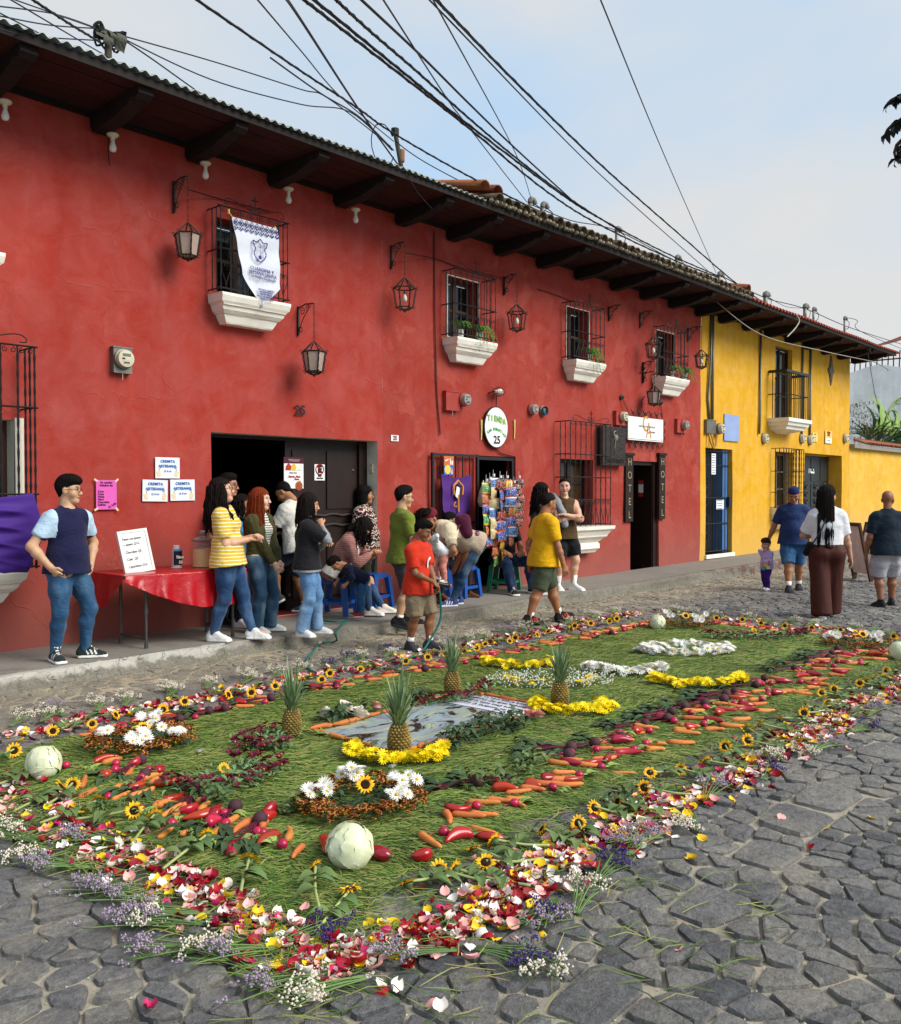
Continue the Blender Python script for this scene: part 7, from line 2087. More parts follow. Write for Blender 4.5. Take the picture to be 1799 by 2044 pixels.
# 2 the woman in the yellow striped shirt
x,y = G(450,1278,SZ);H = HT(951,x,y,SZ)
person('woman in yellow striped T-shirt and cropped jeans, long dark curls, in white sneakers',x,y,SZ,R_(-48),H=H,sk='#d3a386',female=True,hair=('long','#1d1310',0.40,80,0.016),glasses=True,seed=3,lean=-0.09,pel=(0,0.03,0),g=1.04,belly=0.2,legg=1.02,
  top=dict(name='striped_shirt',mat=cl('#d9b23a','stripe',pitch=0.034,duty=0.24,c2='#efe6bd'),sleeve=0.72,hem=-0.05,off=0.016),bottom=dict(name='jeans',mat=JEANS,slim=0.95,length=1.0),shoes=(WHS,WSOLE),feet={1: (0.07,-0.10,0,-0.25,0),-1: (-0.08,0.26,0,-0.05,0)},
  hands={1: (0.02*H,0.15*H,0.63*H),-1: (-0.02*H,0.165*H,0.645*H)},head=(0.12,-0.08,0),armg=1.1,curl=0.9)
# 3 behind her, in light blue
x,y = G(484,1250,SZ);H = HT(985,x,y,SZ)
person('woman in light blue T-shirt with crossed arms behind the yellow striped one',x,y,SZ,R_(-62),H=H,sk='#a9785c',female=True,hair=('long','#17100e',0.34,60,0.02),glasses=True,seed=4,
  top=dict(name='blue_shirt',mat=cl('#4a9bc4'),sleeve=0.6,hem=-0.05),bottom=dict(name='trousers',mat=cl('#1a2138','denim',fade=0.1),slim=0.95),shoes=(WHS,WSOLE),hands=cross(H),head=(0.1,0,0))
x = W(449,1000,0.06)[0];y = DW - 0.10;H = HT(944,x,y,SZ)
person('man in royal blue shirt in the dark garage doorway, mostly hidden',x,y,SZ,R_(-70),H=H,sk='#a87456',hair=('short','#140f0d'),glasses=True,seed=5,top=dict(name='shirt',mat=cl('#2048b0'),sleeve=0.6,hem=-0.04),bottom=dict(name='trousers',mat=cl('#1c2230'),),shoes=(BLK,DSOLE),head=(0.3,0,0))
# 4 redhead
x,y = G(519,1262,SZ);H = HT(972,x,y,SZ)
person('woman with long red hair, olive jacket and flared jeans, hands clasped',x,y,SZ,R_(-72),H=H,sk='#dcb29a',female=True,hair=('fringe','#7e3213',0.44,95,0.008),seed=6,g=0.98,
  top=[dict(name='striped_jumper',mat=cl('#e4e0d2','stripe',pitch=0.026,duty=0.3,c2='#55584a'),sleeve=0.4,hem=0.0,off=0.008,neckr=0.05),dict(name='olive_jacket',mat=cl('#454326','plain',wr=0.6),sleeve=1.93,hem=-0.02,off=0.022,openf=True,fold=0.011)],
  bottom=dict(name='flared_jeans',mat=JEANS2,flare=0.026,fold=0.008,length=1.0),shoes=(WHS,WSOLE),feet={1: (0.07,0.0,0,-0.1,0),-1: (-0.11,0.05,0,0.45,0)},hands={1: (0.02*H,0.15*H,0.475*H),-1: (-0.02*H,0.155*H,0.485*H)},head=(0.34,0.03,0),curl=0.9)
# 5 in the garage doorway
x = W(590,1100,-0.02)[0];y = DW + 0.0;H = HT(957,x,y,SZ + 0.02)/0.985
person('man in pale grey polo and navy shorts propped on the garage door, head bowed',x,y,SZ + 0.02,R_(112),H=H,sk='#a8734f',hair=('crop','#120d0b'),seed=7,lean=0.16,
  top=dict(name='polo_shirt',mat=cl('#cfccc0','plain',wr=0.7),sleeve=0.7,hem=-0.06,off=0.018,fold=0.01),bottom=dict(name='shorts',mat=cl('#1c2038'),length=0.92,wide=0.008),socks=(SOCK,0.05),shoes=(cl('#4a4347'),WSOLE),
  feet={-1: (-0.08,0.18,0.12,0.2,-0.5),1: (0.09,-0.08,0,0,0)},knee={-1: (0,1,0.4)},hands={-1: (-0.06*H,0.26*H,0.62*H),1: (0.1*H,0.16*H,0.6*H)},head=(0.1,0.55,0),curl=0.9)
t = thing('paper_cup','white paper cup held by the man in the garage doorway','cup',(x - 0.42,y + 0.03,SZ + 0.57*H));b = MB();b.lathe([(0.028,0),(0.037,0.09),(0.039,0.092)],12);b.build('cup',WHITEP,t,True,angle=40)
# 6 black tee over grey sleeves
x,y = G(614,1268,SZ);H = HT(983,x,y,SZ)
person('woman in black T-shirt over grey sleeves, hand to chin, pale flared jeans',x,y,SZ,R_(-38),H=H,sk='#c2906e',female=True,hair=('bob','#1d1512',0.26,70,0.004),seed=8,g=0.95,
  top=[dict(name='grey_top',mat=cl('#8d8f90','heather'),sleeve=1.9,hem=-0.06,off=0.008),dict(name='black_shirt',mat=cl('#1d1d21'),sleeve=0.78,hem=-0.04,off=0.02)],bottom=dict(name='flared_jeans',mat=JEANS3,flare=0.022,fold=0.009),shoes=(WHS,WSOLE),
  feet={1: (0.08,-0.06,0,-0.75,0),-1: (-0.09,0.1,0,-0.3,0)},hands={1: (0.035*H,0.10*H,0.79*H),-1: (0.06*H,0.13*H,0.66*H)},elbow={1: (0.7,0.8,-1.0),-1: (-0.5,0.2,-1)},head=(0.0,0.14,0),curl=1.1)
# 7 seated in cardigan, 8 the toddler on her lap
x,y = ST1;H = 1.60
person('seated woman in striped pink cardigan and white top bending over a toddler',x,y,SZ,R_(-52),H=H,sk='#c2906c',female=True,hair=('long','#1a1210',0.26,80,0.022),glasses=True,seed=9,lean=0.42,pel=(0,0,0.50 - 0.515*H),g=1.05,
  top=[dict(name='white_top',mat=cl('#dfdad0'),sleeve=0.3,hem=-0.02,off=0.01),dict(name='pink_cardigan',mat=cl('#a9786e','knit',c2='#84564f'),sleeve=1.93,hem=-0.06,off=0.024,openf=True,fold=0.01)],bottom=dict(name='jeans',mat=JEANS,slim=0.95),shoes=(cl('#dcd2c6'),WSOLE),
  feet={1: (0.10,0.42,0,-0.1,0),-1: (-0.13,0.55,0,0.2,0)},hands={1: (0.03,0.42,0.74),-1: (-0.05,0.47,0.76)},head=(0.0,0.62,0),curl=0.7)
sb = MB();q_ = GP(672,1226)
cx_,cy_ = G(720,1234,SZ)
person('toddler in navy jumper and jeans lying face down over the seated lap',cx_,cy_,SZ,R_(152),H=0.84,sk='#b98560',hs=0.165,hair=('short','#1a120e'),seed=10,lean=0.95,g=1.12,pel=(0,-0.02,0.03),
  top=dict(name='navy_jumper',mat=cl('#141b36','plain',wr=0.7),sleeve=1.3,hem=-0.05,off=0.014,fold=0.006),bottom=dict(name='jeans',mat=JEANSM,off=0.012),shoes=(cl('#8c1d24'),WSOLE),hands={1: (0.14,0.26,0.42),-1: (-0.16,0.22,0.42)},feet={1: (0.07,0,0,-0.2,0),-1: (-0.08,0.02,0,0.2,0)},head=(0,1.1,0))
# 9 patterned blouse
x,y = G(728,1206,SZ);H = HT(968,x,y,SZ)
person('woman in zigzag patterned blouse and olive trousers with a black bob haircut',x,y,SZ,R_(-66),H=H,sk='#a9764f',female=True,hair=('bob','#0f0c0b'),seed=11,g=1.25,belly=0.4,armg=1.15,
  top=dict(name='patterned_blouse',mat=cl('#333333','zigzag'),sleeve=1.05,hem=-0.07,off=0.026,fold=0.01,vneck=0.008),bottom=dict(name='olive_trousers',mat=cl('#343322','plain',wr=0.7),fold=0.009),shoes=(WHS,WSOLE),head=(0.38,0.02,0))
# 10 green tee
x,y = G(803,1252,0.08);z_ = 0.1;H = HT(968,x,y,z_)
person('man in green T-shirt and charcoal shorts stepping off the pavement, black shoes',x,y,z_,R_(-22),H=H,sk='#c59a76',hair=('short','#15100d'),glasses=True,seed=12,g=1.0,
  top=dict(name='green_shirt',mat=cl('#6f7c2c'),sleeve=0.68,hem=-0.06,off=0.018,fold=0.009),bottom=dict(name='shorts',mat=cl('#423e40'),length=0.94,wide=0.008),socks=(SOCK,0.05),shoes=(BLK,DSOLE,1.08),
  feet={1: (0.08,-0.10,0,-0.5,-0.25),-1: (-0.08,0.10,0,-0.3,0)},hands={1: (0.15*H,0.12*H,0.50*H),-1: (-0.15*H,0.14*H,0.5*H)},head=(-0.1,0.1,0))
# 11 the boy with the hose
x,y = G(835,1297);H = HT(1035,x,y,0)
person('boy in orange red T-shirt and khaki cargo shorts watering with a hose',x,y,0,R_(-80),H=H,sk='#8c5b3d',hs=0.195,hair=('short','#0f0b09'),seed=13,g=1.02,
  top=dict(name='red_shirt',mat=cl('#c8321a','plain',wr=0.6),sleeve=0.75,hem=-0.08,off=0.02,fold=0.009),bottom=dict(name='cargo_shorts',mat=cl('#84745c','plain',wr=0.8),length=1.0,wide=0.012,fold=0.01) | {'length': 0.97},socks=(SOCK,0.07),shoes=(cl('#35363a'),DSOLE,1.1),
  feet={1: (0.07,-0.06,0,-0.5,0),-1: (-0.06,0.1,0,0.35,0)},hands={1: (0.06*H,0.17*H,0.545*H),-1: (-0.01*H,0.16*H,0.49*H)},head=(0.30,0.42,0),curl=1.0)
ho = Vector((math.cos(R_(-80)),math.sin(R_(-80)),0));ri = Vector((math.sin(R_(-80)),-math.cos(R_(-80)),0))
pn = Vector((x,y,0)) + ho*0.20*H + ri*0.03*H + Vector((0,0,0.53*H))
lf = -ri
dd = (ho*0.35 + lf*0.9 + Vector((0,0,-0.22))).normalized()
t = thing('hose_nozzle','black and orange spray nozzle in the hands of the boy','nozzle',pn)
b = MB();b.tube([-dd*0.05 + Vector((0,0,-0.06)),Vector((0,0,0)),dd*0.09,dd*0.11,dd*0.15],[0.016,0.022,0.02,0.028,0.024],8);b.build('body',BLK and MATS['black_painted_steel'],t,True);b = MB();b.tube([dd*0.15,dd*0.165],0.022,8);b.build('tip',M('orange_plastic','#c4622a',0.4),t)
sh_ = MB();sh_.lathe([(0.001,0.0),(0.052,0.0),(0.052,0.002),(0.001,0.003)],18)
root_b = [o for o in COL.objects if o.get('label','').startswith('boy in orange')][0]
for (mm,rr,dx,dz,k) in ((WHITEP,1.0,0,0,0.0),(INK,0.42,-0.006,-0.002,0.004)):
 e = MB();e.grid(lambda u,v: (rr*0.058*v*math.cos(u*6.2832)*1.0 + dx,0.0,rr*0.064*v*math.sin(u*6.2832) + dz),20,3)
 o = e.build('shirt_print',mm,root_b);o.location = (-0.03,0.118 + k,0.68*H);o.rotation_euler = (-0.12,0,0.22)
# 12 the two seated behind the boy
x,y = ST3
person('dark dressed sitter with black hair behind the boy, mostly hidden',x - 0.28,y + 0.10,SZ,R_(-95),H=1.55,sk='#8c5f44',female=True,hair=('long','#120d0c',0.2,40,0.01),seed=14,pel=(0,0,0.50 - 0.515*1.55),lean=0.12,top=dict(name='black_shirt',mat=BLK,sleeve=0.8,hem=-0.03),bottom=dict(name='trousers',mat=cl('#1a1a1e')),shoes=(cl('#6e3a1e'),DSOLE),
  feet={1: (0.1,0.38,0,-0.2,0),-1: (-0.1,0.36,0,0.2,0)},hands={1: (0.08,0.3,0.62),-1: (-0.08,0.3,0.62)},head=(0.3,0.25,0))
person('child with short black hair seated on a blue stool beside the bending carer',x + 0.12,y - 0.02,SZ,R_(-40),H=1.42,sk='#8c5f44',hair=('short','#120d0c'),seed=15,pel=(0,0,0.50 - 0.515*1.42),lean=0.1,top=dict(name='dark_shirt',mat=cl('#26242a'),sleeve=0.8,hem=-0.03),bottom=dict(name='trousers',mat=cl('#17181d')),shoes=(cl('#5a331c'),DSOLE),
  feet={1: (0.08,0.34,0,-0.2,0),-1: (-0.08,0.36,0,0.2,0)},hands={1: (0.1,0.28,0.6),-1: (-0.08,0.3,0.62)},head=(0.2,0.1,0))
# 13 bending, with cap and backpack, 14 the baby
x,y = G(922,1208,SZ);H = 1.66;hd = R_(150)
person('person in maroon cap and cream sweater bent double over a baby, jeans',x,y,SZ,hd,H=H,sk='#9c6b4c',hair=('short','#15100d'),cap=(cl('#6b1428'),0),seed=16,lean=1.12,pel=(0.0,-0.16,-0.05),g=1.12,
  top=[dict(name='beige_shirt',mat=cl('#b7a58e','plain',wr=0.8),sleeve=0.75,hem=-0.05,off=0.02,fold=0.011),dict(name='cream_sweater',mat=cl('#d8cbaa','plain',wr=0.7),sleeve=0.28,hem=0.19,off=0.038,fold=0.012)],bottom=dict(name='jeans',mat=cl('#1e3a58','denim',fade=0.4),slim=0.95),shoes=(cl('#3d4a86'),WSOLE,1.0,WHS),
  feet={1: (0.09,0.02,0,0.1,0),-1: (-0.09,0.16,0,0.1,0)},hands={1: (0.05,0.36,0.60),-1: (-0.14,0.30,0.62)},elbow={-1: (-1,-0.3,0),1: (1,-0.3,0)},head=(0.35,0.55,0))
fo = Vector((math.cos(hd),math.sin(hd),0));ri = Vector((math.sin(hd),-math.cos(hd),0))
t = thing('backpack','maroon backpack with a purple flower charm on the bent back','backpack',Vector((x,y,SZ)) + fo*0.02 - ri*0.13 + Vector((0,0,1.08)))
S = SDF();S.limb((0,0,0.02),(-0.04,0,-0.12),(0.11,0.10),(0.105,0.085),(0,1,0),0.05);S.limb((0.05,0,0.06),(-0.02,0,0.08),0.06,0.05,None,0.05)
p_,F_ = S.mesh(0.012,0,folds(0.006,seed=3));p_ = p_ @ rotm((0,0,1),hd - math.pi/2 + 1.2).T
link('pack_body',np_mesh('pack_body',p_,F_,cl('#4d1430','plain',wr=0.9)),t)
b = MB();dv = (-ri*0.12 - fo*0.13)
for k in range(6): b.lathe([(0.001,-0.012),(0.02,-0.006),(0.022,0.004),(0.001,0.012)],7,Matrix.Translation(dv + Vector((0.022*math.cos(k*1.047),-0.02,-0.12 + 0.026*math.sin(k*1.047)))))
b.build('flower_charm',M('magenta_felt','#7c1f86',0.8,bump=0.2),t,True);b = MB();b.lathe([(0.001,-0.014),(0.015,0),(0.001,0.014)],7,Matrix.Translation(dv + Vector((0,-0.035,-0.12))));b.build('charm_centre',YELINK,t,True)
b = MB();b.tube([(ri*-0.06 + fo*0.05 + Vector((0,0,0.02))),(ri*-0.12 + fo*0.2 + Vector((0,0,-0.16))),(ri*-0.1 + fo*0.34 + Vector((0,0,-0.2)))],0.02,5,flat=0.4);b.build('strap',M('maroon_strap','#6b2a4a',0.8),t)
bp = Vector((x,y,0)) + fo*0.33 - ri*0.20
person('baby in white top and pink trousers held under the bending carer',bp.x,bp.y,SZ + 0.30,R_(165),H=0.78,sk='#c08c68',hs=0.155,hair=('crop','#1a120e'),seed=17,lean=0.85,g=1.1,pel=(0,0,0.02),
  top=dict(name='white_top',mat=cl('#dcdde0'),sleeve=1.7,hem=-0.03,off=0.014),bottom=dict(name='pink_trousers',mat=cl('#d68c7c'),off=0.014),shoes=(WHS,WSOLE),feet={1: (0.06,0.03,0.06,0,0.2),-1: (-0.07,0.02,0.02,0.1,0.3)},hands={1: (0.1,0.28,0.56),-1: (-0.1,0.26,0.58)},head=(0.2,0.5,0))
# 15 the man seated at the shop door
x,y = ST4
person('man in dark jeans and striped sneakers seated on the green stool in the shop doorway',x,y + 0.03,SZ,R_(-118),H=1.68,sk='#a9764f',hair=('short','#15100d'),seed=18,pel=(0,0,0.51 - 0.515*1.68),lean=0.05,top=dict(name='dark_shirt',mat=cl('#1e2230'),sleeve=0.7,hem=-0.03),bottom=dict(name='jeans',mat=JEANSD,off=0.014,flare=0.01),shoes=(BLK,WSOLE,1.05,WHS),
  feet={1: (0.06,0.50,0,-0.1,0),-1: (-0.30,0.44,0,0.5,0)},hands={1: (0.12,0.36,0.62),-1: (-0.14,0.34,0.62)},head=(0.1,0.2,0))
# 16 walking in yellow
x,y = G(1086,1246);H = HT(985,x,y,0)/0.985
person('man in bright yellow T-shirt and olive shorts striding along the street',x,y,0,R_(-24),H=H,sk='#a06a48',hair=('crop','#17110e'),seed=19,g=1.1,belly=0.6,lean=0.04,armg=1.08,legg=1.05,
  top=dict(name='yellow_shirt',mat=cl('#dfa80e','plain',wr=0.7),sleeve=0.72,hem=-0.07,off=0.02,fold=0.01),bottom=dict(name='olive_shorts',mat=cl('#46503a','plain',wr=0.7),length=0.98,wide=0.006,fold=0.009),socks=(SOCK,0.055),shoes=(cl('#141517'),cl('#2c2a2b'),1.05,cl('#b8442c')),
  feet={1: (0.07,-0.26,0,-0.05,0),-1: (-0.06,0.28,0.02,0.05,0.28)},hands={1: (0.16*H,0.08*H,0.455*H),-1: (-0.15*H,-0.04*H,0.47*H)},head=(0.05,0.2,0))
# 17 the curly woman behind him
x,y = G(1080,1186,SZ);H = HT(962,x,y,SZ)
person('woman with long dark curls and grey green hoodie outside the shop',x,y,SZ,R_(-30),H=H,sk='#c4967a',female=True,hair=('long','#15100e',0.36,90,0.022),seed=20,top=dict(name='hoodie',mat=cl('#3f4b45','plain',wr=0.7),sleeve=1.93,hem=-0.06,off=0.026,fold=0.01),bottom=dict(name='beige_trousers',mat=cl('#a89c7c'),flare=0.02),shoes=(cl('#d6d2c0'),WSOLE),head=(-0.15,0.05,0))
# 18 tank top
x,y = G(1126,1178,SZ);H = HT(953,x,y,SZ)
person('man in brown sleeveless top and black shorts, arms crossed, facing the camera',x,y,SZ,R_(-122),H=H,sk='#cf9f84',hair=('crop','#17110f'),seed=21,g=1.0,armg=1.15,
  top=dict(name='brown_tank_top',mat=cl('#4d3a22'),sleeve=0,hem=-0.05,off=0.014),bottom=dict(name='black_shorts',mat=cl('#131316'),length=0.8,wide=0.012),socks=(SOCK,0.10),shoes=(WHS,WSOLE),hands=cross(H,-0.01),elbow={1: (1,0.3,-0.8),-1: (-1,0.3,-0.8)},head=(-0.35,0.0,0),feet={1: (0.1,0,0,-0.1,0),-1: (-0.12,0.08,0,0.6,0)})
hd = R_(-122);fo = Vector((math.cos(hd),math.sin(hd),0));ri = Vector((math.sin(hd),-math.cos(hd),0))
t = thing('grey_sweater','grey sweater slung over the shoulder and arms of the man in brown','sweater',(x,y,SZ))
S = SDF();up_ = Vector((0,0,1.0))
A_ = [ri*0.15*1.0 - fo*0.10 + up_*0.72*H,ri*0.16 - fo*0.02 + up_*0.845*H,ri*0.155 + fo*0.09 + up_*0.80*H,ri*0.10 + fo*0.17 + up_*0.70*H,ri*0.07 + fo*0.18 + up_*0.60*H]
for a,c in zip(A_[:-1],A_[1:]): S.limb(tuple(a),tuple(c),0.055,0.06,None,0.04)
p_,F_ = S.mesh(0.011,0,folds(0.012,(30,30,10),seed=8));link('knit',np_mesh('knit',p_,F_,cl('#8b8f93','heather',wr=0.8)),t)
# 19 the little girl, 20 her companion in the cap
x,y = G(1530,1178);Hg = HT(1083,x,y,0);gx,gy = x,y
person('toddler girl in lilac sweatshirt and purple trousers led by the hand',x,y,0,R_(168),H=Hg,sk='#c79472',hs=0.185,female=False,hair=('mop','#3b261a'),seed=22,g=1.08,top=dict(name='lilac_sweatshirt',mat=cl('#b7a3cc','plain'),sleeve=1.85,hem=-0.06,off=0.02),bottom=dict(name='purple_trousers',mat=cl('#38146e'),off=0.016),shoes=(WHS,WSOLE),
  feet={1: (0.05,-0.05,0,0,0),-1: (-0.06,0.04,0,0,0)},hands={1: (0.10,-0.16,0.86*Hg),-1: (-0.03,0.14,0.62*Hg)},elbow={1: (1,-0.5,0.2),-1: (-1,0,-1)},head=(0.1,0.12,0))
root_g = [o for o in COL.objects if o.get('label','').startswith('toddler girl')][0]
for cx,cz,c,rr in ((-0.02,0.56,'#d9b23a',0.035),(-0.045,0.50,'#d7c06a',0.03),(0.01,0.47,'#3aa08c',0.03),(-0.05,0.62,'#c03a86',0.022),(0.01,0.6,'#e0d0b0',0.02)):
 e = MB();e.grid(lambda u,v: (rr*v*math.cos(u*6.2832),0,rr*v*math.sin(u*6.2832)),12,2);o = e.build('shirt_print',M('print_' + c[1:],c,0.8,bump=0),root_g);o.location = (cx*1.6 - 0.04,0.115,cz*Hg);o.rotation_euler = (-0.1,0,0.55)
x,y = G(1583,1181);H = HT(970,x,y,0)/0.99;hd = R_(-150)
gp = Vector((gx,gy,0.86*Hg)) - Vector((x,y,0));fo = Vector((math.cos(hd),math.sin(hd),0));ri = Vector((math.sin(hd),-math.cos(hd),0))
person('man in navy polo and backwards blue cap leading a toddler by the hand',x,y,0,hd,H=H,sk='#a06c4a',hair=('crop','#15100e'),cap=(cl('#1a2252'),-1),seed=23,g=1.12,belly=0.6,top=dict(name='polo_shirt',mat=cl('#22345c'),sleeve=0.72,hem=-0.06,off=0.02),bottom=dict(name='denim_shorts',mat=JEANSM,length=0.98,wide=0.008),socks=(SOCK,0.06),shoes=(cl('#2c2e30'),cl('#3a3a3a'),1.05),
  feet={1: (0.10,0.22,0,0.1,0),-1: (-0.12,-0.20,0,0,0)},hands={1: (gp @ ri - 0.02,gp @ fo + 0.02,0.48*H)},head=(-0.15,0.5,0))
# 21 the woman in brown
x,y = G(1650,1234);H = HT(966,x,y,0);hd = R_(36)
person('woman in white T-shirt and wide brown trousers seen from behind, very long hair',x,y,0,hd,H=H,sk='#c08f74',female=True,hair=('long','#191210',0.60,170,0.004,1.15),glasses=True,seed=24,g=1.14,armg=1.15,top=dict(name='white_shirt',mat=cl('#d9d9dc','plain',wr=0.6),sleeve=0.8,hem=0.045,off=0.022,fold=0.009),bottom=dict(name='brown_trousers',mat=cl('#43190e','pleat'),wide=0.018,flare=0.028,waist=0.075,off=0.014,fold=0.004),shoes=(WHS,WSOLE),
  feet={1: (0.10,0.16,0.01,-0.1,0.0),-1: (-0.09,-0.10,0,0.0,0)},hands={1: (0.185*H,0.04*H,0.46*H),-1: (-0.04*H,0.16*H,0.62*H)},head=(-0.75,0.0,0),elbow={-1: (-1,-0.5,-0.3)})
fo = Vector((math.cos(hd),math.sin(hd),0));ri = Vector((math.sin(hd),-math.cos(hd),0))
t = thing('sling_bag','black sling bag on the hip of the woman in brown trousers','bag',(x,y,0.0))
b = MB();b.tube(catmull([ri*-0.03 - fo*0.12 + up_*0.80*H,ri*-0.10 - fo*0.155 + up_*0.70*H,ri*-0.19 - fo*0.14 + up_*0.60*H,ri*-0.235 - fo*0.06 + up_*0.545*H],5),0.015,6,flat=0.5);b.build('strap',BLK and MATS['black_painted_steel'],t)
S = SDF();S.limb(tuple(ri*-0.23 - fo*0.05 + up_*0.56*H),tuple(ri*-0.25 + fo*0.02 + up_*0.50*H),0.045,0.05,None,0.03);p_,F_ = S.mesh(0.01);link('pouch',np_mesh('pouch',p_,F_,cl('#141416')),t)
# 22 bald man
x,y = G(1770,1212);H = HT(980,x,y,0)/0.99
person('bald man in dark teal T-shirt and pale grey shorts walking away',x,y,0,R_(40),H=H,sk='#8f5f44',seed=25,glasses=True,g=1.08,armg=1.1,top=dict(name='dark_shirt',mat=cl('#172430','plain',wr=0.6),sleeve=0.75,hem=-0.06,off=0.022,fold=0.01),bottom=dict(name='grey_shorts',mat=cl('#a3a2a6','plain',wr=0.8),length=1.0,wide=0.014,fold=0.01) | {'length': 0.98},shoes=(cl('#1c2022'),DSOLE,1.05),
  feet={-1: (-0.10,-0.05,0,0.1,0),1: (0.12,0.12,0.0,-0.35,0)},hands={1: (0.15*H,0.03*H,0.47*H),-1: (-0.155*H,0.05*H,0.47*H)},head=(-0.55,0.0,0))
# keys on the belt of the man in yellow
# ------------------------------------------------------------------ the carpet of pine needles, flowers and vegetables
rc = random.Random(99)
PX0,PX1,PY0,PY1 = 2.22,10.42,2.72,5.78
def inside_d(x,y):
 return min(x - PX0,PX1 - x,y - PY0,PY1 - y) + 0.10*NZ(x*2.1,y*2.1,3) + 0.06*NZ(x*6,y*6,8)
def mat_z(x,y): return 0.010 + 0.022*smooth(0.0,0.25,inside_d(x,y)) + 0.010*NZ(x*3.1,y*3.1,6)
mb = MB();xs = np.arange(PX0 - 0.3,PX1 + 0.31,0.06);ys = np.arange(PY0 - 0.3,PY1 + 0.31,0.06);keep = {}
for y in ys:
 for x in xs:
  d = inside_d(x,y)
  if d > 0.02: keep[(round(x,2),round(y,2))] = len(mb.v);mb.v.append((x,y,mat_z(x,y) - 0.012))
for y in ys[:-1]:
 for x in xs[:-1]:
  q = [keep.get((round(a,2),round(b,2))) for a,b in ((x,y),(x + 0.06,y),(x + 0.06,y + 0.06),(x,y + 0.06))]
  if None not in q: mb.f.append(tuple(q));mb.mi.append(0)
NEED = NT('pine_needles')
gi = NEED.n('ShaderNodeNewGeometry').outputs['Random Per Island']
nv = NEED.noise(NEED.coord(),1.6,4,0.6)
nc = NEED.ramp(gi,[(0,rgb('#30451b')),(0.35,rgb('#506c2b')),(0.7,rgb('#73863c')),(0.92,rgb('#908f55')),(1,rgb('#8f7a50'))])
NEED = NEED.done(NEED.hsv(nc,0.5,1.0,NEED.maprange(nv,0.3,0.7,0.75,1.25)),None,0.65,0.25)
tag(mb.build('pine_needle_bed',M('matted_needles','#2a3818',0.95,0.4,9,0.8,60,0.01,stretch=(1,1,1)),None,True),kind='stuff')
n_ = np.random.default_rng(5)
def needles(N,x,y,L0,seed,spread=0.42):
 g = np.random.default_rng(seed)
 zz = np.array([mat_z(a,b) for a,b in zip(x,y)])
 ang = np.array([-0.72 + 0.75*NZ(a*0.9,b*0.9,1) + 0.8*NZ(a*2.6,b*2.6,2) for a,b in zip(x,y)]) + g.normal(0,spread,N)
 d = np.hypot(x,y);w = 0.0010 + 0.00034*d
 l = L0*g.uniform(0.6,1.15,N);cv = g.normal(0,0.35,N)
 pts = []
 for t in (-0.5,0.0,0.5):
  a = ang + cv*t
  pts.append(np.stack([x + np.cos(a)*l*t,y + np.sin(a)*l*t,zz + g.uniform(0.0,0.016,N) + (0.012*(1 - abs(t)*2))*g.uniform(0,1,N)],1))
 per = np.stack([-np.sin(ang),np.cos(ang),np.zeros(N)],1)*w[:,None]
 V = np.stack([pts[0] - per*.6,pts[0] + per*.6,pts[1] - per,pts[1] + per,pts[2] - per*.5,pts[2] + per*.5],1)
 V[:,3,2] += 0.0015;V[:,1,2] += 0.001;V[:,5,2] += 0.001
 b = (np.arange(N)*6)[:,None]
 F = np.concatenate([b + np.array([[0,1,3,2]]),b + np.array([[2,3,5,4]])])
 return V.reshape(-1,3),F
NN = 98000
u = n_.random(NN)
x = PX0 + (PX1 - PX0)*u ** 1.45;y = PY0 - 0.08 + (PY1 - PY0 + 0.16)*n_.random(NN) ** 1.1
ok = np.array([inside_d(a,b) > -0.02 for a,b in zip(x,y)]);ok &= ~((x > 3.9) & (x < 5.4) & (y > 3.96) & (y < 4.68))
x,y = x[ok],y[ok]
V,F = needles(len(x),x,y,0.21,1)
xa = n_.uniform(1.8,9.5,2600);ya = n_.uniform(2.2,2.8,2600);xb = n_.uniform(1.75,2.4,1800);yb2 = n_.uniform(2.3,5.6,1800);xc = n_.uniform(1.0,3.6,260);yc = n_.uniform(1.3,2.4,260)
x2 = np.concatenate([xa,xb,xc]);y2 = np.concatenate([ya,yb2,yc])
V2,F2 = needles(len(x2),x2,y2,0.16,2,0.9);V2[:,2] += 0.006
tag(link('pine_needles',np_mesh('pine_needles',np.concatenate([V,V2]),np.concatenate([F,F2 + len(V)]),NEED,smooth=False)),kind='stuff')
def gz(x,y): return mat_z(x,y) + 0.012 if inside_d(x,y) > 0 else 0.012
# ---- shapes
LEAF = M('leaf_green','#5a7040',0.6,0.2,8,0.25,40,0.004,rnd=0.25,hue=0.02)
LEAFP = M('pale_leaf_green','#8fa857',0.6,0.2,8,0.3,30,0.006,rnd=0.25)
LEAFD = M('dark_leaf_green','#3b5033',0.55,0.25,8,0.3,30,0.005,rnd=0.25)
STEM = M('stem_green','#9aa86a',0.6,0.15,8,0.1,rnd=0.2)
CARROT = M('carrot_skin','#cb7a3c',0.6,0.22,18,0.5,60,0.004,rnd=0.16,hue=0.012)
PEP = M('red_pepper_skin','#a3161a',0.2,0.15,7,0.12,9,0.01,spec=0.6,rnd=0.28,hue=0.014)
RAD = M('radish_skin','#a8173f',0.3,0.2,10,0.1,20,0.004,spec=0.5,rnd=0.2)
BEET = M('beet_skin','#4a2c33',0.7,0.3,14,0.4,40,0.005,rnd=0.2)
BEETS = M('beet_stalk','#5c1230',0.45,0.2,bump=0)
SUNP = M('sunflower_petal','#efb314',0.6,0.12,10,0.15,60,0.002,isl=0.15,rnd=0.08)
SUND = M('sunflower_disc','#2a1708',0.95,0.5,60,0.8,160,0.006)
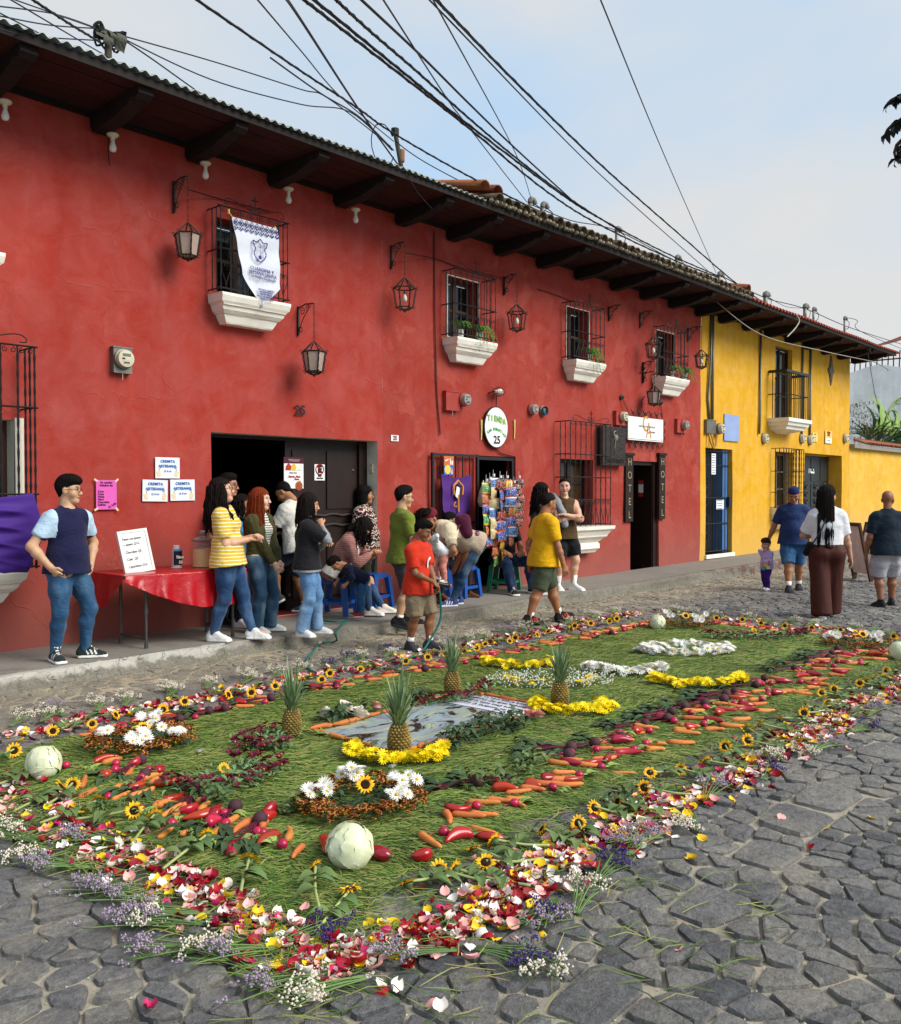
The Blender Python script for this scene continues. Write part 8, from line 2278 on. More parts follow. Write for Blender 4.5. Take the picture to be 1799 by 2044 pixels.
def leafshape(mb,base,d,up,l,w,curl=0.2,n=5):
 """a veined leaf, folded along its midrib"""
 d = Vector(d).normalized();up = Vector(up);s = d.cross(up).normalized();up = s.cross(d).normalized();base = Vector(base)
 vs = []
 for i in range(n + 1):
  t = i/n;ww = w*math.sin(math.pi*min(0.02 + t*0.98,1) ** 0.75)*0.5;c = base + d*l*t - up*curl*l*t*t + up*0.12*l*math.sin(t*3)
  vs += [c - s*ww + up*ww*0.35,c,c + s*ww + up*ww*0.35]
 fs = []
 for i in range(n):
  for k in range(2): fs.append((i*3 + k,i*3 + k + 1,i*3 + 4 + k,i*3 + 3 + k))
 mb.add(vs,fs)
def carrot_protos():
 out = []
 for k in range(5):
  q = random.Random(k);mb = MB();L_ = q.uniform(0.135,0.185);r0 = q.uniform(0.016,0.021);bend = q.uniform(-0.02,0.02)
  n = 9;pts = [];rr = []
  for i in range(n + 1):
   t = i/n;pts.append((L_*(t - 0.5),bend*math.sin(t*3.1),r0*0.9));rr.append(r0*(0.35 if i == 0 else 1.0 - 0.5*t ** 1.4 + 0.05*q.uniform(-1,1))*(1 if i < n else 0.35))
  mb.tube(pts,rr,8);root = mb.mesh('carrot',CARROT,True)
  g = MB()
  for j in range(5): a = q.uniform(-0.5,0.5);g.tube(catmull([(-L_/2,0,r0),(-L_/2 - 0.04,a*0.03,r0*1.1),(-L_/2 - q.uniform(0.07,0.13),a*0.1,0.01)],3),0.0022,4)
  for j in range(16):
   a = q.uniform(-0.5,0.5);l = q.uniform(0.05,0.15);leafshape(g,(-L_/2 - l*0.8,a*l*0.8,0.012 + q.uniform(0,0.015)),(-1,a*1.5 + q.uniform(-.6,.6),q.uniform(-.1,.3)),(0,0,1),0.03,0.012,n=2)
  out.append((root,g.mesh('greens',LEAFP if k % 2 else LEAF,True)))
 return out
def pepper_protos():
 out = []
 for k in range(5):
  q = random.Random(k + 20);L_ = q.uniform(0.085,0.15);R0 = q.uniform(0.030,0.040)*(1.0 if k < 3 else 0.72);L_ *= 1.0 if k < 3 else 1.25;bend = q.uniform(-0.03,0.03);ph = q.uniform(0,6)
  mb = MB();n,m = 10,14;vs = []
  for i in range(n + 1):
   t = i/n;env = (math.sin(math.pi*(0.10 + 0.86*t)) ** 0.55)*(1.0 - 0.42*t) if i not in (0,n) else 0.12
   for j in range(m):
    a = 2*math.pi*j/m;r_ = R0*env*(1 + 0.10*math.cos(3*a + ph + t*0.6)*math.sin(math.pi*t) + 0.04*math.cos(5*a + t*4))
    vs.append((L_*(t - 0.5),r_*math.cos(a) + bend*math.sin(t*3.14),r_*math.sin(a)*0.92 + R0*0.85))
  fs = [(i*m + j,(i + 1)*m + j,(i + 1)*m + (j + 1) % m,i*m + (j + 1) % m) for i in range(n) for j in range(m)]
  fs += [tuple(range(m)),tuple(n*m + j for j in range(m - 1,-1,-1))]
  mb.add(vs,fs);body = mb.mesh('red_pepper',PEP,True)
  g = MB();g.tube(catmull([(-L_/2 + 0.008,0,R0*0.85),(-L_/2 - 0.012,0,R0*0.95),(-L_/2 - 0.03,0.01,R0*1.2)],3),[0.010,0.008,0.006,0.005,0.005,0.005,0.006],6)
  out.append((body,g.mesh('stem',LEAF,True)))
 return out
def radish_protos():
 out = []
 for k in range(3):
  q = random.Random(k + 40);R0 = q.uniform(0.021,0.027);mb = MB();n,m = 8,12;vs = []
  prof = [(math.sin(math.pi*t),-math.cos(math.pi*t)) for t in np.linspace(0.04,0.96,n)]
  mb.lathe([(R0*a*(1 + 0.04*q.uniform(-1,1)),R0*b*1.1 + R0) for a,b in prof],m,Matrix.Translation((0,0,R0)) @ Matrix.Rotation(math.pi/2,4,'Y') @ Matrix.Translation((0,0,-R0)))
  mb.tube([(R0*2.0,0,R0),(R0*3.2,0.006,R0*0.7),(R0*4.2,0.002,R0*0.3)],[0.004,0.0018,0.0008],4)
  body = mb.mesh('radish',RAD,True);g = MB()
  for j in range(4):
   a = q.uniform(-0.6,0.6);g.tube([(0,0,R0),(-0.05,a*0.03,R0*1.0)],0.0025,4);leafshape(g,(-0.045,a*0.03,R0),(-1,a,0.1),(0,0,1),q.uniform(0.05,0.09),q.uniform(0.025,0.04))
  out.append((body,g.mesh('greens',LEAFP,True)))
 return out
def beet_protos():
 out = []
 for k in range(3):
  q = random.Random(k + 60);R0 = q.uniform(0.030,0.037);mb = MB()
  mb.lathe([(R0*a*(1 + 0.05*q.uniform(-1,1)),R0*b + R0) for a,b in [(math.sin(math.pi*t),-math.cos(math.pi*t)) for t in np.linspace(0.04,0.96,9)]],12)
  mb.tube([(R0*0.9,0,R0*0.9),(R0*1.8,0.01,R0*1.2),(R0*2.6,0.0,R0*1.1)],[0.005,0.0025,0.001],4)
  body = mb.mesh('beetroot',BEET,True);g = MB()
  for j in range(7):
   a = q.uniform(-0.35,0.35);l = q.uniform(0.16,0.24);g.tube(catmull([(-R0*0.7,0,R0),(-R0 - l*0.4,a*l*0.4,0.03),(-R0 - l,a*l,0.016)],3),0.0045,5)
  h = MB()
  for j in range(11):
   a = q.uniform(-0.45,0.45);l = q.uniform(0.15,0.25);leafshape(h,(-R0 - l,a*l,0.016),(-1,a*2 + q.uniform(-.5,.5),0.15),(0,0,1),q.uniform(0.08,0.14),q.uniform(0.04,0.06),0.25)
  out.append((body,g.mesh('stalks',BEETS,True),h.mesh('leaves',LEAFD,True)))
 return out
CP,PP,RP,BP = carrot_protos(),pepper_protos(),radish_protos(),beet_protos()
def put(name,meshes,subs,x,y,ang,label,cat,group,z=None,roll=0.0,sc=1.0):
 o = link(name,meshes[0]);o.location = (x,y,gz(x,y) if z is None else z);o.rotation_euler = (roll,rc.uniform(-0.06,0.06),ang);o.scale = (sc,)*3
 tag(o,label,cat,group)
 for n_,m_ in zip(subs,meshes[1:]): link(n_,m_,o)
 return o
def carrot(x,y,a,label,group,sc=1.0,greens=True,z=None):
 p = rc.choice(CP);return put('carrot',p if greens else p[:1],('greens',),x,y,a,label,'carrot',group,sc=sc,z=z)
def pepper(x,y,a,label,group,k=None,sc=1.0): return put('red_pepper',rc.choice(PP) if k is None else PP[k],('stem',),x,y,a,label,'pepper',group,roll=rc.uniform(-0.5,0.5),sc=sc)
def radish(x,y,a,label,group,greens=True):
 p = rc.choice(RP);return put('radish',p if greens else p[:1],('greens',),x,y,a,label,'radish',group)
def beet(x,y,a,label,group): return put('beetroot',rc.choice(BP),('stalks','leaves'),x,y,a,label,'beetroot',group)
def zone(x): return 'by the bronze wreath' if x < 3.7 else 'by the picture' if x < 5.6 else 'by the yellow half rings' if x < 7.5 else 'towards the walkers'
def row(n,fn,name0,adir,inward):
 gname = lambda s: '%s in the %s' % (s,name)
 for i in range(n):
  s = (i + 0.5 + rc.uniform(-0.3,0.3))/n
  def at(off,along=0.0): return fn(s + along/n,off)
  a = adir + rc.uniform(-0.4,0.4)
  name = name0 + (', ' + zone(at(0)[0]) if 'end' not in name0 else '')
  x,y = at(rc.uniform(-0.10,0.16));carrot(x,y,a,'orange carrot in the vegetable %s' % name,gname('carrots'),greens=rc.random() < 0.5)
  if rc.random() < 0.75: x,y = at(rc.uniform(-0.24,-0.02),0.5);carrot(x,y,a + rc.uniform(-0.2,0.2),'orange carrot in the vegetable %s' % name,gname('carrots'),greens=rc.random() < 0.5)
  if rc.random() < 0.92: x,y = at(rc.uniform(-0.16,0.20),0.25);pepper(x,y,a + rc.uniform(-0.5,0.5),'glossy red pepper in the vegetable %s' % name,gname('peppers'))
  if rc.random() < 0.95: x,y = at(rc.uniform(-0.2,0.2),0.7);radish(x,y,a + math.pi + rc.uniform(-0.6,0.6),'crimson radish in the vegetable %s' % name,gname('radishes'),rc.random() < 0.45)
  if rc.random() < inward: x,y = at(rc.uniform(0.08,0.22),0.1);beet(x,y,adir + rc.uniform(-0.2,0.2),'dark beetroot with purple stalks in the %s' % name,gname('beetroots'))
row(42,lambda s,o: (3.30 + 6.55*s,2.96 + o + 0.02*math.sin(s*9)),'near side row',-0.80,0.5)
row(13,lambda s,o: (2.52 + o,3.35 + 1.75*s),'short row at the near end',0.55,0.3)
row(36,lambda s,o: (2.75 + 7.2*s,5.80 - 0.28*s - o*0.8),'row towards the houses',-0.62,0.2)
row(13,lambda s,o: (10.42 - o,3.3 + 2.1*s),'row at the far end',-0.3,0.1)
def seg(a,b):
 p,q = G(*a),G(*b);return (p[0] + q[0])/2,(p[1] + q[1])/2,math.atan2(q[1] - p[1],q[0] - p[0])
for a,b in (((610,1708),(580,1745)),((505,1665),(470,1688)),((885,1640),(900,1675)),((838,1690),(880,1715)),((945,1668),(985,1678)),((1008,1605),(1060,1635)),((368,1628),(320,1655))):
 x,y,an = seg(a,b);carrot(x,y,an,'carrot lying loose near the big foreground cabbage','carrots near the foreground cabbage',1.05,False)
for a,b,k in (((770,1735),(745,1722),0),((862,1722),(815,1735),1),((935,1688),(895,1698),2),((990,1690),(950,1682),3),((560,1690),(512,1718),4),((555,1635),(525,1655),1),((425,1648),(372,1662),3),((650,1705),(655,1735),0)):
 x,y,an = seg(a,b);pepper(x,y,an,'red pepper lying loose near the big foreground cabbage','peppers near the foreground cabbage',k,1.08)
for px in ((563,1714),(447,1652),(886,1688),(525,1690)):
 x,y = G(*px);radish(x,y,rc.uniform(0,6),'radish lying loose near the big foreground cabbage','radishes near the foreground cabbage')
# ---- sunflowers
def sunflower_proto(k):
 q = random.Random(k + 80);R1 = q.uniform(0.036,0.046)
 pt = MB()
 for lay,(n,r0,tilt) in enumerate(((15,1.0,0.25),(13,0.86,0.5))):
  for i in range(n):
   a = 2*math.pi*(i + 0.5*lay)/n + q.uniform(-0.12,0.12);d = Vector((math.cos(a),math.sin(a),tilt*q.uniform(0.4,1.6)))
   leafshape(pt,(math.cos(a)*R1*0.42,math.sin(a)*R1*0.42,0.0),d,(0,0,1),R1*0.66*r0*q.uniform(0.85,1.1),R1*0.30,q.uniform(-0.1,0.4),3)
 dc = MB();dc.lathe([(R1*0.5,-0.004),(R1*0.5,0.006),(R1*0.36,0.011),(R1*0.2,0.007),(0.001,0.006)],14)
 bk = MB();bk.lathe([(R1*0.52,-0.002),(R1*0.40,-0.014),(0.008,-0.022)],12)
 for i in range(9): a = i*0.7;leafshape(bk,(math.cos(a)*R1*0.3,math.sin(a)*R1*0.3,-0.014),(math.cos(a),math.sin(a),0.2),(0,0,1),R1*0.5,R1*0.3,0.0,2)
 st = MB();l = q.uniform(0.24,0.34);b = q.uniform(-0.03,0.03)
 st.tube(catmull([(0,0,0.03),(0.06,b*0.4,0.02),(l*0.6,b,0.010),(l,b*0.5,0.008)],4),0.0062,6)
 lf = []
 for i in range(6):
  m_ = MB();t = q.uniform(0.06,l*0.62);s = q.choice((-1,1));leafshape(m_,(t,b*t/l,0.02),(0.5,s,0.25),(0,0,1),q.uniform(0.06,0.10),q.uniform(0.04,0.06),0.35);lf.append(m_.mesh('leaf',LEAF,True))
 return pt.mesh('petals',SUNP,True),dc.mesh('seed_disc',SUND,True),bk.mesh('calyx',LEAF,True),st.mesh('stem',STEM,True),lf
SP = [sunflower_proto(k) for k in range(5)]
def sunflower(x,y,sdir,label,group,face=None,stem=True,sc=1.0,z=None):
 """sdir: the way the stem points from the head; the bloom faces back, up, or towards a given direction"""
 p = rc.choice(SP);z = (gz(x,y) + 0.02) if z is None else z
 t = thing('sunflower',label,'sunflower',(x,y,z),sdir,group);t.scale = (sc,)*3
 if face is None: nrm = Vector((-rc.uniform(0.0,1.0),rc.uniform(-0.9,0.9),rc.uniform(0.15,1.0)))
 else: nrm = Matrix.Rotation(-sdir,3,'Z') @ Vector(face)
 Q = nrm.normalized().to_track_quat('Z','Y')
 for n_,m_ in zip(('petals','seed_disc','calyx'),p[:3]):
  o = link(n_,m_,t);o.rotation_mode = 'QUATERNION';o.rotation_quaternion = Q;o.location = (0,0,0.022)
 if stem:
  link('stem',p[3],t)
  for m_ in p[4]: link('leaf',m_,t)
 return t
camv = lambda x,y: Vector((-x,-y,1.5)).normalized()
nm = 'sunflower laid with its stem outwards along the near edge, '
for i in range(30):
 s = (i + 0.5)/30;x = 2.75 + 7.3*s ** 1.1 + rc.uniform(-0.08,0.08);y = 2.54 + rc.uniform(-0.1,0.1)
 sunflower(x,y,rc.choice((-0.35,-0.9,-1.3,-2.2)) + rc.uniform(-0.25,0.25),nm + zone(x),'sunflowers along the near edge',camv(x,y)*0.7 + Vector((rc.uniform(-.5,.5),rc.uniform(-.5,.5),rc.uniform(0,.5))) if rc.random() < 0.4 else None)
for px,sd_,fc in (((268,1645),2.6,1),((120,1592),3.6,0),((72,1560),3.4,0),((200,1625),3.3,0),((415,1700),3.6,0),((310,1655),3.9,0),((145,1590),3.8,1),((498,1748),-2.3,0),((630,1770),-2.2,0),((700,1805),3.6,0),((815,1790),-0.3,0),((908,1762),-1.2,0),((970,1748),-0.5,0),((28,1522),3.5,1)):
 x,y = G(*px);sunflower(x,y,sd_,'sunflower %s, %s' % ('facing the camera' if fc else 'turned aside','beyond the radish and carrot end row' if y > 4.4 else 'by the lilac statice at the short end' if y > 3.4 else 'in front of the big foreground cabbage'),'sunflowers at the near corner',camv(x,y) + Vector((0,0,0.2)) if fc else None,sc=1.08)
for i in range(28):
 s = (i + 0.5)/28;x = 2.6 + 7.6*s + rc.uniform(-0.08,0.08);y = 6.02 + rc.uniform(-0.08,0.08)
 sunflower(x,y,rc.uniform(0.3,2.6),'sunflower in the strip of blooms facing the houses, ' + zone(x),'sunflowers along the far side',camv(x,y) + Vector((rc.uniform(-.3,.3),0,0.3)) if rc.random() < 0.5 else None)
for i in range(10):
 y = 2.9 + 3.0*(i + 0.5)/10;x = 10.72 + rc.uniform(-0.1,0.1);sunflower(x,y,rc.uniform(-0.8,0.8),'sunflower at the far short end of the carpet','sunflowers at the far end',camv(x,y) + Vector((0,0,.2)))
# ---- cabbages
def cabbage_mesh():
 mb = MB();q = random.Random(4);R0 = 0.092
 def P(u,v,r_): return Vector((r_*math.sin(v)*math.cos(u),r_*math.sin(v)*math.sin(u),r_*math.cos(v)*0.97))
 parts = []
 core = MB();core.lathe([(R0*0.985*math.sin(t),-R0*0.985*math.cos(t)) for t in np.linspace(0.02,math.pi - 0.02,14)],20);parts.append(core)
 for k in range(9):
  m_ = MB();u0 = k*2.4 + q.uniform(-0.2,0.2);v0 = (1.15,1.35,1.0,1.5,1.25,0.85,1.6,1.1,1.4)[k];span = q.uniform(1.5,1.9);r_ = R0*(0.985 + 0.012*k*0.5)
  n = 18
  def fn(a,b):
   x,yv = (a - 0.5)*2,(b - 0.5)*2
   sq = 1 - 0.25*x*x
   vein = abs(x)*1.0
   e = 0.0
   for j in range(-3,4):
    d = abs(yv - j*0.32 + abs(x)*0.55);e = max(e,math.exp(-(d/0.035) ** 2))
   e = max(e,math.exp(-(x/0.03) ** 2))*0.0020
   rim = max(abs(x),abs(yv));lift = 0.006*max(0,rim - 0.72)*3*(0.6 + 0.4*math.sin(a*11 + b*8 + k))
   edge = (1 - 0.05*math.sin(a*17 + k)*rim)
   base = P(0,0,1)
   th,ph = x*span*0.5*edge,yv*span*0.5*sq*edge
   d = Vector((math.sin(th)*math.cos(ph),math.sin(ph),math.cos(th)*math.cos(ph)))
   rot = Matrix.Rotation(u0,3,'Z') @ Matrix.Rotation(v0,3,'Y')
   p = rot @ d
   return p*(r_ + e + lift)
  m_.grid(fn,n,n);parts.append(m_)
 return parts
CAB = NT('cabbage_leaf')
cv_ = CAB.coord();cn_ = CAB.noise(cv_,14,5)
CAB = CAB.done(CAB.hsv(CAB.mix(cn_,rgb('#c3cc98'),rgb('#e9e9cf')),0.5,1.0,CAB.maprange(CAB.noise(cv_,5,3),0.3,0.7,0.85,1.1)),CAB.bump(cn_,0.3,0.006),0.38,0.4,Subsurface_Weight=0.1,Subsurface_Radius=(0.01,0.012,0.004))
cparts = cabbage_mesh();cmeshes = [p.mesh('leaf',CAB,True) for p in cparts]
for px,lb,sc,rz in (((698,1722),'large pale cabbage at the near corner, in front of the bronze wreath',1.08,0.4),((88,1540),'pale cabbage at the corner of the carpet nearest the red table side',1.02,2.0),((1313,1240),'small looking pale cabbage at the far corner by the walkers',1.0,1.0),((1795,1300),'pale cabbage cut by the frame edge at the farthest corner',1.0,3.0)):
 x,y = G(px[0],px[1] + 22);t = thing('cabbage',lb,'cabbage',(x,y,0.11*sc),rz,'corner cabbages');t.rotation_euler = (0.5,0.25,rz);t.scale = (sc,)*3
 for i,m_ in enumerate(cmeshes): link('heart' if i == 0 else 'leaf',m_,t)
# ---- pineapples
def pineapple_parts():
 b = MB();Hh,R0 = 0.20,0.062;nr,nc = 13,14
 b.lathe([(R0*0.96*math.sin(math.pi*min(max(0.13 + 0.76*t,0),1)) ** 0.55,Hh*t) for t in np.linspace(0,1,12)],22)
 body = b.mesh('body',M('pineapple_flesh','#5c4a22',0.7,0.3,20,0.4),True)
 e = MB()
 for i in range(nr):
  t = (i + 0.5)/nr;rr = R0*math.sin(math.pi*(0.13 + 0.76*t)) ** 0.55
  for j in range(nc):
   a = 2*math.pi*(j + 0.5*(i % 2))/nc;w = rr*math.pi/nc*1.0;hh = Hh/nr*0.95
   o = Vector((math.cos(a),math.sin(a),0));s = Vector((-math.sin(a),math.cos(a),0));c = o*rr*0.97 + Vector((0,0,Hh*t));z = Vector((0,0,1))
   V = [c - s*w*0.95,c - z*hh*0.9,c + s*w*0.95,c + z*hh*0.9,c + o*0.0075 - s*w*.55 ,c + o*0.0075 - z*hh*.5,c + o*0.0075 + s*w*.55,c + o*0.0075 + z*hh*.5,c + o*0.0125 + z*hh*0.1]
   e.add(V,[(0,1,5,4),(1,2,6,5),(2,3,7,6),(3,0,4,7),(4,5,8),(5,6,8),(6,7,8),(7,4,8)])
 PIN = M('pineapple_rind','#8a7236',0.6,0.3,7,0.3,60,0.004,isl=0.3)
 eyes = e.mesh('rind_eyes',PIN,False)
 lv = []
 q = random.Random(2)
 for k in range(34):
  m_ = MB();t = k/34;a = k*2.399;L_ = (0.11 + 0.17*t)*q.uniform(0.85,1.1);out = 1.25*(1 - t) + 0.12
  base = Vector((math.cos(a)*0.018*(1 - t*.5),math.sin(a)*0.018*(1 - t*.5),Hh - 0.01 + 0.05*t));o = Vector((math.cos(a),math.sin(a),0));s = Vector((-math.sin(a),math.cos(a),0))
  vs = [];n = 6
  for i in range(n + 1):
   f_ = i/n;c = base + o*L_*out*0.6*(f_ ** 1.3) + Vector((0,0,L_*(f_*(1.1 - 0.32*(1 - t)*f_))));w = 0.019*(1 - f_) ** 0.7 + 0.0004
   vs += [c - s*w + o*0.004,c - o*0.002,c + s*w + o*0.004]
  m_.add(vs,[(i*3 + k2,i*3 + k2 + 1,i*3 + 4 + k2,i*3 + 3 + k2) for i in range(n) for k2 in range(2)])
  lv.append(m_.mesh('crown_leaf',M('pineapple_leaf','#7d9468',0.5,0.2,14,0.1,rnd=0.25),True))
 return body,eyes,lv
pb,pe,plv = pineapple_parts()
for px,lb,sc in (((797,1525),'pineapple with a spreading crown standing nearest, before the yellow half ring',1.06),((583,1483),'pineapple standing among burgundy flowers beside white roses',0.95),((903,1398),'pineapple standing behind the picture, on the houses side',0.98),((1118,1423),'golden pineapple inside the second yellow half ring, past the picture',1.0)):
 x,y = G(*px);t = thing('pineapple',lb,'pineapple',(x,y,gz(x,y) - 0.015),rc.uniform(0,6),'pineapples around the picture');t.scale = (sc,)*3
 link('body',pb,t);link('rind_eyes',pe,t)
 for m_ in plv: link('crown_leaf',m_,t)
# ---- chrysanthemums and other blooms
def mum(n,R0,mat,centre=None,layers=3,w=0.3):
 mb = MB()
 for l in range(layers):
  nn = max(5,int(n*(1 - 0.25*l)))
  for i in range(nn):
   a = 2*math.pi*(i + 0.5*l)/nn + rc.uniform(-0.1,0.1);d = Vector((math.cos(a),math.sin(a),0.2 + 0.38*l));leafshape(mb,(math.cos(a)*R0*0.15,math.sin(a)*R0*0.15,0.003*l),d,(0,0,1),R0*(1 - 0.2*l),R0*w,-0.1 + 0.25*(l > 0),2)
 mats = [mat]
 if centre:
  mb.cur = 1;mb.lathe([(R0*0.26,0.0),(R0*0.22,R0*0.34),(0.001,R0*0.42)],7);mats.append(centre)
 return mb.mesh('bloom',mats,True)
WHM = M('white_mum','#f4f2e8',0.6,0.02,bump=0,isl=0.05,Subsurface_Weight=0.5,Subsurface_Radius=(0.03,0.03,0.025));YEM = M('yellow_mum','#f9dc08',0.55,0.04,bump=0,isl=0.06,Subsurface_Weight=0.5,Subsurface_Radius=(0.03,0.025,0.005));BUM = M('burgundy_mum','#6b1030',0.55,0.2,bump=0,isl=0.35);BRM = M('bronze_mum','#6a220f',0.6,0.2,bump=0,isl=0.5,hue=0.02);BRE = M('bronze_tip','#c98a3c',0.6,0.1,bump=0)
YC = M('yellow_centre','#cfae2a',0.8,0.2,bump=0);
wm = [mum(16,0.034,WHM,YC if k else None,2,0.26) for k in range(3)];ym = [mum(13,0.028,YEM,None,2,0.42) for k in range(3)];um = [mum(12,0.02,BUM,YC if k == 1 else None,2,0.34) for k in range(3)]
bm_ = []
for k in range(3):
 mb = MB();R0 = 0.025
 for l in range(2):
  for i in range(10 - 2*l):
   a = 2*math.pi*(i + 0.5*l)/(10 - 2*l);mb.cur = 0 if (i + l) % 3 else 1;leafshape(mb,(0,0,0.002),(math.cos(a),math.sin(a),0.3 + 0.5*l),(0,0,1),R0*(1 - .15*l),R0*0.42,0.1,2)
 mb.cur = 2;mb.lathe([(R0*0.3,0),(0.001,R0*0.45)],6);bm_.append(mb.mesh('bloom',[BRM,BRE,YC],True))
def sprigs(t,pts,mat=LEAF,n=60,spread=0.12,l=0.05):
 mb = MB()
 for i in range(n):
  p = rc.choice(pts);a = rc.uniform(0,6.28);d = rc.uniform(0,spread);leafshape(mb,(p[0] + math.cos(a)*d,p[1] + math.sin(a)*d,rc.uniform(0.005,0.05)),(rc.uniform(-1,1),rc.uniform(-1,1),rc.uniform(0,0.6)),(0,0,1),l*rc.uniform(0.6,1.3),l*0.38,0.3,3)
 for i in range(max(6,n // 8)):
  p = rc.choice(pts);q = rc.choice(pts);mb.tube([(p[0],p[1],0.02),((p[0] + q[0])/2*0.8,(p[1] + q[1])/2*0.8,0.03),(q[0]*0.3,q[1]*0.3,0.02)],0.003,4)
 tag(mb.build('foliage',mat,t,True),kind='stuff')
def bloom(t,m_,x,y,z,tilt=0.5,sc=1.0,name='bloom',out=None):
 o = link(name,m_,t);o.location = (x,y,z);
 d = Vector((rc.uniform(-tilt,tilt),rc.uniform(-tilt,tilt),1.0)) if out is None else Vector(out) + Vector((rc.uniform(-tilt,tilt),rc.uniform(-tilt,tilt),0.6))
 o.rotation_mode = 'QUATERNION';o.rotation_quaternion = d.to_track_quat('Z','Y');o.scale = (sc*rc.uniform(0.85,1.15),)*3
 return o
def ring(cx,cy,rx,ry,a0,a1,n,meshes,label,name='flower_ring',group=None,wid=0.05,zz=0.03,leaf=LEAF,nl=60,bname='bloom',sc=1.0,rot=0.0,layers=1,face=False):
 t = thing(name,label,'flower ring',(cx,cy,gz(cx,cy)),rot,group);pts = []
 for i in range(n):
  a = a0 + (a1 - a0)*(i + rc.uniform(0,1))/n;k = rc.uniform(-wid,wid);x,y = (rx + k)*math.cos(a),(ry + k)*math.sin(a);pts.append((x,y));bloom(t,rc.choice(meshes),x,y,zz + rc.uniform(-0.012,0.03) + 0.02*(1 - abs(k)/wid),0.6,sc,bname,None if i % 2 or not face else (math.cos(-rot)*-0.5 + math.sin(rot)*-0.5,math.sin(-rot)*-0.5 - math.cos(rot)*0.5,0.5))
 if nl: sprigs(t,pts,leaf,nl,0.07,0.05)
 return t,pts
SIL = M('silver_leaf_green','#6d8a5c',0.6,0.2,bump=0.1,rnd=0.2)
def wreath(px,label,R0,sf_face,seed,white=((-2.3,5),(1.3,8),(-0.35,8)),n=210,half=False):
 x,y = G(*px);t,pts = ring(x,y,R0,R0*0.92,0,2*math.pi,n,bm_,label,'flower_wreath','corner wreaths of bronze chrysanthemums',0.075,0.04,LEAFD,90)
 for a,k in white:
  for j in range(k):
   aa = a + rc.uniform(-0.28,0.28);rr = R0*rc.uniform(0.62,1.05);bloom(t,rc.choice(wm),rr*math.cos(aa),rr*math.sin(aa),0.085 + rc.uniform(0,0.06),0.6,1.05,'white_bloom',(-x*0.15,-y*0.15,0.4))
 s = [(R0*0.6*math.cos(a),R0*0.6*math.sin(a)) for a in np.linspace(0,6,12)];sprigs(t,s,LEAFD,120,0.12,0.06)
 p = SP[1];nrm = Vector(sf_face)
 for n2,m_ in zip(('sunflower_petals','sunflower_disc','sunflower_calyx'),p[:3]):
  o = link(n2,m_,t);o.rotation_mode = 'QUATERNION';o.rotation_quaternion = nrm.normalized().to_track_quat('Z','Y');o.location = (-0.03,-0.06,0.13);o.scale = (1.15,)*3
 return t
wreath((722,1628),'bronze flower wreath with white blooms and a sunflower, behind the big foreground cabbage',0.27,(-0.5,-0.75,0.6),1,((2.5,6),(1.0,9),(-1.15,5),(-0.75,7)),300)
wreath((285,1502),'bronze flower wreath with white blooms near the cabbage on the table side',0.27,(-0.2,-0.4,0.9),2,((2.6,4),(0.9,6),(-2.2,9),(-1.2,6)),260)
wreath((1362,1257),'bronze flower wreath with white blooms at the far corner towards the houses',0.30,(-0.5,-0.5,0.6),3,((1.2,4),(-1.8,5),(-0.6,5)),170)
wreath((1712,1298),'bronze flower wreath with white blooms at the far corner by the frame edge',0.30,(-0.5,-0.5,0.6),4,((2.3,8),(-0.4,7),(-2.0,3)),170)
def burg(px,rx,ry,a0,a1,n,label,sun=False,rot=0.0):
 x,y = G(*px);t,pts = ring(x,y,rx,ry,a0,a1,n,um,label,'flower_ring','half rings of burgundy flowers',0.06,0.045,SIL,80,sc=1.15,rot=rot)
 s = [(0.6*p[0],0.6*p[1]) for p in pts];sprigs(t,s,SIL,120,0.1,0.06)
 if sun:
  for n2,m_ in zip(('sunflower_petals','sunflower_calyx'),(SP[2][0],SP[2][2])): o = link(n2,m_,t);o.rotation_euler = (0.9,0.3,0);o.location = (0.0,0.0,0.06)
burg((447,1572),0.30,0.21,-3.4,1.2,95,'half ring of burgundy flowers with silver leaves near the foreground',True,-0.2)
burg((560,1497),0.26,0.18,0.8,4.6,70,'burgundy flowers around the pineapple by the white roses',rot=-0.1)
burg((905,1403),0.36,0.16,-3.3,0.2,80,'burgundy flowers around the pineapple behind the picture')
burg((1505,1278),0.55,0.26,-3.3,0.3,120,'burgundy half ring at the far end of the needle bed',True,-0.75)
VR = -0.80
def R2(px,*a,**k): x,y = G(*px);return ring(x,y,*a,rot=VR,face=True,**k)
R2((1370,1312),0.44,0.20,0,6.28,62,wm,'closed oval ring of white chrysanthemums, farthest along the carpet',group='rings of white chrysanthemums',sc=1.45,nl=40)
R2((1252,1352),0.33,0.12,-3.6,0.5,46,wm,'open half ring of white chrysanthemums before the yellow half ring',group='rings of white chrysanthemums',sc=1.45,nl=30)
R2((1392,1376),0.36,0.16,-3.4,0.25,66,ym,'yellow half ring lying right of the white ones on the needles',group='half rings of yellow chrysanthemums',nl=60,sc=1.5)
R2((1036,1340),0.30,0.12,-3.5,0.35,52,ym,'small yellow half ring on the houses side behind the gypsophila',group='half rings of yellow chrysanthemums',nl=40,sc=1.4)
R2((1143,1430),0.26,0.17,-3.9,0.8,64,ym,'yellow half ring around the golden pineapple past the picture',group='half rings of yellow chrysanthemums',sc=1.5,nl=16)
R2((792,1528),0.26,0.16,-3.5,0.35,60,ym,'yellow half ring around the nearest pineapple',group='half rings of yellow chrysanthemums',sc=1.4,nl=10)
x,y = G(1098,1378)
t,pts = ring(x,y,0.34,0.14,-3.6,0.4,44,ym,'yellow flowers set in white gypsophila between the two yellow half rings',group=None,rot=VR,nl=30)
g = MB()
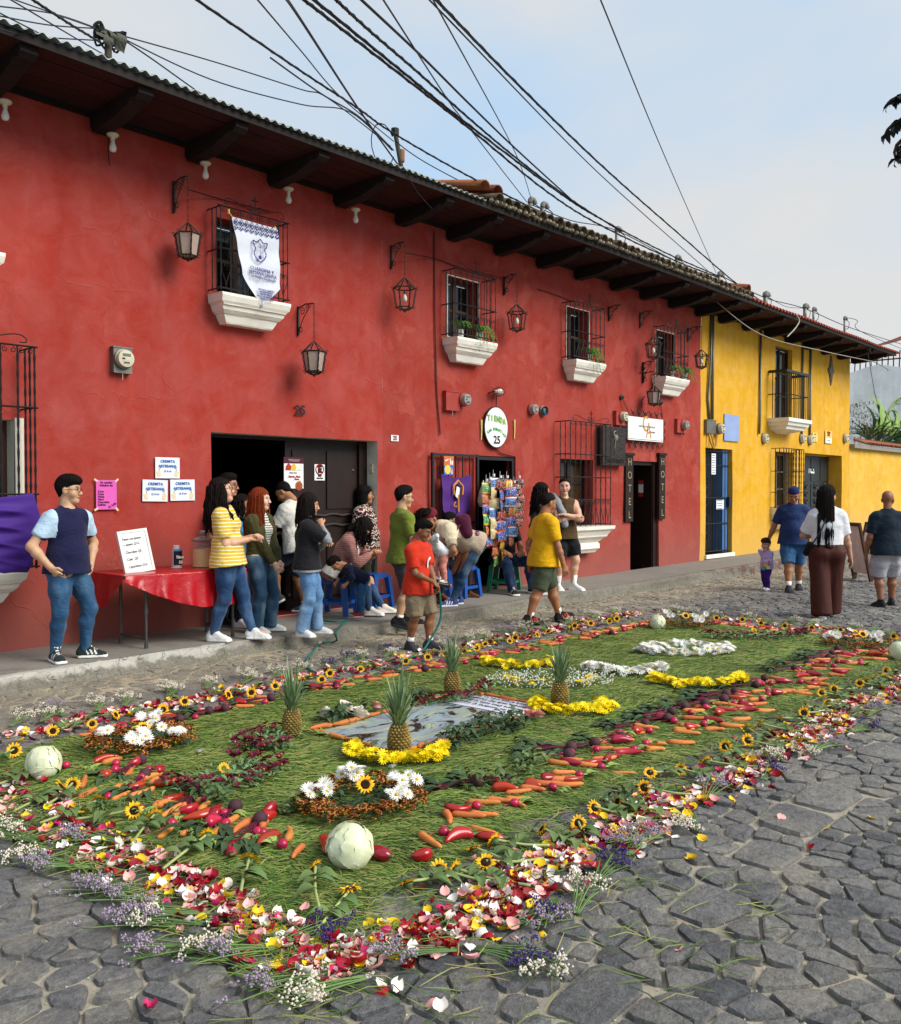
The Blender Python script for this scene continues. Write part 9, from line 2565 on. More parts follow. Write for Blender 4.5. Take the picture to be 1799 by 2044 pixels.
for i in range(620):
 a = rc.uniform(0,6.28);k = rc.uniform(0.6,1.35);p = (0.40*k*math.cos(a),0.20*k*math.sin(a));s = rc.uniform(0.005,0.009);z = rc.uniform(0.02,0.10)
 g.add([(p[0] + dx*s,p[1] + dy*s,z + dz*s) for dx,dy,dz in ((1,0,0),(0,1,0),(-1,0,0),(0,-1,0),(0,0,1),(0,0,-1))],[(0,1,4),(1,2,4),(2,3,4),(3,0,4),(1,0,5),(2,1,5),(3,2,5),(0,3,5)])
tag(g.build('gypsophila',M('gypsophila_white','#dbe0d2',0.7,0.05,bump=0),t),kind='stuff')
# ---- the printed picture and its frame of carrots
def picture_mat():
 t = NT('printed_canvas');v = t.coord()
 sep = t.n('ShaderNodeSeparateXYZ');t.l(v,sep.inputs[0])
 n1 = t.noise(t.coord((0.9,1.9,1),rot=(0,0,0.45)),1.9,5,0.6,1.8);n2 = t.noise(t.coord((1.1,2.2,1),rot=(0,0,-0.4)),2.2,4,0.55,2.2)
 col = t.ramp(n1,[(0,rgb('#2a2f38')),(0.34,rgb('#5f6d7a')),(0.45,rgb('#95a2aa')),(0.52,rgb('#7f9a94')),(0.6,rgb('#b5ad93')),(0.7,rgb('#5c6864')),(1,rgb('#2d3136'))])
 dk = t.ramp(n2,[(0,(0,0,0)),(0.5,(0,0,0)),(0.56,(1,1,1)),(0.66,(1,1,1)),(0.7,(0,0,0))])
 mid = t.maprange(t.math('ABSOLUTE',t.math('SUBTRACT',sep.outputs[1],0.05)),0.16,0.30,1,0)
 col = t.mix(t.math('MULTIPLY',dk,mid),col,rgb('#1a1c1e'))
 gold = t.ramp(t.noise(t.coord((3,9,1),rot=(0,0,0.3)),3,4,0.6,2),[(0,(0,0,0)),(0.56,(0,0,0)),(0.6,(1,1,1)),(0.66,(0,0,0)),(1,(0,0,0))])
 far_ = t.maprange(sep.outputs[0],0.0,0.25,0.25,1)
 col = t.mix(t.math('MULTIPLY',gold,far_),col,rgb('#b59a5e'))
 return t.done(col,t.bump(t.noise(v,200,2),0.15,0.002),0.5,0.3)
cx,cy = 4.66,4.31;w,h = 1.56,0.78
t = thing('printed_picture','printed cloth picture with a caption strip framed by carrots on the needles','picture',(cx,cy,0.052))
b = MB();b.grid(lambda u,v: ((u - 0.5)*w,(v - 0.5)*h,0.006*math.sin(u*9)*math.sin(v*5)),24,12);b.build('canvas',picture_mat(),t,True)
b = MB();b.grid(lambda u,v: (w/2 - 0.36 + 0.36*u,(v - 0.5)*h,0.006*math.sin((1 - 0.23*(1 - u))*9)*math.sin(v*5) + 0.004),8,12);b.build('caption_strip',M('caption_white','#cfd2dc',0.6,0.03,bump=0.05),t,True)
for i,s in enumerate(('Para los hombres es imposible,','mas para Dios todo es posible;','porque nada hay imposible','para el que cree en El')):
 o = link('lettering',text_mesh(s,0.052,INK,extrude=0.0008),t);o.location = (w/2 - 0.29 + i*0.075,0,0.013);o.rotation_euler = (0,0,math.pi/2)
per = []
for i in range(10): s = (i + 0.5)/10;per.append((cx - w/2 + w*s,cy - h/2 - 0.02,0.0));per.append((cx - w/2 + w*s,cy + h/2 + 0.02,0.0))
for i in range(5): s = (i + 0.5)/5;per.append((cx - w/2 - 0.02,cy - h/2 + h*s,math.pi/2));per.append((cx + w/2 + 0.02,cy - h/2 + h*s,math.pi/2))
for x,y,a in per:
 if rc.random() < 0.93: carrot(x + rc.uniform(-.01,.01),y + rc.uniform(-.015,.015),a + rc.choice((0,math.pi)) + rc.uniform(-0.12,0.12),'carrot laid end to end around the printed picture','carrots framing the picture',1.0,rc.random() < 0.25,0.046)
def bush(px,n,r0,label,mat=LEAFD,l=0.07):
 x,y = G(*px);t = thing('leafy_sprig',label,'foliage',(x,y,gz(x,y)),rc.uniform(0,6));b = MB()
 for i in range(n):
  a = rc.uniform(0,6.28);d = r0*rc.random() ** 0.6;leafshape(b,(d*math.cos(a),d*math.sin(a)*0.5,rc.uniform(0.01,0.09)),(rc.uniform(-1,1),rc.uniform(-1,1),rc.uniform(-0.1,0.7)),(0,0,1),l*rc.uniform(0.6,1.2),l*0.55,0.3,3)
 for i in range(n // 6): a = rc.uniform(0,6.28);b.tube([(0,0,0.02),(r0*0.9*math.cos(a),r0*0.5*math.sin(a),0.03)],0.003,4)
 return tag(b.build('leaves',mat,t,True),kind='stuff') and t
bush((1000,1470),120,0.30,'rose foliage beside the caption end of the picture').rotation_euler = (0,0,0.1)
bush((925,1495),90,0.24,'rose foliage along the near edge of the picture').rotation_euler = (0,0,0.2)
bush((690,1448),70,0.26,'rose foliage under the white roses').rotation_euler = (0,0,0.1)
bush((820,1420),60,0.22,'rose foliage behind the picture').rotation_euler = (0,0,0.2)
for px,lb in (((430,1620),'wilted greens by the near burgundy half ring'),((965,1585),'beet greens on the needles before the near vegetable row'),((1060,1555),'beet greens on the needles midway along the near row'),((1230,1620),'carrot greens at the near edge beside the sunflowers'),((600,1640),'loose greens before the bronze wreath')): bush(px,46,0.16,lb,LEAF,0.06)
def rose(px,mat,label,sc=1.0,z=0.05):
 x,y = G(*px);t = thing('rose',label,'rose',(x,y,gz(x,y) + z - 0.02),rc.uniform(0,6),'roses beside the picture');b = MB()
 for k in range(4):
  for i in range(3 + k):
   a = 2*math.pi*i/(3 + k) + k;r0 = 0.008 + 0.010*k
   def fn(u,v,a=a,r0=r0,k=k):
    th = a + (u - 0.5)*2.1;r_ = r0*(0.75 + 0.5*v) + 0.004*v*v*(k > 1);return (r_*math.cos(th),r_*math.sin(th),0.05*math.sin(v*1.5)*(1.1 - 0.15*k) - 0.003*v*v*k*0.6)
   b.grid(fn,5,4)
 b.build('petals',mat,t,True);t.scale = (sc,)*3
 t.rotation_euler = (rc.uniform(-0.6,0.6),rc.uniform(-0.6,0.6),0)
WR = M('white_rose','#e0d8c8',0.55,0.06,bump=0);PR = M('pink_rose','#d9978c',0.55,0.1,bump=0)
for px,lb in (((652,1452),'open white rose, first beside the picture'),((687,1440),'second white rose beside the picture'),((716,1450),'flat white rose touching the carrot frame')): rose(px,WR,lb,1.35)
for px,lb in (((752,1435),'pink rose beyond the white roses'),((845,1415),'pink rose behind the picture'),((884,1512),'pink rose lying beside the near yellow half ring'),((1053,1450),'pink rose at the caption corner of the picture'),((1075,1452),'pink rose bud by the golden pineapple ring')): rose(px,PR,lb,0.95)
# a few loose white blooms on the needles
for px in ((398,1522),(783,1555),(1280,1300),(640,1350)):
 x,y = G(*px);o = link('white_bloom',wm[0]);o.location = (x,y,gz(x,y) + 0.02);o.rotation_euler = (-0.6,0.3,0);tag(o,'single white bloom lying loose on the pine needles','flower','loose white blooms')
# ---- rose petals
PETM = {'deep red': M('petal_red','#94081c',0.6,0.2,30,0.3,isl=0.3,rnd=0.2),'white': M('petal_white','#efe4da',0.5,0.06,20,0.1,isl=0.08,Subsurface_Weight=0.3,Subsurface_Radius=(0.02,0.015,0.012)),'yellow': M('petal_yellow','#efc41a',0.5,0.1,20,0.1,isl=0.1),'pink': M('petal_pink','#eba9a2',0.5,0.15,20,0.1,isl=0.15),'magenta': M('petal_magenta','#b01f56',0.5,0.15,20,0.1,isl=0.2)}
PCOL = ['deep red']*6 + ['white']*6 + ['yellow']*3 + ['pink']*5 + ['magenta']*2
def petal_shape(k):
 q = random.Random(k);vs = [];n = 4;cu = q.uniform(0.05,0.42);fo_ = q.uniform(-0.3,0.5);L_ = 0.046;Wd = 0.044
 for j in range(n + 1):
  for i in range(n + 1):
   u,v = i/n - 0.5,j/n;w = Wd*(math.sin(math.pi*(0.12 + 0.80*v)) ** 0.7)*(1 - 0.1*(v > 0.9));x = u*w;z = cu*0.03*(2*abs(u)) ** 2 + fo_*0.02*(v - 0.4) ** 2*4 + 0.003*math.sin(u*12 + k)
   vs.append((x,L_*(v - 0.5) - 0.004*(abs(u) < 0.1)*(v > 0.9),z))
 fs = [(j*(n + 1) + i,j*(n + 1) + i + 1,(j + 1)*(n + 1) + i + 1,(j + 1)*(n + 1) + i) for j in range(n) for i in range(n)]
 return vs,fs
PSH = [petal_shape(k) for k in range(6)]
PMESH = {}
for c,m_ in PETM.items():
 for k,(vs,fs) in enumerate(PSH): q = MB();q.add(vs,fs);PMESH[(c,k)] = q.mesh('rose_petal',m_,True)
pos = []
def strew(n,fn,w,dens=1.0):
 for i in range(n):
  cl_ = rc.random();s = rc.random();x,y = fn(s);x += rc.gauss(0,w);y += rc.gauss(0,w)
  if NZ(x*2.7,y*2.7,30) < -0.18 and rc.random() < 0.75: continue
  pos.append((x,y))
strew(2300,lambda s: (2.0 + 8.3*s ** 1.25,2.28 + 0.05*math.sin(s*40)),0.095)
strew(800,lambda s: (2.02,2.3 + 3.0*s ** 1.0),0.085)
strew(1300,lambda s: (2.5 + 8.1*s,6.22),0.08)
strew(260,lambda s: (10.95,2.6 + 3.5*s),0.09)
for px in ((190,1790),(550,1950),(655,2010),(860,2015),(880,2030),(1355,1902),(870,1918),(940,1930),(1650,1660),(1550,1560),(1600,1500),(1690,1500),(1740,1640),(640,1290),(810,1275),(720,1296),(300,2030),(1620,1700),(1560,1640),(1030,1880),(480,1860),(560,1870)): pos.append(G(*px))
pos.sort(key=lambda p: (p[0] ** 2 + p[1] ** 2))
far_p = MB();fm = []
names = list(PETM)
big = 0
for i,(x,y) in enumerate(pos):
 c = rc.choice(PCOL);k = rc.randrange(6);z = gz(x,y) + rc.uniform(0.0,0.022);sc = rc.uniform(0.8,1.3)
 px,py,zc = frame_px(x,y);seen = 0 < px < 1799 and 0 < py < 2044
 if seen and big < 300:
  o = link('rose_petal',PMESH[(c,k)]);o.location = (x,y,z);o.rotation_euler = (rc.uniform(-0.6,0.6) + (math.pi if rc.random() < 0.3 else 0),rc.uniform(-0.6,0.6),rc.uniform(0,6.28));o.scale = (sc,)*3
  tag(o,{'deep red': 'deep red rose petal','white': 'creamy white rose petal','yellow': 'yellow rose petal','pink': 'salmon pink rose petal','magenta': 'magenta rose petal'}[c] + (' strewn along the short end' if y > 2.75 else ' strewn round the near corner tip' if x < 2.7 else ' strewn along the near side') + (', far out on bare stones' if y < 1.95 or x < 1.75 else ' on leaves' if y > 2.42 and x > 2.2 else ''),'petal','rose petals strewn at the near corner');big += 1
 else:
  far_p.cur = names.index(c);T = Matrix.Translation((x,y,z)) @ Matrix.Rotation(rc.uniform(0,6.28),4,'Z') @ Matrix.Rotation(rc.uniform(-0.6,0.6),4,'X') @ Matrix.Rotation(rc.uniform(-0.6,0.6),4,'Y') @ Matrix.Scale(sc,4)
  far_p.add(*PSH[k],T)
tag(far_p.build('rose_petals',list(PETM.values()),None,True),kind='stuff')
# ---- statice: little bunches of stems with papery heads
STM = [M('statice_purple','#3f2a68',0.8,0.1,bump=0,isl=0.3),M('statice_lilac','#9c8a9c',0.8,0.1,bump=0,isl=0.2),M('statice_white','#d9cdbb',0.8,0.1,bump=0,isl=0.12)]
def statice_proto(k,ci):
 q = random.Random(k + 200);st,bl = MB(),MB()
 for i in range(7):
  a = (i - 3)*0.085 + q.uniform(-0.04,0.04);L_ = q.uniform(0.20,0.32);e = Vector((L_*math.cos(a),L_*math.sin(a),q.uniform(0.01,0.05)));st.tube(catmull([(0,(i - 3)*0.004,0.012),e*0.5 + Vector((0,0,0.012)),e],3),0.0026,4)
  for b_ in range(q.randrange(2,4)):
   f_ = e*q.uniform(0.62,0.98);g2 = f_ + Vector((q.uniform(0.0,0.05),q.uniform(-0.05,0.05),q.uniform(0.0,0.035)));st.tube([f_,g2],0.0018,3)
   for j in range(9):
    c = g2 + Vector((q.uniform(-0.018,0.018),q.uniform(-0.018,0.018),q.uniform(-0.006,0.018)));s = q.uniform(0.0035,0.0058)
    bl.add([tuple(c + Vector(d)*s) for d in ((1,0,0),(0,1,0),(-1,0,0),(0,-1,0),(0,0,1.2),(0,0,-1))],[(0,1,4),(1,2,4),(2,3,4),(3,0,4),(1,0,5),(2,1,5),(3,2,5),(0,3,5)])
  leafshape(st,e*0.4,(1,q.uniform(-1,1),0.3),(0,0,1),0.05,0.01,0.2,2)
 return st.mesh('stems',M('statice_stem','#66804a',0.7,0.15,bump=0,rnd=0.2),True),bl.mesh('heads',STM[ci],False)
STP = {c: [statice_proto(k + 10*c,c) for k in range(3)] for c in range(3)}
cn = ('purple','lilac','creamy white')
def statice(x,y,a,c,where,sc=1.0):
 s,b_ = rc.choice(STP[c]);t = thing('statice_bunch','%s statice bunch %s' % (cn[c],where) + (', ' + zone(x) if 'end' not in where and 'corner' not in where else ''),'flower bunch',(x,y,0.012),a,'statice bunches %s' % where);t.scale = (sc,)*3;link('stems',s,t);tag(link('heads',b_,t),kind='stuff')
for i in range(20):
 s = (i + rc.random())/20;statice(2.35 + 7.6*s ** 1.15,2.12 + rc.uniform(-0.05,0.06),rc.choice((-0.5,0.1,2.9,3.5)) + rc.uniform(-0.3,0.3),rc.choice((0,1,1,2)),'along the near edge')
for i in range(12): s = (i + rc.random())/12;statice(1.86 + rc.uniform(-0.05,0.05),2.35 + 2.9*s,2.1 + rc.uniform(-0.4,0.4),rc.choice((1,1,2)),'at the near short end')
for i in range(34): s = (i + rc.random())/34;statice(2.5 + 8.0*s,6.44 + rc.uniform(-0.05,0.08),rc.uniform(0.2,1.4),rc.choice((2,2,2,1)) if not 0.32 < s < 0.5 else rc.choice((0,0,2)),'on the side facing the houses')
for i in range(12): s = (i + rc.random())/12;statice(11.1 + rc.uniform(-0.05,0.08),2.7 + 3.6*s,rc.uniform(-0.5,0.5),rc.choice((2,2,1)),'at the far short end')
for px,a,c in (((350,1860),2.3,1),((420,1835),2.5,1),((300,1790),2.4,1),((560,1905),2.6,1),((640,1960),2.8,1),((540,1900),-0.4,0),((950,1905),-1.3,0),((1010,1900),-1.9,2),((1150,1835),0.4,2),((1190,1770),0.2,0),((240,1690),2.2,1),((730,1965),2.9,2)):
 x,y = G(*px);statice(x,y,a,c,'spilling over the stones of the near corner',1.05)
# ------------------------------------------------------------------ wires overhead, masts, the hanging branch, the garden plants
CAB_ = M('black_line','#0b0c10',0.6,0.05,bump=0);CABT = M('thin_line','#23262e',0.6,0.05,bump=0)
def A3(px,py,Y):
 d = _ray(px,py);t = Y/d[1];return Vector(_o + d*t)
def cable(pts,r_,label,mat=CAB_,sag=0.0):
 """pts: (image column, row, distance out from the houses' front is set by Y)"""
 P = [A3(*p) for p in pts]
 P = catmull(P,8) if len(P) > 2 else [P[0].lerp(P[1],i/16) - Vector((0,0,sag*math.sin(math.pi*i/16))) for i in range(17)]
 b = MB();b.tube([tuple(p) for p in P],r_,5)
 if r_ > 0.0105:
  Q = [p + Vector((0.0,math.cos(i*1.1)*r_*0.7,math.sin(i*1.1)*r_*0.7)) for i,p in enumerate([a.lerp(c,k/4) for a,c in zip(P[:-1],P[1:]) for k in range(4)])]
  b.tube([tuple(q) for q in Q],r_*0.75,4)
 tag(b.build('overhead_cable',mat),label,'cable','overhead cables')
cable([(385,-6,5.6),(600,141,7.0),(716,217,7.5),(781,263,7.75),(920,343,7.85),(1047,407,7.95),(1180,470,8.0)],0.0108,'thick twisted cable that passes the second roof pole')
cable([(540,115,6.6),(640,186,7.1),(720,235,7.5),(786,300,8.0)],0.008,'thinner line under the thick twisted cable, ending at the second pole',CABT)
cable([(510,-6,4.5),(600,100,6.0),(680,193,7.2),(786,282,8.0)],0.006,'thin line slanting to the second roof pole from above',CABT)
cable([(568,-6,3.8),(600,38,4.6),(716,217,6.6),(800,336,8.1)],0.010,'steep doubled line down to the foot of the second pole',CABT)
cable([(600,-6,4.6),(733,97,5.3),(933,253,6.3),(1093,383,7.2),(1200,450,7.6),(1352,522,8.0),(1435,553,8.2)],0.0115,'lowest thick cable of the main bundle across the sky')
cable([(620,-6,4.5),(800,140,5.4),(933,247,6.1),(1120,387,7.1),(1200,437,7.5),(1330,505,8.0),(1435,551,8.2)],0.0115,'second thick cable of the main bundle across the sky')
cable([(665,-6,4.5),(740,63,4.9),(833,143,5.4),(933,233,6.0),(1033,317,6.6),(1140,398,7.2),(1240,462,7.7)],0.0108,'third cable of the main bundle, merging low down')
cable([(716,-6,4.3),(843,113,5.0),(933,203,5.6),(1030,297,6.3),(1143,400,7.2)],0.010,'fourth cable of the main bundle, curving in from above',CAB_)
cable([(762,-6,3.8),(893,197,5.6),(933,250,6.3),(1052,403,8.2)],0.006,'thin line falling steeply through the bundle to the paired pipes',CABT)
cable([(862,-6,3.4),(1030,307,6.6),(1062,402,8.2)],0.005,'thin line falling most steeply to the paired pipes',CABT)
cable([(866,-6,4.2),(1033,167,5.2),(1200,329,6.3),(1333,447,7.3),(1490,581,8.1),(1570,625,8.3)],0.0115,'thick lone cable on the open sky side of the bundle')
cable([(851,-6,4.1),(890,33,4.4),(1200,350,6.6),(1413,540,8.1)],0.007,'thin line running beside the thick lone cable',CABT)
cable([(1197,-6,3.0),(1330,318,5.0),(1430,545,8.1)],0.005,'lone thin wire highest on the open sky',CABT)
cable([(60,-4,6.8),(143,50,7.6),(200,84,8.2)],0.0108,'thick cable arriving at the bundled roof pole')
cable([(20,-4,7.2),(187,55,8.25)],0.006,'thin upper wire to the bundled roof pole',CABT)
cable([(-4,12,7.4),(110,28,7.9),(196,57,8.3)],0.006,'wire dipping from the frame corner to the bundled pole',CABT)
cable([(-4,31,7.4),(100,50,7.9),(200,57,8.3)],0.006,'lower wire from the frame corner to the bundled pole',CABT)
cable([(16,-4,6.8),(213,112,8.2),(300,157,8.9)],0.006,'crossing wire that passes under the bundled pole',CABT)
cable([(-4,24,7.3),(167,112,8.6)],0.006,'crossing wire that ends behind the tin roof',CABT)
cable([(-4,56,7.6),(60,72,7.9),(187,80,8.3)],0.006,'slack wire low over the tin roof to the bundled pole',CABT)
cable([(-4,60,7.8),(167,112,8.4),(520,240,9.4)],0.007,'wire skimming along the edge of the tin roof',CABT)
cable([(226,66,8.3),(427,123,8.3),(600,178,8.2),(655,196,8.0),(780,292,8.0)],0.007,'upper wire between the bundled pole and second pole',CABT)
cable([(228,68,8.3),(420,158,8.2),(600,208,8.1),(700,224,8.0),(783,300,8.0)],0.007,'middle wire between the bundled pole and second pole',CABT)
cable([(230,68,8.3),(300,115,8.5),(427,203,9.0),(505,236,9.2)],0.008,'lower wire dropping from the bundled pole behind the roof',CABT)
cable([(786,270,8.0),(800,290,8.1),(860,330,8.2),(960,380,8.3),(1050,408,8.3)],0.007,'slack wire from the second pole along the clay tiles',CABT)
cable([(808,340,7.8),(835,385,7.8),(864,418,8.0)],0.005,'loose wire end hanging below the eave by the second pole',CABT)
cable([(1060,408,8.3),(1140,440,8.3),(1231,460,8.3),(1352,522,8.3),(1436,555,8.3)],0.008,'wire linking the pipes along the clay tile roof',CABT)
cable([(1436,548,8.3),(1527,594,8.3),(1607,616,8.4),(1700,655,8.6),(1810,690,8.8)],0.010,'cable running along the roofs past the yellow house')
cable([(1536,594,8.3),(1570,612,8.3),(1608,615,8.4)],0.006,'slack wire between pipes on the red tin edge',CABT)
cable([(1690,634,8.4),(1712,640,8.5),(1716,660,8.5),(1810,700,8.9)],0.008,'looped cable leaving the last roof pipe',CAB_)
cable([(1428,600,8.3),(1520,668,7.7),(1640,700,7.6),(1745,722,7.7)],0.009,'pale wire under the eave of the yellow house',M('pale_wire','#9a9486',0.6,bump=0))
cable([(1590,628,7.75),(1596,640,7.72),(1588,655,7.72),(1572,672,7.75)],0.012,'curled cable end below the red eave',M('grey_wire','#b5b0a2',0.6,bump=0))
cable([(1740,720,8.0),(1775,740,12),(1810,772,18)],0.01,'thin wire slanting past the white wall',CABT)
cable([(1733,705,8.0),(1750,800,9.5),(1770,860,10)],0.009,'thin guy wire before the white wall',CABT)
# roof masts
def mast(px,pyb,pyt,label,Y=8.3,kind='pipe',r_=0.028):
 b0 = A3(px,pyb,Y);x = b0.x;zt = A3(px,pyt,Y).z
 t = thing('roof_mast',label,'mast',(x,Y,b0.z - 0.12));h = zt - b0.z + 0.12;lean = 0.0
 b = MB()
 if kind == 'bundle':
  b.tube([(0,0,0),(0,0,h*0.95)],0.035,7);b.build('pole',M('grey_wood','#4a443c',0.9,0.3),t)
  c = MB();q = random.Random(2)
  for i in range(16): a = q.uniform(0,6.28);c.tube(catmull([(0.02*math.cos(a),0.02,h*0.9),(0.16*math.cos(a),-0.05,h*q.uniform(0.75,1.08)),(0.13*math.cos(a + 1),0.02,h*q.uniform(0.6,1.0)),(0,0,h*0.8)],4),0.011,5)
  c.build('wire_coils',CAB_,t)
  for k in range(4):
   s = MB();a = q.uniform(-2.5,2.5);s.grid(lambda u,v: (0.07*(k - 1.5) + (u - 0.5)*0.10,-0.05 + 0.03*math.sin(v*5 + k),h*1.0 - v*h*q.uniform(0.42,0.46)*(0.6 + 0.25*(k % 2))),4,8);s.build('tarp_strip',M('tattered_tarp','#4b4c42',0.85,0.3),t)
 elif kind == 'lean':
  b.tube([(0.06,0,0),(-0.10,0,h)],0.03,7);b.build('pole',M('grey_wood','#4a443c',0.9,0.3),t)
  c = MB();c.lathe([(0.04,0.25),(0.042,0.4)],8,Matrix.Translation((0.015,0,0)));c.build('band',M('rust_band','#8a5a32',0.8,0.3),t)
  c = MB();c.lathe([(0.05,h - 0.05),(0.05,h + 0.03)],8,Matrix.Translation((-0.10,0,0)));c.tube([(-0.33 + 0.2*math.cos(a),-0.02,h*0.6 + 0.26*math.sin(a)) for a in np.linspace(0.6,5.9,14)],0.008,4);c.build('insulator',CAB_,t)
 else:
  b.tube([(0,0,0),(0,0,h)],r_,8);b.build('pole',GALV,t,True)
  c = MB();c.tube(catmull([(0,0,h),(0.02,0,h + 0.06),(0.08,-0.01,h + 0.06),(0.11,-0.02,h + 0.0)],4),r_*1.35,8);c.build('weatherhead',M('head_grey','#6a6a62',0.6,0.2),t,True)
  c = MB();c.tube(catmull([(0.1,-0.02,h),(0.2,-0.05,h - 0.06),(0.12,-0.06,h - 0.2),(0.0,-0.05,h - 0.25)],4),0.009,4);c.build('drip_loop',CAB_,t)
mast(216,128,62,'pole wrapped in bundled wires and tattered strips above the tin roof',kind='bundle')
mast(800,343,266,'leaning pole with a rusty band above the end of the tin roof',kind='lean')
mast(1058,425,405,'first of two paired pipe masts over the clay tiles');mast(1083,433,414,'second of two paired pipe masts over the clay tiles')
mast(1231,488,462,'single thin pipe mast rising midway over the clay tiles');mast(1351,532,518,'stubby pipe mast near the end of the clay tiles');mast(1436,562,551,'last pipe mast before the yellow house roof',r_=0.035)
mast(1528,604,592,'first stubby mast over the red tin edge',r_=0.05);mast(1607,630,615,'second mast over the red tin edge, one of a close pair',r_=0.045);mast(1624,636,620,'third mast over the red tin edge, beside the second');mast(1686,662,638,'last mast over the red tin, with a big cable loop')
bp_ = A3(1734,703,7.9);
S = SDF();S.limb((0,0,0.02),(-0.05,0,0.07),0.03,0.035,None,0.03);S.ball((-0.065,0,0.115),0.024,0.02);S.limb((0.02,0,0.02),(0.10,0,-0.03),0.018,0.01,None,0.02);S.limb((-0.08,0,0.115),(-0.105,0,0.11),0.007,0.003,None,0.005)
for s_ in (-1,1): S.limb((-0.01,s_*0.012,0.0),(-0.012,s_*0.012,-0.04),0.005,0.004,None,0.005)
p_,F_ = S.mesh(0.008);p_ = p_*1.9;o = link('bird',np_mesh('bird',p_,F_,M('dark_plumage','#1c1d20',0.7)));o.location = bp_ + Vector((0,0,0.05));tag(o,'small dark bird perched on the end of the red tin eave','bird')
# a tree out of frame lends one hanging spray of leaves
br = A3(1790,265,1.6);d0 = 0.0
D_ = 9.0
def AD(px,py,D): d = _ray(px,py);d = d/np.linalg.norm(d);return Vector(_o + d*D)
LFD = M('dark_tree_leaf','#16221a',0.5,0.2,bump=0,rnd=0.0,isl=0.4)
tr = thing('tree','tree out of frame whose dark leafy twig hangs into the upper sky edge','tree',AD(2300,1050,D_)*1.0);base = Vector(tr.location);base.z = 0;tr.location = base
b = MB();top = AD(2300,150,D_) - base
b.tube(catmull([(0,0,0),(0.05,0.03,1.6),tuple(top*0.7 + Vector((0,0,0.2))),tuple(top)],5),[0.16 - 0.005*i for i in range(16)],8)
tips = [(AD(1800,190,D_) - base,AD(1772,212,D_) - base),(AD(1805,235,D_) - base,AD(1766,268,D_) - base),(AD(1810,270,D_) - base,AD(1788,322,D_) - base)]
for a,c in tips: b.tube(catmull([tuple(top*0.95),tuple((top + a)/2 + Vector((0,0,0.3))),tuple(a),tuple(c)],4),[0.05 - 0.0037*i for i in range(13)],5)
b.build('trunk',M('tree_bark','#3a2f26',0.9,0.3),tr)
lf = MB();q = random.Random(12)
for a,c in tips:
 for i in range(26):
  p = a.lerp(c,q.uniform(-0.6,1.0));leafshape(lf,p,(q.uniform(-1,1),q.uniform(-1,1),q.uniform(-1.6,0.1)),(0.3,0.3,1),q.uniform(0.06,0.10),0.045,0.3,3)
for i in range(900):
 c = AD(q.uniform(1880,2500),q.gauss(150,130),D_ + q.gauss(0,0.9)) - base;leafshape(lf,c,(q.uniform(-1,1),q.uniform(-1,1),q.uniform(-1,0.4)),(0,0,1),q.uniform(0.08,0.13),0.055,0.3,2)
lf.build('crown',LFD,tr,True)
# plants behind the garden wall
def gp(px,py,Y=9.25): return A3(px,py,Y)
q = random.Random(31)
t = thing('agave_clump','spiky green plants behind the tiled garden wall','plant',gp(1752,880));b = MB()
for cx in (0.0,1.1,2.6,-0.9):
 for i in range(30): a = q.uniform(0,6.28);e = q.uniform(0.3,1.3);leafshape(b,(cx + 0.05*math.cos(a),0.05*math.sin(a),0),(math.cos(a),math.sin(a),e),(0,0,1),q.uniform(0.6,1.1),0.10,0.25,4)
b.build('leaves',M('agave_green','#3f5c33',0.6,0.2,bump=0,isl=0.35),t,True)
t = thing('banana_plant','broad leaved plant arching above the garden wall','plant',gp(1745,885));b = MB()
for i in range(9): a = q.uniform(-0.6,2.2);leafshape(b,(q.uniform(-0.5,1.4),0,0.2),(math.cos(a)*1.0,q.uniform(-.3,.3),q.uniform(0.8,1.8)),(0,-1,0.3),q.uniform(1.0,1.8),q.uniform(0.28,0.42),0.25,5)
b.tube(catmull([(0.5,0,0),(1.2,0,0.9),(2.2,0,1.5),(3.4,-0.1,1.75)],4),0.03,5)
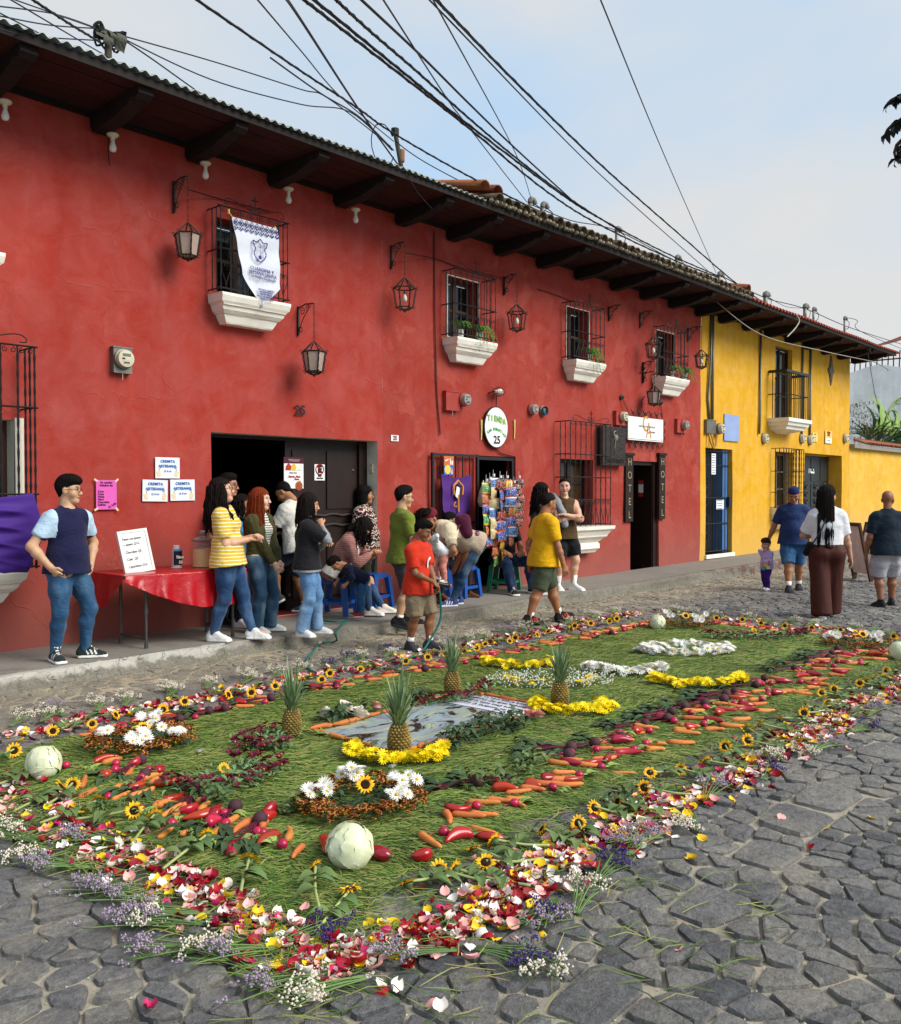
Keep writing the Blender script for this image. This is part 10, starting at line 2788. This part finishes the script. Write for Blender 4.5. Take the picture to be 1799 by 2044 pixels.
for i in range(16): f_ = i/15;leafshape(b,(1.2 + 2.2*f_,-0.05,0.9 + 0.85*f_ ** 0.6),(0.3,-0.3,q.uniform(-0.8,0.9)),(0,0,1),0.3,0.14,0.2,3)
b.build('leaves',M('banana_green','#7c9a45',0.55,0.2,bump=0,isl=0.3),t,True)
t = thing('agapanthus','purple flower heads among the plants above the garden wall','flower',gp(1748,860));b = MB()
for c in ((0.0,0.0,0.1),(0.35,0,0.32),(0.8,0,-0.05),(-0.5,0,-0.25),(1.0,0,0.2)):
 for i in range(60):
  d = Vector((q.gauss(0,1),q.gauss(0,0.6),q.gauss(0,0.6))).normalized();p = Vector(c) + d*q.uniform(0.05,0.2);s = 0.035;b.add([tuple(p + Vector(e)*s) for e in ((1,0,0),(0,1,0),(-1,0,0),(0,0,1))],[(0,1,3),(1,2,3),(2,0,3)])
b.build('flower_heads',M('violet_bloom','#5a3f9c',0.7,0.2,bump=0,isl=0.3),t);b = MB()
for i in range(5): b.tube([(0.2*i - 0.4,0,-0.9),(0.35*i - 0.4,0,0.0)],0.015,4)
b.build('stems',LEAF,t)
t = thing('dry_shrub','brown twiggy shrub at the corner of the yellow house and garden wall','shrub',gp(1703,885));b = MB()
for i in range(420): a = q.uniform(0,6.28);z = q.uniform(0.0,1.2);r_ = 0.45*math.sqrt(q.random());p = Vector((r_*math.cos(a) + 0.35,r_*math.sin(a),z));leafshape(b,p,(q.uniform(-1,1),q.uniform(-1,1),q.uniform(-0.3,1)),(0,0,1),0.14,0.03,0.2,2)
b.build('twigs',M('dry_olive','#6a6238',0.8,0.2,bump=0,isl=0.45),t)
t = thing('leafy_shrub','round leaved green shrub above the garden wall at the frame edge','shrub',gp(1785,890));b = MB()
for i in range(260): a = q.uniform(0,6.28);r_ = q.uniform(0,1.5);p = Vector((r_*math.cos(a) + 0.4,0.4*math.sin(a),q.uniform(0.0,0.75)));leafshape(b,p,(q.uniform(-1,1),q.uniform(-1,0.3),q.uniform(0,1)),(0,0,1),0.24,0.15,0.2,3)
b.build('leaves',M('shrub_green','#41682f',0.55,0.2,bump=0,isl=0.35),t,True)
